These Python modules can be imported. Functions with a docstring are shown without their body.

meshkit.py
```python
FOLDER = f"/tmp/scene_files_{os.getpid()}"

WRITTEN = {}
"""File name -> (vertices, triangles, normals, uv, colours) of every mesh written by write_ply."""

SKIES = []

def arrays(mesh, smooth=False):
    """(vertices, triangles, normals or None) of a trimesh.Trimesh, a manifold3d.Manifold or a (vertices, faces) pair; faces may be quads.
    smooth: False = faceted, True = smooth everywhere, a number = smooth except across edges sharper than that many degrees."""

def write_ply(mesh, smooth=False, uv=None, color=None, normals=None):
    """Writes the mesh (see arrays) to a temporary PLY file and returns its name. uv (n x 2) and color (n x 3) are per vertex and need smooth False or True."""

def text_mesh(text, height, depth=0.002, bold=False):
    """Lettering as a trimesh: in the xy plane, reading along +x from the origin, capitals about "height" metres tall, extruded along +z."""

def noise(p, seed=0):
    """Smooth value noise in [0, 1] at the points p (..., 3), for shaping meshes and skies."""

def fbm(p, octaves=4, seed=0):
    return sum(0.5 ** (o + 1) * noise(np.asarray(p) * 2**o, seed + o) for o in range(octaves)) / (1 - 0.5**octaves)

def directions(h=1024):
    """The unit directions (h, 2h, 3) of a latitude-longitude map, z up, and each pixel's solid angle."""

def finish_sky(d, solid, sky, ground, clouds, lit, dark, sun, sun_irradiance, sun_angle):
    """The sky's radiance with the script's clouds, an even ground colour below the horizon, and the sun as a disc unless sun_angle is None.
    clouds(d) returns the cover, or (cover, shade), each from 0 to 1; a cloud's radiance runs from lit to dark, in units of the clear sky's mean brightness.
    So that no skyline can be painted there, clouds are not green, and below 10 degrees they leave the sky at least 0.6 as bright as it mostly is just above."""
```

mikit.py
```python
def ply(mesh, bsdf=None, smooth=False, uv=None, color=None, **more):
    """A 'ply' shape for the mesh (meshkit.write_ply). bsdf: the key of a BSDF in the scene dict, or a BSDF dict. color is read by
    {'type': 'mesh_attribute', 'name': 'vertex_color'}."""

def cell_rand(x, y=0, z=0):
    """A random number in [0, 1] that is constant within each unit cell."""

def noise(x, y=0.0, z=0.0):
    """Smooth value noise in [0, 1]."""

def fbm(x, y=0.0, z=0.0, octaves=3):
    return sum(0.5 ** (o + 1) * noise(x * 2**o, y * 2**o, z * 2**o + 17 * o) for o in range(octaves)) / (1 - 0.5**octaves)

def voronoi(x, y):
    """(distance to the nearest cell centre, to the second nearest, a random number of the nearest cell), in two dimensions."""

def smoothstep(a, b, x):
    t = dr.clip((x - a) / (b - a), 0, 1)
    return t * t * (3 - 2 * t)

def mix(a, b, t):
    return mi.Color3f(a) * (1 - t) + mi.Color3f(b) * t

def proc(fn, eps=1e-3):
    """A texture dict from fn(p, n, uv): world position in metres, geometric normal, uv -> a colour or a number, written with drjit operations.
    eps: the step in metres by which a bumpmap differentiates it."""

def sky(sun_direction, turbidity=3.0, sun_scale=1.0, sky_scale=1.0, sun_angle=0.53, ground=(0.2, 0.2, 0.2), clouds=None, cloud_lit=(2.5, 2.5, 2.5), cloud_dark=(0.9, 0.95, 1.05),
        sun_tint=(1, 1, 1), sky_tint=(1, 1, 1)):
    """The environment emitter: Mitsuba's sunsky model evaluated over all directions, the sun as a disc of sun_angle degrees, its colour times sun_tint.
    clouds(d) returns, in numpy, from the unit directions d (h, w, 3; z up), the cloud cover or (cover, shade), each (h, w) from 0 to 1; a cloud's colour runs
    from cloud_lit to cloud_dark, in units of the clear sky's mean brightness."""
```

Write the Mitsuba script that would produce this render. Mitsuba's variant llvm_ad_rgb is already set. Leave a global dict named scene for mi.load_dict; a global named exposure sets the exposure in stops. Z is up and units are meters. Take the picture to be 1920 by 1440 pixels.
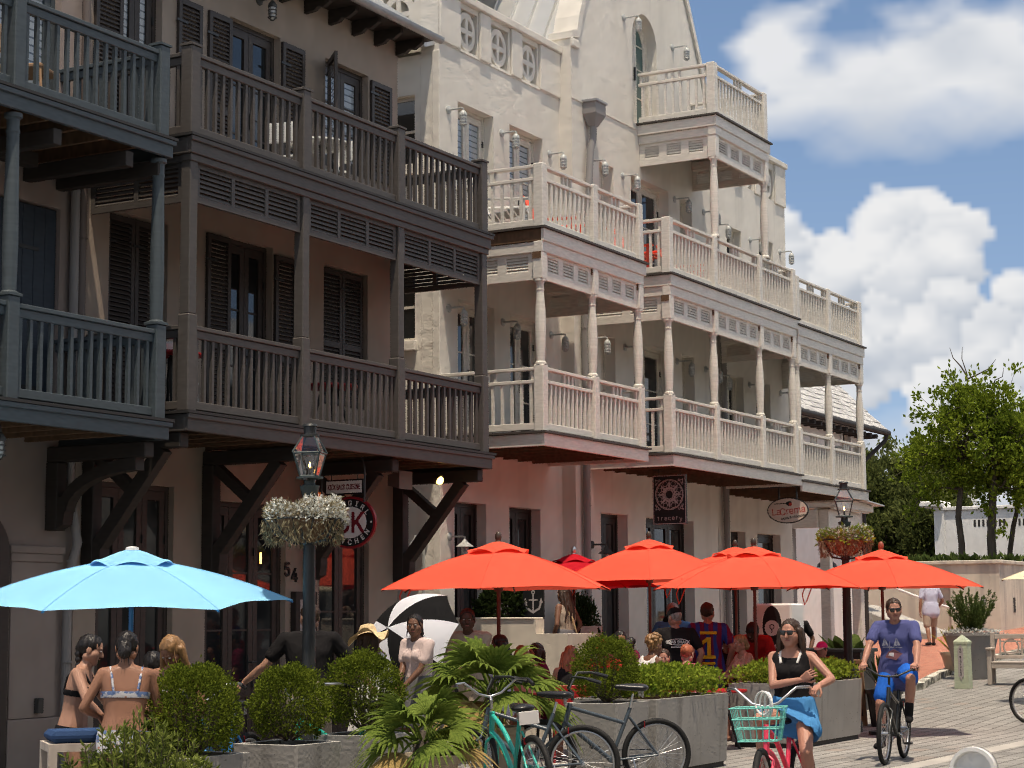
import math, random
import numpy as np
import trimesh
import manifold3d as m3
import mitsuba as mi
import drjit as dr
from shapely.geometry import Polygon, Point, box as sbox
from shapely import affinity
from shapely.ops import unary_union
import mikit, meshkit
from mikit import ply, proc, noise, fbm, voronoi, cell_rand, smoothstep, mix

T = mi.ScalarTransform4f
scene, labels = {}, {}

# ------------------------------------------------------------------ camera, sky, exposure
ALPHA, PITCH, ROLL = 0.50698, 0.12020, -0.00695
EYE = np.array([0.0, 0.0, 1.65])
FWD = np.array([math.cos(ALPHA) * math.cos(PITCH), math.sin(ALPHA) * math.cos(PITCH), math.sin(PITCH)])
_R = np.array([math.sin(ALPHA), -math.cos(ALPHA), 0.0])
_U = np.cross(_R, FWD)
UP = -math.sin(ROLL) * _R + math.cos(ROLL) * _U
scene['camera'] = {'type': 'perspective', 'fov': 29.66, 'fov_axis': 'x', 'near_clip': 0.1, 'far_clip': 3000.0,
                   'to_world': T().look_at(origin=EYE.tolist(), target=(EYE + FWD).tolist(), up=UP.tolist())}
exposure = 1.27
SUN = np.array([-0.24, -0.17, 1.0])


def sky_clouds(d):
    """Cumulus towers round the horizon, a clear band above them, broken soft cloud higher up, and summer haze."""
    az = np.degrees(np.arctan2(d[..., 1], d[..., 0]))
    el = np.degrees(np.arcsin(np.clip(d[..., 2], -1, 1)))
    q = np.stack([d[..., 0], d[..., 1], d[..., 2] * 1.5], -1)
    big = meshkit.fbm(q * 6.0 + CLOUD_SEED[0], 4, 5)
    fine = meshkit.fbm(q * 24.0 + 9.7, 5, 11)
    fine2 = meshkit.fbm(q * 40.0 + 3.3, 4, 17)
    rg = np.random.default_rng(12)
    towers = [(20.3, 12.4, 3.0), (17.0, 12.5, 2.6), (13.6, 10.6, 3.4), (24.5, 10.5, 4.0)] + [(30 + i * 6.9 + rg.uniform(-2, 2), rg.uniform(8.5, 12.8), rg.uniform(2.4, 4.2)) for i in range(49)]
    relief, shade1 = np.zeros_like(el), np.zeros_like(el)
    waz = (fine - 0.5) * 2.4
    wel = (fine2 - 0.5) * 1.8
    for ta, th, tw in towers:
        m = (np.abs((az - ta + 180) % 360 - 180) < tw + 5) & (el > -1) & (el < 17)
        if not m.any():
            continue
        A, E = ((az[m] - ta + 180) % 360 - 180) + waz[m], el[m] + wel[m]
        R0, S0 = relief[m], shade1[m]
        for k in range(30):
            t = rg.uniform(0.05, 1) ** 0.8
            r = rg.uniform(0.75, 1.55) * (1.25 - 0.4 * t)
            ce = t * (th - r)
            ca = rg.uniform(-1, 1) * tw * (1.15 - 0.85 * t ** 1.6)
            u, v = (A - ca) / r, (E - ce) / r
            z2 = 1 - u * u - v * v
            hit = z2 > 0
            z = np.sqrt(np.maximum(z2, 0)) * r + (1 - t) * 0.8
            sh = np.clip(0.62 - 0.52 * v - 0.22 * u - 0.25 * np.sqrt(np.maximum(z2, 0)) - 0.25 * (t - 0.5), 0, 1)
            win = hit & (z > R0)
            R0 = np.where(win, z, R0)
            S0 = np.where(win, sh, S0)
        relief[m], shade1[m] = R0, S0
    low = np.clip(relief / 0.55, 0, 1)
    base = np.clip((6.2 + 3.0 * (big - 0.5) + 2.5 * (fine - 0.5) - el) / 2.0, 0, 1)
    s_base = np.clip(0.80 + 2.2 * (0.5 - fine), 0.1, 1)
    shade1 = np.clip(shade1 * (1 - base) + s_base * base + 1.0 * (0.5 - fine2), 0, 1)
    low = np.maximum(low, base * 0.95)
    hi = np.clip((big + 0.35 * fine - 0.60) / 0.10, 0, 1) * np.clip((el - 13.4 - 3 * (fine - 0.5)) / 1.6, 0, 1) * 0.93
    cover = np.maximum(low, hi)
    s_hi = np.clip(0.16 + 2.0 * (big - 0.62) + 1.4 * (0.5 - fine), 0.03, 0.9)
    shade = np.where(low >= hi, shade1, s_hi)
    veil = 0.16 * np.exp(-np.maximum(el, 0) / 14.0)
    return np.maximum(cover, veil), np.where(cover > veil, shade, 0.72)


CLOUD_SEED = (12.95, 6.2)
scene['sky'] = mikit.sky(SUN, turbidity=2.6, sun_scale=1.2, sky_scale=1.25, ground=(0.2, 0.19, 0.18), clouds=sky_clouds, cloud_lit=(2.9, 2.9, 2.9), cloud_dark=(1.6, 1.78, 2.05))

# ------------------------------------------------------------------ materials


_mix = mix


def mix(a, b, t):
    tup = lambda c: tuple(float(q) for q in c) if isinstance(c, np.ndarray) else c
    return _mix(tup(a), tup(b), t)


def mat(key, color, rough=0.8, spec=0.3, metallic=0.0, two=True, bump=None, bscale=0.002, **kw):
    b = {'type': 'principled', 'base_color': {'type': 'rgb', 'value': list(color)} if not callable(color) else proc(color), 'roughness': rough, 'metallic': metallic, **kw}
    if metallic == 0.0:
        b['specular'] = spec
    if bump is not None:
        b = {'type': 'bumpmap', 'arbitrary': proc(bump, 0.004), 'scale': bscale, 'bsdf': b}
    scene[key] = {'type': 'twosided', 'bsdf': b} if two else b
    return key


def stucco(c0, c1, dirt=(0.30, 0.27, 0.23), amount=0.35):
    def f(p, n, uv):
        a = fbm(p.x * 0.9, p.y * 0.9, p.z * 0.7)
        b = fbm(p.x * 5.0, p.y * 5.0, p.z * 2.2 + 7)
        streak = fbm(p.x * 3.5 + p.y * 3.5, p.z * 0.25, 3.0)
        c = mix(c0, c1, smoothstep(0.3, 0.75, a * 0.6 + b * 0.4))
        tr = fbm(p.x * 1.3 + p.z * 1.8 + p.y, p.z * 5.5 - p.x * 4.0, p.y * 2.0)
        c = c * (0.93 + 0.14 * tr)
        return mix(c, dirt, smoothstep(0.56, 0.85, streak) * amount)
    return f


def stucco_bump(p, n, uv):
    return fbm(p.x * 9, p.y * 9, p.z * 9, 3) + 0.35 * fbm(p.x * 45 + 5, p.y * 45, p.z * 45, 2)


def paint(c, d, wear=0.35, grain=True):
    def f(p, n, uv):
        a = fbm(p.x * 2.3, p.y * 2.3, p.z * 2.3 + 3)
        g = noise(p.x * 14 + p.y * 14, p.z * 60, 2.0)
        e = fbm(p.x * 0.8 + 4, p.y * 0.8, p.z * 5.0)
        c2 = mix(c, d, smoothstep(0.45, 0.8, a * 0.6 + e * 0.4) * wear)
        return c2 * (0.9 + 0.2 * g)
    return f


def wood(c, d, s=1.0):
    def f(p, n, uv):
        g = noise(p.x * 30 * s + fbm(p.x * 3, p.y * 3, p.z * 3) * 4, p.y * 30 * s, p.z * 8 * s)
        return mix(c, d, g)
    return f


def fabric(c, var=0.12, weave=True):
    c = np.array(c)

    def f(p, n, uv):
        a = fbm(p.x * 3, p.y * 3, p.z * 3)
        b = noise(p.x * 90, p.y * 90, p.z * 90)
        return mix(c * (1 - var), c * (1 + var), a * 0.7 + b * 0.3)
    return f


def wrinkle(p, n, uv):
    return fbm(p.x * 11, p.y * 11, p.z * 7, 3)


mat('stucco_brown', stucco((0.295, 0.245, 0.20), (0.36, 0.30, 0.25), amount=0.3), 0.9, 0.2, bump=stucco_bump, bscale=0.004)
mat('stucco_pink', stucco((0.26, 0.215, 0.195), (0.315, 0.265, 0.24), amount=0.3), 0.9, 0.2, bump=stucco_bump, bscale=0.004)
mat('stucco_cream', stucco((0.625, 0.60, 0.54), (0.69, 0.665, 0.605), (0.46, 0.44, 0.395), 0.3), 0.9, 0.2, bump=stucco_bump, bscale=0.012)
mat('stucco_white', stucco((0.66, 0.66, 0.64), (0.76, 0.76, 0.74), (0.5, 0.5, 0.48), 0.2), 0.9, 0.2, bump=stucco_bump, bscale=0.004)
mat('stucco_garden', stucco((0.52, 0.48, 0.40), (0.60, 0.55, 0.46), (0.28, 0.26, 0.24), 0.6), 0.9, 0.2, bump=stucco_bump, bscale=0.004)
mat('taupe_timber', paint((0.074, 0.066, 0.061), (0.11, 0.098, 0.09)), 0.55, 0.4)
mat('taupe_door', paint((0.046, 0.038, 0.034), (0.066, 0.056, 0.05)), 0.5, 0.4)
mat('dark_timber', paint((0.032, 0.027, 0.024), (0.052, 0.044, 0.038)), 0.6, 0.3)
mat('blue_timber', paint((0.058, 0.074, 0.084), (0.085, 0.10, 0.112)), 0.5, 0.4)
mat('navy_timber', paint((0.022, 0.034, 0.05), (0.035, 0.05, 0.068)), 0.5, 0.4)
mat('cream_timber', paint((0.64, 0.615, 0.555), (0.54, 0.515, 0.465), 0.4), 0.5, 0.4)
mat('cream_door', paint((0.60, 0.565, 0.49), (0.52, 0.485, 0.42)), 0.45, 0.4)
mat('black_door', paint((0.018, 0.014, 0.013), (0.03, 0.024, 0.02)), 0.4, 0.45)
mat('raw_joist', wood((0.085, 0.05, 0.03), (0.14, 0.085, 0.05)), 0.8, 0.2)
mat('flashing', (0.028, 0.026, 0.025), 0.6, 0.4)
mat('flashing_grey', (0.06, 0.052, 0.046), 0.6, 0.4)
mat('pane_glass', lambda p, n, uv: mix((0.012, 0.015, 0.017), (0.05, 0.055, 0.055), smoothstep(0.5, 0.8, fbm(p.x * 1.3, p.y * 1.3, p.z * 1.1))), 0.03, 0.9)
mat('blind_glass', lambda p, n, uv: dr.select(dr.abs(p.z * 11 - dr.floor(p.z * 11) - 0.5) < 0.38, mi.Color3f(0.30, 0.34, 0.37), mi.Color3f(0.08, 0.10, 0.12)), 0.06, 0.8)
mat('teal_glass', (0.045, 0.10, 0.095), 0.04, 0.9)
mat('galvanized', lambda p, n, uv: mix((0.30, 0.31, 0.32), (0.42, 0.43, 0.44), fbm(p.x * 6, p.y * 6, p.z * 3)), 0.45, metallic=0.6)
mat('downspout_grey', (0.24, 0.23, 0.225), 0.5, 0.4)
mat('downspout_brown', (0.13, 0.105, 0.095), 0.5, 0.4)
mat('lamp_grey', (0.40, 0.42, 0.41), 0.4, 0.5)
mat('lamp_dark', (0.05, 0.05, 0.048), 0.5, 0.4)
mat('black_iron', lambda p, n, uv: mix((0.014, 0.016, 0.017), (0.035, 0.038, 0.04), fbm(p.x * 8, p.y * 8, p.z * 8)), 0.42, 0.5)
mat('verdigris', lambda p, n, uv: mix((0.03, 0.042, 0.045), (0.06, 0.085, 0.085), fbm(p.x * 9, p.y * 9, p.z * 9)), 0.5, 0.5)
mat('silver', (0.62, 0.62, 0.62), 0.3, metallic=1.0)
scene['clear_glass'] = {'type': 'thindielectric', 'int_ior': 1.45}
mat('frosted_jar', (0.46, 0.47, 0.46), 0.3, 0.5)


def canvas(key, c, trans=0.55):
    cc = np.array(c)

    def f(p, n, uv):
        a = fbm(p.x * 2.2, p.y * 2.2, p.z * 2.2)
        return mix(cc * 0.92, np.minimum(cc * 1.06, 0.95), a)
    scene[key] = {'type': 'principledthin', 'base_color': proc(f), 'roughness': 0.7, 'diff_trans': trans, 'spec_trans': 0.0, 'eta': 1.3}
    return key


canvas('orange_canvas', (0.92, 0.125, 0.076), 0.42)
canvas('crimson_canvas', (0.52, 0.018, 0.030), 0.4)
canvas('blue_canvas', (0.26, 0.57, 0.83), 0.12)
canvas('ivory_canvas', (0.80, 0.72, 0.52), 0.4)
canvas('white_canvas', (0.76, 0.78, 0.84), 0.4)
canvas('black_canvas', (0.015, 0.015, 0.016), 0.05)
mat('mahogany', wood((0.10, 0.028, 0.016), (0.16, 0.05, 0.03)), 0.4, 0.5)
mat('finial_brown', (0.05, 0.035, 0.025), 0.35, 0.5)
mat('finial_red', (0.30, 0.07, 0.035), 0.4, 0.5)


def concrete(p, n, uv):
    a = fbm(p.x * 2.0, p.y * 2.0, p.z * 2.0)
    pit = noise(p.x * 42, p.y * 42, p.z * 42)
    st = fbm(p.x * 7 + p.y * 7, p.z * 0.8, 2.0)
    c = mix((0.22, 0.215, 0.205), (0.32, 0.31, 0.295), a)
    c = mix(c, (0.11, 0.107, 0.10), smoothstep(0.86, 0.95, pit) * 0.7)
    return mix(c, (0.12, 0.115, 0.108), smoothstep(0.55, 0.8, st) * 0.5)


mat('planter_concrete', concrete, 0.9, 0.2, bump=lambda p, n, uv: noise(p.x * 42, p.y * 42, p.z * 42), bscale=0.003)
mat('soil', (0.045, 0.03, 0.02), 0.95, 0.1)
mat('clay_pot', lambda p, n, uv: mix((0.36, 0.30, 0.22), (0.46, 0.40, 0.31), fbm(p.x * 5, p.y * 5, p.z * 5)), 0.8, 0.2)
mat('coco_liner', lambda p, n, uv: mix((0.13, 0.075, 0.042), (0.21, 0.135, 0.08), noise(p.x * 60, p.y * 60, p.z * 14)), 0.95, 0.1)


def leafmat(key, c0, c1, freq=6.0, trans=0.55, rough=0.5):
    def f(p, n, uv):
        a = noise(p.x * freq, p.y * freq, p.z * freq)
        b = cell_rand(p.x * 37, p.y * 37, p.z * 37)
        return mix(c0, c1, dr.clip(a * 0.7 + b * 0.45 - 0.05, 0, 1))
    scene[key] = {'type': 'principledthin', 'base_color': proc(f), 'roughness': rough, 'diff_trans': trans, 'spec_trans': 0.0, 'eta': 1.4}
    return key


leafmat('boxwood_leaf', (0.04, 0.066, 0.010), (0.19, 0.235, 0.028), 9)
leafmat('hedge_leaf', (0.07, 0.14, 0.016), (0.34, 0.40, 0.05), 12)
leafmat('rosemary_leaf', (0.10, 0.14, 0.03), (0.26, 0.30, 0.075), 9)
leafmat('palm_leaf', (0.055, 0.10, 0.016), (0.22, 0.285, 0.06), 2.4, 0.5, 0.28)
leafmat('palm_dry', (0.28, 0.19, 0.07), (0.42, 0.31, 0.13), 4, 0.4)
leafmat('tree_leaf', (0.06, 0.105, 0.013), (0.27, 0.335, 0.035), 0.9)
leafmat('oak_leaf', (0.06, 0.08, 0.022), (0.17, 0.19, 0.06), 0.6)
leafmat('fern_leaf', (0.05, 0.085, 0.02), (0.13, 0.17, 0.05), 5)
leafmat('croton_leaf', (0.16, 0.17, 0.012), (0.36, 0.30, 0.03), 6)
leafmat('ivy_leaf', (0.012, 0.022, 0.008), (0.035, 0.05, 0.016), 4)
leafmat('flower_white', (0.58, 0.60, 0.55), (0.86, 0.87, 0.82), 12, 0.5)
leafmat('flower_dry', (0.20, 0.17, 0.10), (0.36, 0.31, 0.20), 12, 0.4)
leafmat('bromeliad', (0.45, 0.05, 0.02), (0.75, 0.20, 0.05), 12, 0.4)
mat('bark', lambda p, n, uv: mix((0.055, 0.045, 0.036), (0.13, 0.11, 0.09), fbm(p.x * 9, p.y * 9, p.z * 3)), 0.95, 0.1)


def pavers(p, n, uv):
    u, v = p.x * 2.4, p.y * 4.4
    row = dr.floor(v)
    uu = u + (row - dr.floor(row * 0.5) * 2) * 0.5
    r = cell_rand(uu, v, 1)
    fu, fv = uu - dr.floor(uu), v - dr.floor(v)
    edge = dr.minimum(dr.minimum(fu, 1 - fu) * 2.0, dr.minimum(fv, 1 - fv))
    big = fbm(p.x * 0.35, p.y * 0.55, 1.0)
    band = fbm(p.x * 1.1 - p.y * 0.4, p.y * 3.2, 5.0)
    c = mix((0.115, 0.112, 0.106), (0.275, 0.267, 0.252), r * 0.28 + big * 0.25 + band * 0.55)
    c = mix(c, (0.20, 0.15, 0.12), smoothstep(0.93, 0.99, r) * 0.5)
    return mix(mi.Color3f(0.095, 0.09, 0.083), c, smoothstep(0.02, 0.13, edge))


mat('street_pavers', pavers, 0.85, 0.25, bump=lambda p, n, uv: fbm(p.x * 9, p.y * 16, 2.0, 3), bscale=0.012)


def bricks(p, n, uv):
    u, v = p.x * 4.8, p.y * 9.6
    row = dr.floor(v)
    uu = u + (row - dr.floor(row * 0.5) * 2) * 0.5
    r = cell_rand(uu, v, 2)
    fu, fv = uu - dr.floor(uu), v - dr.floor(v)
    edge = dr.minimum(dr.minimum(fu, 1 - fu) * 2.0, dr.minimum(fv, 1 - fv))
    c = mix((0.235, 0.085, 0.055), (0.36, 0.155, 0.105), r * 0.6 + fbm(p.x, p.y * 2, 1.0) * 0.4)
    return mix(mi.Color3f(0.24, 0.17, 0.14), c, smoothstep(0.02, 0.09, edge))


mat('brick_paving', bricks, 0.85, 0.2)


def granite(p, n, uv):
    a = noise(p.x * 11, p.y * 11, p.z * 14)
    b = noise(p.x * 4, p.y * 4, p.z * 9 + 4)
    return mix((0.10, 0.10, 0.085), (0.50, 0.48, 0.42), smoothstep(0.35, 0.7, a * 0.6 + b * 0.4))


mat('kerb_granite', granite, 0.85, 0.3)
mat('pale_concrete', lambda p, n, uv: mix((0.27, 0.255, 0.235), (0.36, 0.345, 0.315), fbm(p.x * 2, p.y * 2, p.z * 2)), 0.85, 0.2)
mat('shingle', lambda p, n, uv: mix((0.30, 0.30, 0.30), (0.50, 0.50, 0.49), cell_rand(p.x * 3.1, p.y * 3.1, p.z * 3.1) * 0.6 + 0.4 * fbm(p.x * 3, p.y * 3, p.z * 3)), 0.8, 0.3)
mat('metal_roof', lambda p, n, uv: mix((0.42, 0.43, 0.43), (0.55, 0.56, 0.55), fbm(p.x * 1.5, p.y * 1.5, p.z * 1.5)), 0.4, metallic=0.4)
mat('tyre', (0.014, 0.014, 0.014), 0.7, 0.3)
mat('black_vinyl', (0.012, 0.012, 0.013), 0.35, 0.5)
mat('black_cloth', fabric((0.013, 0.013, 0.015), 0.2), 0.9, 0.2, bump=wrinkle, bscale=0.02)
mat('rim_metal', (0.5, 0.5, 0.5), 0.35, metallic=0.9)
for key, c in (('teal_paint', (0.03, 0.42, 0.34)), ('slate_paint', (0.055, 0.075, 0.095)), ('pink_paint', (0.72, 0.05, 0.11)), ('blue_paint', (0.03, 0.22, 0.52)), ('black_paint', (0.02, 0.024, 0.024)), ('green_paint', (0.20, 0.45, 0.08))):
    mat(key, c, 0.3, 0.5, clearcoat=0.5, clearcoat_gloss=0.8)
mat('basket_teal', (0.16, 0.55, 0.48), 0.4, 0.4)
mat('orange_plastic', (0.75, 0.18, 0.05), 0.4, 0.4)
mat('white_plastic', (0.72, 0.72, 0.70), 0.4, 0.4)
mat('red_plastic', (0.35, 0.012, 0.016), 0.4, 0.4)
mat('navy_cushion', fabric((0.02, 0.045, 0.11)), 0.9, 0.2)
mat('tan_cushion', lambda p, n, uv: dr.select(cell_rand(p.x * 0 + 1, p.y * 0, p.z * 12) > 0.5, mi.Color3f(0.42, 0.30, 0.20), mi.Color3f(0.30, 0.20, 0.13)), 0.9, 0.2)
mat('paper', (0.78, 0.77, 0.73), 0.7, 0.3)
mat('sign_black', (0.012, 0.013, 0.014), 0.4, 0.4)
mat('sign_red', (0.22, 0.012, 0.018), 0.4, 0.4)
mat('sign_white', (0.66, 0.64, 0.62), 0.45, 0.4)
mat('sign_cream', (0.60, 0.50, 0.42), 0.45, 0.4)
mat('sign_grey', (0.36, 0.33, 0.32), 0.5, 0.4)
mat('letter_red', (0.50, 0.045, 0.025), 0.45, 0.4)
mat('letter_maroon', (0.16, 0.012, 0.02), 0.45, 0.4)
mat('bollard_green', paint((0.42, 0.47, 0.34), (0.36, 0.41, 0.30)), 0.5, 0.4)
mat('bench_wood', wood((0.36, 0.31, 0.265), (0.45, 0.40, 0.35)), 0.7, 0.25)
mat('chalk_slate', (0.05, 0.055, 0.055), 0.8, 0.2)
mat('frame_wood', wood((0.36, 0.22, 0.12), (0.46, 0.30, 0.18)), 0.6, 0.3)
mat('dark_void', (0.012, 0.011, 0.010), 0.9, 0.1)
for key, c in (('skin_fair', (0.38, 0.21, 0.145)), ('skin_tan', (0.27, 0.135, 0.085)), ('skin_deep', (0.085, 0.04, 0.026)), ('skin_rosy', (0.42, 0.21, 0.15)), ('skin_brown', (0.17, 0.085, 0.054))):
    cc = np.array(c)
    mat(key, (lambda cc: lambda p, n, uv: mix(cc * 0.88, cc * 1.1, fbm(p.x * 9, p.y * 9, p.z * 9)))(cc), 0.5, 0.35)
for key, c in (('hair_black', (0.010, 0.008, 0.008)), ('hair_brown', (0.040, 0.022, 0.014)), ('hair_blond', (0.28, 0.175, 0.085)), ('hair_red', (0.30, 0.085, 0.04)), ('hair_grey', (0.30, 0.28, 0.26)), ('hair_honey', (0.22, 0.12, 0.05))):
    cc = np.array(c)
    mat(key, (lambda cc: lambda p, n, uv: mix(cc * 0.6, cc * 1.5, noise(p.x * 70, p.y * 70, p.z * 11)))(cc), 0.45, 0.4)
for key, c in (('cloth_white', (0.70, 0.68, 0.66)), ('cloth_black', (0.014, 0.013, 0.014)), ('cloth_tan', (0.40, 0.33, 0.26)), ('cloth_khaki', (0.30, 0.25, 0.20)), ('cloth_blush', (0.60, 0.48, 0.45)),
               ('cloth_pink', (0.80, 0.05, 0.30)), ('cloth_red', (0.42, 0.025, 0.025)), ('cloth_blue', (0.02, 0.12, 0.52)), ('cloth_sky', (0.075, 0.26, 0.55)), ('cloth_grey', (0.16, 0.16, 0.17)),
               ('cloth_lilac', (0.50, 0.52, 0.66)), ('cloth_navy', (0.02, 0.03, 0.085)), ('cloth_peach', (0.60, 0.34, 0.26)), ('cloth_yellow', (0.72, 0.48, 0.03)), ('cloth_maroon', (0.15, 0.012, 0.045)), ('cloth_charcoal', (0.03, 0.03, 0.034)), ('cloth_indigo', (0.085, 0.095, 0.24)), ('straw', (0.62, 0.47, 0.27))):
    mat(key, fabric(c), 0.9, 0.15, bump=wrinkle, bscale=0.02)


def floral(p, n, uv):
    a = fbm(p.x * 26, p.y * 26, p.z * 26)
    b = noise(p.x * 41 + 3, p.y * 41, p.z * 41)
    c = mix((0.50, 0.50, 0.52), (0.12, 0.18, 0.34), smoothstep(0.50, 0.60, a))
    return mix(c, (0.40, 0.20, 0.14), smoothstep(0.72, 0.8, b))


def zebra(p, n, uv):
    s = noise(p.x * 10, p.y * 10, p.z * 10) * 5 + p.z * 60
    return dr.select(s - dr.floor(s) < 0.5, mi.Color3f(0.16, 0.42, 0.60), mi.Color3f(0.02, 0.05, 0.10))


def jersey(p, n, uv):
    s = p.x * 4 - p.y * 7 + noise(p.x * 6, p.y * 6, p.z * 6) * 0.6
    return dr.select(s - dr.floor(s) < 0.5, mi.Color3f(0.025, 0.055, 0.30), mi.Color3f(0.16, 0.012, 0.06))


mat('cloth_floral', floral, 0.9, 0.15)
mat('cloth_zebra', zebra, 0.9, 0.15)
mat('cloth_jersey', jersey, 0.7, 0.3)
mat('lens_black', (0.008, 0.008, 0.009), 0.08, 0.8)
mat('eye_white', (0.65, 0.62, 0.58), 0.3, 0.5)
mat('lip_rose', (0.34, 0.12, 0.10), 0.5, 0.3)

# ------------------------------------------------------------------ helpers
I4 = np.eye(4)


def ground_z(x):
    return float(np.clip(0.035 * (x - 28.0), 0.0, 1.6))


def trans(x, y, z):
    m = np.eye(4)
    m[:3, 3] = (x, y, z)
    return m


def rotz(a):
    m = np.eye(4)
    m[0, 0] = m[1, 1] = math.cos(a)
    m[0, 1], m[1, 0] = -math.sin(a), math.sin(a)
    return m


def rotx(a):
    m = np.eye(4)
    m[1, 1] = m[2, 2] = math.cos(a)
    m[1, 2], m[2, 1] = -math.sin(a), math.sin(a)
    return m


def roty(a):
    m = np.eye(4)
    m[0, 0] = m[2, 2] = math.cos(a)
    m[0, 2], m[2, 0] = math.sin(a), -math.sin(a)
    return m


def scl(a, b=None, c=None):
    return np.diag([a, a if b is None else b, a if c is None else c, 1.0])


def cat(*ms):
    """Concatenate (vertices, faces) pairs or trimeshes."""
    vs, fs, n = [], [], 0
    for m in ms:
        v, f = (np.asarray(m.vertices), np.asarray(m.faces)) if hasattr(m, 'vertices') else m
        vs.append(v)
        fs.append(np.asarray(f) + n)
        n += len(v)
    return np.vstack(vs), np.vstack(fs)


def xf(m, M):
    v, f = (np.asarray(m.vertices), np.asarray(m.faces)) if hasattr(m, 'vertices') else m
    return v @ M[:3, :3].T + M[:3, 3], f


def man(m):
    """Manifold -> pair."""
    q = m.to_mesh()
    return np.asarray(q.vert_properties)[:, :3].astype(float), np.asarray(q.tri_verts).astype(int)


BOXF = np.array([[0, 2, 1], [1, 2, 3], [4, 5, 6], [5, 7, 6], [0, 1, 4], [1, 5, 4], [2, 6, 3], [3, 6, 7], [0, 4, 2], [2, 4, 6], [1, 3, 5], [3, 7, 5]])


def bx(x0, y0, z0, x1, y1, z1):
    x0, x1, y0, y1, z0, z1 = min(x0, x1), max(x0, x1), min(y0, y1), max(y0, y1), min(z0, z1), max(z0, z1)
    return np.array([[x, y, z] for x in (x0, x1) for y in (y0, y1) for z in (z0, z1)], float)[[0, 4, 2, 6, 1, 5, 3, 7]], BOXF


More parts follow.
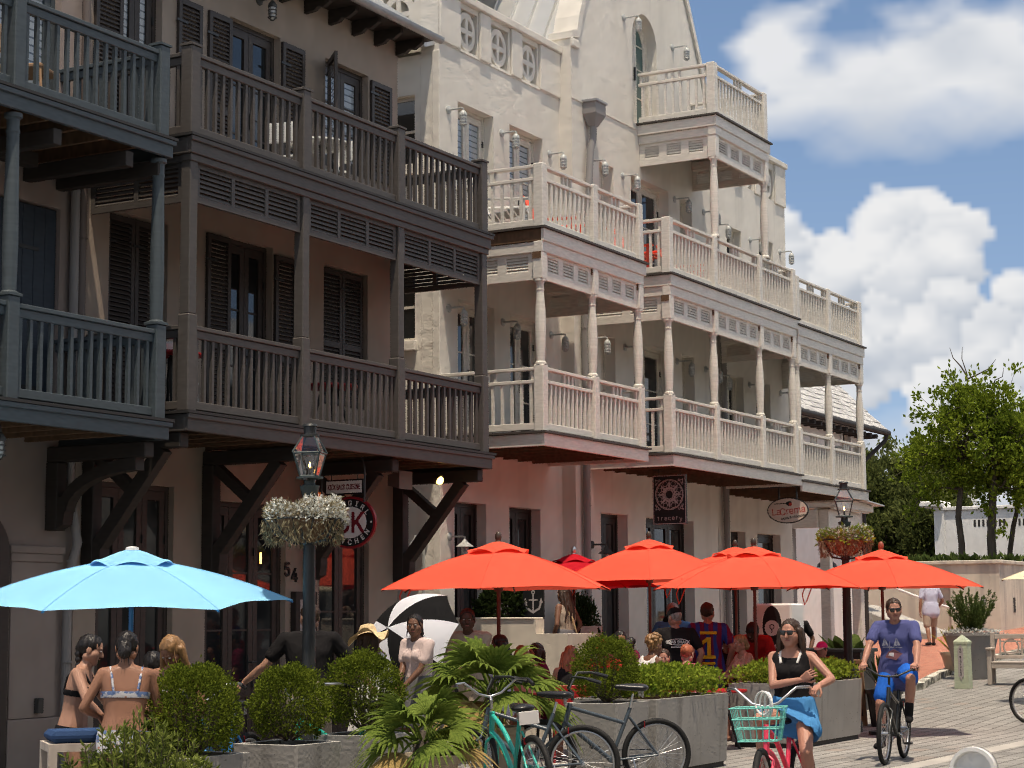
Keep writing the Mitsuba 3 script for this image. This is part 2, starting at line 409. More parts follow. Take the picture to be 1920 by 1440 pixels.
def bv(x0, y0, z0, x1, y1, z1, c=0.006):
    """Box with chamfered edges."""
    x0, x1, y0, y1, z0, z1 = min(x0, x1), max(x0, x1), min(y0, y1), max(y0, y1), min(z0, z1), max(z0, z1)
    c = min(c, (x1 - x0) * 0.4, (y1 - y0) * 0.4, (z1 - z0) * 0.4)
    pts = []
    for x, sx in ((x0, 1), (x1, -1)):
        for y, sy in ((y0, 1), (y1, -1)):
            for z, sz in ((z0, 1), (z1, -1)):
                pts += [(x, y + sy * c, z + sz * c), (x + sx * c, y, z + sz * c), (x + sx * c, y + sy * c, z)]
    return man(m3.Manifold.hull_points(np.array(pts)))


def tube(pts, r, n=8, closed=False, caps=True):
    p = np.asarray(pts, float)
    k = len(p)
    r = np.broadcast_to(np.asarray(r, float), (k,))
    t = np.roll(p, -1, 0) - np.roll(p, 1, 0) if closed else np.gradient(p, axis=0)
    t /= np.linalg.norm(t, axis=1, keepdims=True) + 1e-12
    a = np.cross(t[0], (0, 0, 1.0) if abs(t[0][2]) < 0.9 else (1.0, 0, 0))
    A = []
    for i in range(k):
        a = a - t[i] * (a @ t[i])
        a /= np.linalg.norm(a) + 1e-12
        A.append(a)
    A = np.array(A)
    B = np.cross(t, A)
    ang = np.arange(n) * 2 * np.pi / n
    v = p[:, None] + r[:, None, None] * (np.cos(ang)[None, :, None] * A[:, None] + np.sin(ang)[None, :, None] * B[:, None])
    v = v.reshape(-1, 3)
    f = []
    for i in range(k if closed else k - 1):
        j = (i + 1) % k
        for q in range(n):
            q2 = (q + 1) % n
            f += [(i * n + q, i * n + q2, j * n + q2), (i * n + q, j * n + q2, j * n + q)]
    if caps and not closed:
        for q in range(1, n - 1):
            f += [(0, q + 1, q), ((k - 1) * n, (k - 1) * n + q, (k - 1) * n + q + 1)]
    return v, np.array(f)


def lathe(prof, n=16, cx=0, cy=0):
    """Revolve (r, z) points round the z axis."""
    p = np.asarray(prof, float)
    ang = np.arange(n) * 2 * np.pi / n
    v = np.stack([cx + p[:, :1] * np.cos(ang), cy + p[:, :1] * np.sin(ang), np.repeat(p[:, 1:], n, 1)], -1).reshape(-1, 3)
    f = []
    for i in range(len(p) - 1):
        for q in range(n):
            q2 = (q + 1) % n
            f += [(i * n + q, i * n + q2, (i + 1) * n + q2), (i * n + q, (i + 1) * n + q2, (i + 1) * n + q)]
    return v, np.array(f)


def torus(R, r, n=40, m=10, axis='y'):
    a = np.arange(n) * 2 * np.pi / n
    P = np.stack([R * np.cos(a), 0 * a, R * np.sin(a)], -1) if axis == 'y' else np.stack([R * np.cos(a), R * np.sin(a), 0 * a], -1)
    return tube(P, r, m, closed=True)


def prism(poly, d0, d1, plane='xz'):
    """Extrude a shapely polygon between d0 and d1. plane 'xz': across y; 'yz': across x; 'xy': across z."""
    out = []
    for g in getattr(poly, 'geoms', [poly]):
        if g.is_empty or g.area < 1e-7:
            continue
        m = trimesh.creation.extrude_polygon(g, abs(d1 - d0), engine='earcut')
        v, f = np.asarray(m.vertices), np.asarray(m.faces)
        lo = min(d0, d1)
        if plane == 'xz':
            v, f = np.stack([v[:, 0], v[:, 2] + lo, v[:, 1]], -1), f[:, ::-1]
        elif plane == 'yz':
            v = np.stack([v[:, 2] + lo, v[:, 0], v[:, 1]], -1)
        else:
            v = v + (0, 0, lo)
        out.append((v, f))
    return cat(*out)


def sph(c, r, n=12):
    return man(m3.Manifold.sphere(r, n).translate(tuple(c)))


def rect(x0, z0, x1, z1):
    return sbox(min(x0, x1), min(z0, z1), max(x0, x1), max(z0, z1))


class Kit:
    """The parts of one thing in its own coordinates."""

    def __init__(self):
        self.parts, self.used = [], {}

    def name(self, n):
        k = self.used.get(n, 0)
        self.used[n] = k + 1
        return n if k == 0 else f'{n}_{k:03d}'

    def add(self, n, mesh, m, smooth=False, kind=None, label=None, M=None, emit=None):
        n = self.name(n)
        d = mesh if isinstance(mesh, dict) else ply(mesh, m, smooth)
        if emit is not None:
            d = {**d, 'emitter': {'type': 'area', 'radiance': {'type': 'rgb', 'value': list(emit)}}}
        self.parts.append((n, d, M, kind, label))
        return n

    def put(self, key, M=None, skip=()):
        for n, d, L, kind, label in self.parts:
            full = I4 if M is None else M
            if L is not None:
                full = full @ L
            e = dict(d)
            if not np.allclose(full, I4):
                e['to_world'] = T(full.tolist())
            k = f'{key}__{n}'
            scene[k] = e
            if kind or label:
                labels[k] = {**({'kind': kind} if kind else {}), **({'label': label} if label else {})}


_names = {}


def key_for(name):
    k = _names.get(name, 0)
    _names[name] = k + 1
    return name if k == 0 else f'{name}_{k:03d}'


def thing(name, label, category, kit, M=None, group=None):
    key = key_for(name)
    labels[key] = {'label': label, 'category': category}
    if group:
        labels[key]['group'] = group
    kit.put(key, M)
    return key


def single(name, label, category, mesh, m, smooth=False, group=None, M=None):
    key = key_for(name)
    scene[key] = ply(mesh, m, smooth)
    if M is not None:
        scene[key]['to_world'] = T(M.tolist())
    labels[key] = {'label': label, 'category': category}
    if group:
        labels[key]['group'] = group
    return key


def structure(name, mesh, m, smooth=False, label=None):
    key = key_for(name)
    scene[key] = ply(mesh, m, smooth)
    labels[key] = {'kind': 'structure'}
    if label:
        labels[key]['label'] = label
    return key

# ------------------------------------------------------------------ the setting
def ground_mesh():
    xs = [-400, -50, 0, 10, 20, 28, 34, 40, 50, 60, 28 + 1.6 / 0.035, 100, 1500]
    ys = [-900, -100, -20, 0, 5, 10, 15, 20, 40, 100, 1200]
    v = np.array([[x, y, ground_z(x)] for x in xs for y in ys])
    ny = len(ys)
    f = []
    for i in range(len(xs) - 1):
        for j in range(ny - 1):
            a = i * ny + j
            f += [(a, a + ny, a + ny + 1), (a, a + ny + 1, a + 1)]
    return v, np.array(f)


structure('street', ground_mesh(), 'street_pavers')


def strip(p0, p1, w, dz=0.004):
    p0, p1 = np.array(p0, float), np.array(p1, float)
    n = max(2, int(np.linalg.norm(p1 - p0) / 2) + 1)
    t = np.linspace(0, 1, n)[:, None]
    c = p0 + (p1 - p0) * t
    d = (p1 - p0) / np.linalg.norm(p1 - p0)
    s = np.array([-d[1], d[0]]) * w / 2
    L, R = c + s, c - s
    v = np.vstack([np.column_stack([q, [ground_z(x) + dz for x in q[:, 0]]]) for q in (L, R)])
    f = []
    for i in range(n - 1):
        f += [(i, n + i, n + i + 1), (i, n + i + 1, i + 1)]
    return v, np.array(f)


structure('paving_band', strip((8, 7.0), (60, 5.6), 0.28), 'pale_concrete', label='pale concrete band crossing the paver street')
structure('paving_band', strip((8, 5.6), (60, 3.4), 0.22), 'pale_concrete', label='narrow pale concrete band nearer the middle of the street')


# the raised brick walk beyond the café, its granite kerb bending round towards the stair
def brick_walk():
    xy = np.array([(33.2, 12.4), (34.0, 11.25), (35.5, 11.2), (38.6, 11.75), (42.5, 12.25), (50, 12.4), (62, 12.2), (62, 24), (33.2, 24)])
    poly = Polygon(xy)
    m = trimesh.creation.extrude_polygon(poly, 1.0, engine='earcut')
    v, f = np.asarray(m.vertices).copy(), np.asarray(m.faces)
    g = np.array([ground_z(x) for x in v[:, 0]])
    v[:, 2] = np.where(v[:, 2] > 0.5, g + 0.11, g - 0.3)
    return (v, f), xy


bw, bw_xy = brick_walk()
structure('brick_pavement', bw, 'brick_paving')
kerb = Kit()
pts = bw_xy[:7]
rs = random.Random(3)
for a, b in zip(pts[:-1], pts[1:]):
    L = np.linalg.norm(b - a)
    n = max(1, int(round(L / 0.75)))
    for i in range(n):
        t0, t1 = i / n + 0.006, (i + 1) / n - 0.006
        p, q = a + (b - a) * t0, a + (b - a) * t1
        d = (b - a) / L
        o = np.array([d[1], -d[0]]) * (0.17 + rs.uniform(-0.012, 0.012))
        h0 = [ground_z(w[0]) + 0.125 + rs.uniform(-0.006, 0.006) for w in (p, q)]
        pp = []
        for w, h in ((p, h0[0]), (q, h0[1])):
            for off in (0, 1):
                for z in (ground_z(w[0]) - 0.1, h):
                    pp.append((*(w + o * off), z))
        scene_key = kerb.add('kerb_stone', man(m3.Manifold.hull_points(np.array(pp))), 'kerb_granite')
kk = key_for('kerb')
kerb.put(kk)
labels[kk] = {'kind': 'structure'}

# ------------------------------------------------------------------ balconies
def slats(x0, x1, z0, z1, y, pitch=0.05, th=0.010, dep=0.052, tilt=0.95, axis='x'):
    """Louvre blades between two stiles as one mesh, tilted outward and down. axis 'x': panel lies along x at y."""
    out = []
    n = max(2, int((z1 - z0) / pitch))
    for i in range(n):
        z = z0 + (i + 0.5) * (z1 - z0) / n
        dy, dz = dep * math.cos(tilt) / 2, dep * math.sin(tilt) / 2
        v = []
        for xx in (x0, x1):
            for (a, b) in ((-dy, -dz), (dy, dz), (dy + 0, dz + th), (-dy, -dz + th)):
                v.append((xx, y + a, z + b) if axis == 'x' else (y + a, xx, z + b))
        v = np.array(v)
        f = np.array([[0, 1, 5], [0, 5, 4], [1, 2, 6], [1, 6, 5], [2, 3, 7], [2, 7, 6], [3, 0, 4], [3, 4, 7]])
        out.append((v, f if axis == 'x' else f[:, ::-1]))
    return cat(*out)


def ubox(kit, n, b, m, c=0.006):
    kit.add(n, bv(*b, c), m)


def rail_run(kit, b, p0, p1, z0, z1, m, kind, npitch=0.145, bw=0.04):
    """Rails and balusters along a run in x or y, each baluster a part. kind 'plain' or 'cream' (second rail with blocks between)."""
    p0, p1 = np.array(p0, float), np.array(p1, float)
    L = np.linalg.norm(p1 - p0)
    d = (p1 - p0) / L
    along_x = abs(d[0]) > 0.5

    def seg(t0, t1, w, za, zb, n, c=0.006):
        a, q = p0 + d * t0, p0 + d * t1
        if along_x:
            ubox(kit, n, (a[0], a[1] - w, za, q[0], a[1] + w, zb), m, c)
        else:
            ubox(kit, n, (a[0] - w, a[1], za, a[0] + w, q[1], zb), m, c)
    if kind == 'plain':
        seg(0, L, 0.055, z1 - 0.045, z1, f'{b}__top_rail')
        seg(0, L, 0.03, z1 - 0.135, z1 - 0.047, f'{b}__top_rail')
        seg(0, L, 0.03, z0 + 0.03, z0 + 0.12, f'{b}__bottom_rail')
        lo, hi = z0 + 0.12, z1 - 0.135
    else:
        seg(0, L, 0.05, z1 - 0.045, z1, f'{b}__top_rail')
        seg(0, L, 0.035, z1 - 0.235, z1 - 0.185, f'{b}__middle_rail')
        seg(0, L, 0.028, z0 + 0.03, z0 + 0.13, f'{b}__bottom_rail')
        lo, hi = z0 + 0.13, z1 - 0.235
        for t in ([0.0 + 0.05] if L > 1 else []) + [L / 2 - 0.13, L / 2, L / 2 + 0.13] + ([L - 0.05] if L > 1 else []):
            seg(t - 0.022, t + 0.022, 0.024, z1 - 0.185, z1 - 0.045, f'{b}__rail_block', 0.003)
    n = max(2, int(round(L / npitch)))
    proto = ply(bx(-bw / 2, -bw / 2, lo, bw / 2, bw / 2, hi), m)
    for i in range(n):
        t = (i + 0.5) * L / n
        q = p0 + d * t
        kit.add(f'{b}__baluster', proto, None, M=trans(q[0], q[1], 0))


def louvre_frieze(kit, b, p0, p1, z0, z1, m, nwin, cream):
    """Frame with louvred windows along x or y."""
    p0, p1 = np.array(p0, float), np.array(p1, float)
    along_x = abs(p1[0] - p0[0]) > abs(p1[1] - p0[1])
    a, c, y = (p0[0], p1[0], p0[1]) if along_x else (p0[1], p1[1], p0[0])
    a, c = min(a, c), max(a, c)
    L = c - a
    ws = (L - 0.06) / nwin
    mz0, mz1 = (z0 + 0.12, z1 - 0.05) if cream else (z0 + 0.07, z1 - 0.05)
    gap = 0.075 if cream else 0.03
    frame = rect(a, z0, c, z1)
    wins = [(a + 0.03 + i * ws + gap, a + 0.03 + (i + 1) * ws - gap) for i in range(nwin)]
    frame = frame.difference(unary_union([rect(w[0], mz0, w[1], mz1) for w in wins]))
    kit.add(f'{b}__frieze', prism(frame, y - 0.022, y + 0.022, 'xz' if along_x else 'yz'), m)
    kit.add(f'{b}__louvre', cat(*[slats(w[0], w[1], mz0, mz1, y, 0.044 if cream else 0.052, axis='x' if along_x else 'y') for w in wins]), m, kind='stuff')


def column_mesh(x, y, z0, z1):
    h = z1 - z0
    prof = [(0.085, 0), (0.085, 0.03), (0.062, 0.05), (0.064, 0.10), (0.078, 0.30 * h), (0.082, 0.45 * h), (0.074, 0.65 * h), (0.058, h - 0.26), (0.055, h - 0.17), (0.066, h - 0.165), (0.066, h - 0.15), (0.055, h - 0.145), (0.058, h - 0.06), (0.085, h - 0.03), (0.085, h)]
    v, f = lathe(prof, 18, x, y)
    return v + (0, 0, z0), f


def balcony(kit, b, x0, x1, yf, yw, zd, m, style, posts, roof_z=None, left=True, right=True, wins=3, fascia=0.22, joists=True, rail_h=0.95, deckm=None, cream=False, columns=False, top_posts=True, sides_to=None, nside=2, pw=0.08, raw_side=False):
    """One balcony storey: deck with fascia, posts, rails, and where roof_z is given the louvred frieze and header below the next deck."""
    deckm = deckm or m
    ys = sides_to or yw
    # deck boards, fascia and drip edge
    kit.add(f'{b}__deck', bx(x0 - 0.04, yf - 0.03, zd - 0.045, x1 + 0.04, yw, zd - 0.006), 'flashing_grey' if cream else 'flashing')
    kit.add(f'{b}__drip_edge', prism(rect(x0 - 0.15, yf - 0.15, x1 + 0.15, yw).difference(rect(x0 - 0.03, yf - 0.02, x1 + 0.03, yw + 1)), zd - 0.03, zd + 0.0, 'xy'), 'flashing_grey' if cream else 'flashing')
    kit.add(f'{b}__fascia', bv(x0 - 0.11, yf - 0.11, zd - fascia, x1 + 0.11, yf - 0.06, zd - 0.032), m)
    if not cream:
        kit.add(f'{b}__cornice', bv(x0 - 0.135, yf - 0.14, zd - 0.085, x1 + 0.135, yf - 0.112, zd - 0.032), m)
    if left:
        kit.add(f'{b}__side_fascia', bv(x0 - 0.108, yf - 0.058, zd - fascia, x0 - 0.06, yw - 0.002, zd - 0.034), 'raw_joist' if raw_side else m)
    if right:
        kit.add(f'{b}__side_fascia', bv(x1 + 0.06, yf - 0.058, zd - fascia, x1 + 0.108, yw - 0.002, zd - 0.034), m)
    if joists:
        n = int((x1 - x0) / 0.42)
        for i in range(1, n):
            x = x0 + (x1 - x0) * i / n
            kit.add(f'{b}__joist', bx(x - 0.022, yf - 0.055, zd - 0.21, x + 0.022, yw - 0.002, zd - 0.046), 'raw_joist')
    # rails
    zr = zd + rail_h
    kind = 'cream' if cream else 'plain'
    for a, c in zip(posts[:-1], posts[1:]):
        rail_run(kit, b, (a + pw, yf), (c - pw, yf), zd, zr, m, kind)
    if left:
        rail_run(kit, b, (x0, yf + pw), (x0, ys), zd, zr, m, kind, 0.16)
    if right:
        rail_run(kit, b, (x1, yf + pw), (x1, ys), zd, zr, m, kind, 0.16)
    for i, x in enumerate(posts):
        if roof_z is None:
            h = zr + (0.06 if cream is False else 0.01)
            kit.add(f'{b}__post', bv(x - pw, yf - pw, zd, x + pw, yf + pw, h, 0.012), m)
            if not cream:
                kit.add(f'{b}__post_cap', man(m3.Manifold.hull_points(np.array([(x + sx * w, yf + sy * w, h + dz) for sx in (-1, 1) for sy in (-1, 1) for w, dz in ((pw + 0.012, 0.001), (pw + 0.012, 0.025), (0.02, 0.055))]))), m)
        elif columns:
            zf = roof_z - 0.78
            kit.add(f'{b}__newel', bv(x - pw, yf - pw, zd, x + pw, yf + pw, zr + 0.03, 0.012), m)
            kit.add(f'{b}__column', column_mesh(x, yf, zr + 0.03, zf), m, smooth=40)
            kit.add(f'{b}__post_block', bv(x - pw, yf - pw, zf, x + pw, yf + pw, roof_z - 0.38, 0.01), m)
        else:
            kit.add(f'{b}__newel', bv(x - pw, yf - pw, zd, x + pw, yf + pw, zr + 0.12, 0.014), m)
            kit.add(f'{b}__post', bv(x - pw + 0.012, yf - pw + 0.012, zr + 0.12, x + pw - 0.012, yf + pw - 0.012, roof_z - 0.222, 0.01), m)
    if roof_z is not None:
        if cream:
            top, zf, hd = roof_z - 0.38, roof_z - 0.78, roof_z - 0.222
        else:
            top, zf, hd = roof_z - 0.30, roof_z - 0.74, roof_z - 0.222
        kit.add(f'{b}__header', bv(x0 - 0.085, yf - 0.085, top, x1 + 0.085, yf + 0.06, hd), m)
        for a, c in zip(posts[:-1], posts[1:]):
            louvre_frieze(kit, b, (a + pw, yf - 0.01), (c - pw, yf - 0.01), zf, top - 0.002, m, wins if not isinstance(wins, (list, tuple)) else wins[posts.index(a)], cream)
        for x, on in ((x0, left), (x1, right)):
            if on:
                kit.add(f'{b}__side_header', bv(x - 0.06, yf + 0.062, top, x + 0.06, yw - 0.002, hd), m)
                louvre_frieze(kit, b, (x, yf + pw), (x, yw - 0.004), zf, top - 0.002, m, nside, cream)
        if cream:
            for x in posts:
                kit.add(f'{b}__beam_end', bx(x - pw - 0.012, yf - pw + 0.02, top - 0.10, x - pw - 0.001, yf + pw, top - 0.002), 'raw_joist')

# ------------------------------------------------------------------ building parts
def door(kit, name, x0, x1, z0, z1, y, m, glass='pane_glass', leaves=2, rows=3, cols=1, lower=0.0, depth=0.07, frame=0.06, handle=True, transom=0.0, stile=0.09):
    """Frame set at y (front face), with leaves whose panes are parts. lower: height of the solid bottom panel."""
    fr = rect(x0, z0, x1, z1).difference(rect(x0 + frame, z0, x1 - frame, z1 - frame))
    n = kit.add(name, prism(fr, y, y + depth + 0.04), m)
    zt = z1 - frame - transom
    if transom:
        kit.add(f'{n}__transom_bar', bx(x0 + frame, y + 0.004, zt - 0.03, x1 - frame, y + depth, zt + 0.03), m)
        w = (x1 - x0 - 2 * frame) / leaves
        for i in range(leaves):
            a = x0 + frame + i * w
            kit.add(f'{n}__pane', bx(a + 0.02, y + 0.03, zt + 0.03, a + w - 0.02, y + 0.045, z1 - frame), glass)
            kit.add(f'{n}__mullion', bx(a - 0.0, y + 0.01, zt + 0.03, a + 0.02, y + 0.05, z1 - frame), m)
        zt -= 0.03
    w = (x1 - x0 - 2 * frame) / leaves
    for i in range(leaves):
        a, b = x0 + frame + i * w + 0.004, x0 + frame + (i + 1) * w - 0.004
        ga, gb, gz0, gz1 = a + stile, b - stile, z0 + max(0.2, lower), zt - 0.11
        leaf = rect(a, z0 + 0.01, b, zt - 0.004).difference(rect(ga, gz0, gb, gz1))
        if lower > 0.4:
            leaf = leaf.difference(rect(ga, z0 + 0.2, gb, gz0 - 0.12))
        lf = kit.add(f'{n}__leaf', prism(leaf, y + 0.012, y + depth), m)
        if lower > 0.4:
            kit.add(f'{n}__panel', bv(ga - 0.01, y + 0.03, z0 + 0.19, gb + 0.01, y + 0.055, gz0 - 0.11, 0.01), m)
        pw, ph = (gb - ga) / cols, (gz1 - gz0) / rows
        for r in range(rows):
            for c in range(cols):
                kit.add(f'{n}__pane', bx(ga + c * pw + 0.008, y + 0.036, gz0 + r * ph + 0.008, ga + (c + 1) * pw - 0.008, y + 0.048, gz0 + (r + 1) * ph - 0.008), glass)
        for r in range(1, rows):
            kit.add(f'{n}__glazing_bar', bx(ga, y + 0.022, gz0 + r * ph - 0.011, gb, y + 0.06, gz0 + r * ph + 0.011), m)
        for c in range(1, cols):
            kit.add(f'{n}__glazing_bar', bx(ga + c * pw - 0.011, y + 0.024, gz0, ga + c * pw + 0.011, y + 0.058, gz1), m)
        for hz in (0.25, 0.8):
            hx = a - 0.004 if i == 0 else b + 0.004
            kit.add(f'{n}__hinge', bx(hx - 0.012, y - 0.012, z0 + (zt - z0) * hz, hx + 0.012, y + 0.012, z0 + (zt - z0) * hz + 0.10), 'black_iron')
    if handle:
        mid = (x0 + x1) / 2 + (0.05 if leaves == 2 else w / 2 - 0.09)
        kit.add(f'{n}__handle', cat(bx(mid - 0.018, y - 0.004, z0 + 0.95, mid + 0.018, y + 0.012, z0 + 1.15), tube([(mid, y - 0.004, z0 + 1.06), (mid, y - 0.05, z0 + 1.06), (mid + 0.09, y - 0.05, z0 + 1.06)], 0.011, 6)), 'black_iron')
    return n


def shutter(kit, M, w, h, m, plank=False):
    """A shutter hinged at its own left edge; local x across, z up, face towards -y; placed by M."""
    if plank:
        n = kit.add('shutter', xf(bx(0, 0.012, 0, w, 0.04, h), M), m)
        k = int(w / 0.16)
        for i in range(k):
            kit.add(f'{n}__plank', xf(bv(i * w / k + 0.003, -0.004, 0, (i + 1) * w / k - 0.003, 0.0115, h, 0.004), M), m)
        for z in (h * 0.16, h * 0.8):
            kit.add(f'{n}__strap_hinge', xf(bx(0, -0.014, z - 0.02, w * 0.6, -0.0045, z + 0.02), M), 'black_iron')
        return
    fr = rect(0, 0, w, h).difference(unary_union([rect(0.06, 0.08, w - 0.06, h * 0.42), rect(0.06, h * 0.42 + 0.08, w - 0.06, h - 0.07)]))
    n = kit.add('shutter', xf(prism(fr, 0, 0.04), M), m)
    kit.add(f'{n}__louvre', xf(cat(slats(0.055, w - 0.055, 0.085, h * 0.42, 0.02, 0.052), slats(0.055, w - 0.055, h * 0.42 + 0.085, h - 0.075, 0.02, 0.052)), M), m, kind='stuff')
    kit.add(f'{n}__hinge', xf(bx(-0.05, -0.012, h * 0.86, 0.16, -0.002, h * 0.86 + 0.03), M), 'black_iron')


def wall_lamp(kit, p, d=(0, -1), m='lamp_grey', shade=False, reach=0.27):
    """Nautical jar lamp on a bent arm; p on the wall, d the outward direction."""
    M = trans(*p) @ rotz(math.atan2(d[1], d[0]))
    n = kit.add('wall_lamp', xf(xf(lathe([(0, 0.0), (0.065, 0), (0.065, 0.018), (0.03, 0.035), (0, 0.035)], 14), roty(math.pi / 2)), M), m, smooth=35)
    kit.add(f'{n}__arm', xf(tube([(0.02, 0, 0), (reach - 0.03, 0, 0.0), (reach, 0, -0.012), (reach, 0, -0.05)], 0.014, 8), M), m, smooth=40)
    cap = [(0.018, -0.04), (0.03, -0.05), (0.055, -0.085), (0.06, -0.12), (0.058, -0.125), (0, -0.125)]
    if shade:
        cap = [(0.018, -0.04), (0.03, -0.06), (0.05, -0.085), (0.135, -0.15), (0.137, -0.156), (0.05, -0.14), (0, -0.135)]
    kit.add(f'{n}__cap', xf(xf(lathe(cap, 14), trans(reach, 0, 0)), M), m, smooth=35)
    kit.add(f'{n}__glass_jar', xf(xf(lathe([(0.046, -0.126), (0.048, -0.2), (0.044, -0.25), (0.03, -0.28), (0, -0.29)], 12), trans(reach, 0, 0)), M), 'frosted_jar', smooth=True)
    cage = [xf(torus(0.056, 0.006, 14, 5, 'z'), trans(reach, 0, z)) for z in (-0.165, -0.215, -0.262)]
    for k in range(4):
        a = k * math.pi / 2
        cage.append(tube([(reach + 0.057 * math.cos(a), 0.057 * math.sin(a), -0.12), (reach + 0.057 * math.cos(a), 0.057 * math.sin(a), -0.25), (reach + 0.03 * math.cos(a), 0.03 * math.sin(a), -0.295), (reach, 0, -0.3)], 0.006, 5))
    kit.add(f'{n}__cage', xf(cat(*cage), M), m, kind='stuff')


def downspout(kit, x, y, z0, z1, m='downspout_grey', r=0.05):
    n = kit.add('downspout', tube([(x, y, z0), (x, y, z1)], r, 10), m, smooth=40)
    z = z0 + 0.4
    while z < z1 - 0.1:
        kit.add(f'{n}__bracket', xf(torus(r + 0.006, 0.009, 12, 5, 'z'), trans(x, y, z)), m)
        z += 1.5


def wall_panel(x0, x1, z0, z1, holes):
    return rect(x0, z0, x1, z1).difference(unary_union([h if not isinstance(h, tuple) else rect(*h) for h in holes])) if holes else rect(x0, z0, x1, z1)


def bracket_kit(kit, x, yw, yf, ztop, zbot, m, w=0.16, curved=False):
    """Wall post, cantilever beam and braces under a balcony."""
    n = kit.add('balcony_bracket', bv(x - w / 2, yw - 0.17, zbot, x + w / 2, yw - 0.002, ztop - 0.17, 0.01), m)
    kit.add(f'{n}__beam', bv(x - w / 2 + 0.003, yf + 0.02, ztop - 0.168, x + w / 2 - 0.003, yw - 0.004, ztop, 0.012), m)
    foot = Polygon([(yw - 0.17, zbot + 0.02), (yw - 0.26, zbot + 0.06), (yw - 0.28, zbot + 0.2), (yw - 0.28, zbot + 0.36), (yw - 0.17, zbot + 0.36)])
    if curved:
        out, inn = [], []
        for i in range(13):
            t = i / 12 * math.pi / 2
            out.append((yw - 0.17 - 1.08 * (1 - math.cos(t)), zbot + 0.2 + (ztop - 0.168 - zbot - 0.2) * math.sin(t)))
            inn.append((yw - 0.30 - 0.95 * (1 - math.cos(t)), zbot + 0.2 + (ztop - 0.30 - zbot - 0.2) * math.sin(t)))
        kit.add(f'{n}__arched_brace', prism(Polygon(out + inn[::-1]).buffer(0), x - w / 2 + 0.01, x + w / 2 - 0.01, 'yz'), m)
    else:
        a, b = (yw - 0.20, zbot + 0.30), (yf + 0.30, ztop - 0.16)
        d = np.array(b) - np.array(a)
        nrm = np.array([-d[1], d[0]]) / np.linalg.norm(d) * 0.075
        kit.add(f'{n}__brace', prism(Polygon([np.array(a) + nrm, np.array(b) + nrm, np.array(b) - nrm, np.array(a) - nrm]), x - w / 2 + 0.012, x + w / 2 - 0.012, 'yz'), m)
        c = np.array(a) + d * 0.56
        e = np.array([yw - 0.17, ztop - 0.2])
        d2 = e - c
        nr = np.array([-d2[1], d2[0]]) / np.linalg.norm(d2) * 0.06
        c = c + d2 * 0.12
        kit.add(f'{n}__counter_brace', prism(Polygon([c + nr, e + nr, e - nr, c - nr]), x - w / 2 + 0.02, x + w / 2 - 0.02, 'yz'), m)
    kit.add(f'{n}__foot', prism(foot, x - w / 2 + 0.006, x + w / 2 - 0.006, 'yz'), m)


# ------------------------------------------------------------------ the taupe balcony building
B = Kit()
YB = 14.65
open_up = [(17.0, 6.97, 17.75, 9.28), (19.08, 6.97, 20.16, 9.25), (21.2, 7.75, 22.26, 9.25)]
open_mid = [(16.87, 3.9, 17.92, 6.36), (19.12, 3.9, 20.03, 6.42), (21.19, 4.5, 22.26, 6.40)]
open_gnd = [(16.75, 0.06, 18.1, 3.22), (18.71, 0.06, 20.36, 3.10), (21.1, 0.06, 22.3, 2.85)]
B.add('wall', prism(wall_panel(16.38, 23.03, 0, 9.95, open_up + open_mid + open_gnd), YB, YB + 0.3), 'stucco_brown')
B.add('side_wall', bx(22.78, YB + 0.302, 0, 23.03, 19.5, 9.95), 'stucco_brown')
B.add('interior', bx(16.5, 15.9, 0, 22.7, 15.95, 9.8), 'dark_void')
door(B, 'door', *open_up[0][:1], open_up[0][2], 6.97, 9.28, YB + 0.1, 'taupe_door', 'blind_glass', rows=3)
door(B, 'door', 19.08, 20.16, 6.97, 9.25, YB + 0.1, 'taupe_door', rows=3)
door(B, 'window', 21.2, 22.26, 7.75, 9.25, YB + 0.1, 'taupe_door', 'blind_glass', rows=3, cols=1, handle=False)
door(B, 'door', 19.12, 20.03, 3.9, 6.42, YB + 0.1, 'taupe_door', rows=3)
door(B, 'shopfront', 16.75, 18.1, 0.06, 3.22, YB + 0.08, 'taupe_door', leaves=3, rows=2, lower=0.75, transom=0.0, handle=False)
door(B, 'shopfront', 18.71, 20.36, 0.06, 3.10, YB + 0.08, 'taupe_door', leaves=3, rows=3, lower=0.75)
door(B, 'shop_door', 21.1, 22.3, 0.06, 2.85, YB + 0.08, 'taupe_door', leaves=2, rows=2, lower=0.75)
# open louvred shutters flat on the wall, one standing half open
for x, z0, w, h in ((16.53, 7.0, 0.47, 2.2), (18.02, 7.0, 0.46, 2.2), (18.62, 7.0, 0.46, 2.2), (20.17, 7.0, 0.50, 2.2), (22.30, 7.78, 0.52, 1.42), (18.64, 3.93, 0.46, 2.45), (20.05, 3.93, 0.45, 2.4)):
    shutter(B, trans(x, YB - 0.045, z0), w, h, 'taupe_door')
shutter(B, trans(21.22, YB - 0.02, 7.78) @ rotz(-2.35), 0.52, 1.42, 'taupe_door')
for x0, x1, z0, z1 in ((16.9, 17.9, 3.95, 6.33), (21.22, 22.23, 4.53, 6.37)):
    w = (x1 - x0) / 2 - 0.006
    for i in (0, 1):
        shutter(B, trans(x0 + i * (w + 0.012), YB + 0.06, z0), w, z1 - z0, 'taupe_door')
posts_b = [16.56, 18.70, 20.82, 22.98]
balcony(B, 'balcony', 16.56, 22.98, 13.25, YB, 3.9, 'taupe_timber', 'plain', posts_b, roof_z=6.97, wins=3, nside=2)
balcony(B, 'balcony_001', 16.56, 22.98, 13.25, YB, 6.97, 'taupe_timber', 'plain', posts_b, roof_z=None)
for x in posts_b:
    bracket_kit(B, x, YB, 13.25, 3.675, 2.15, 'dark_timber')
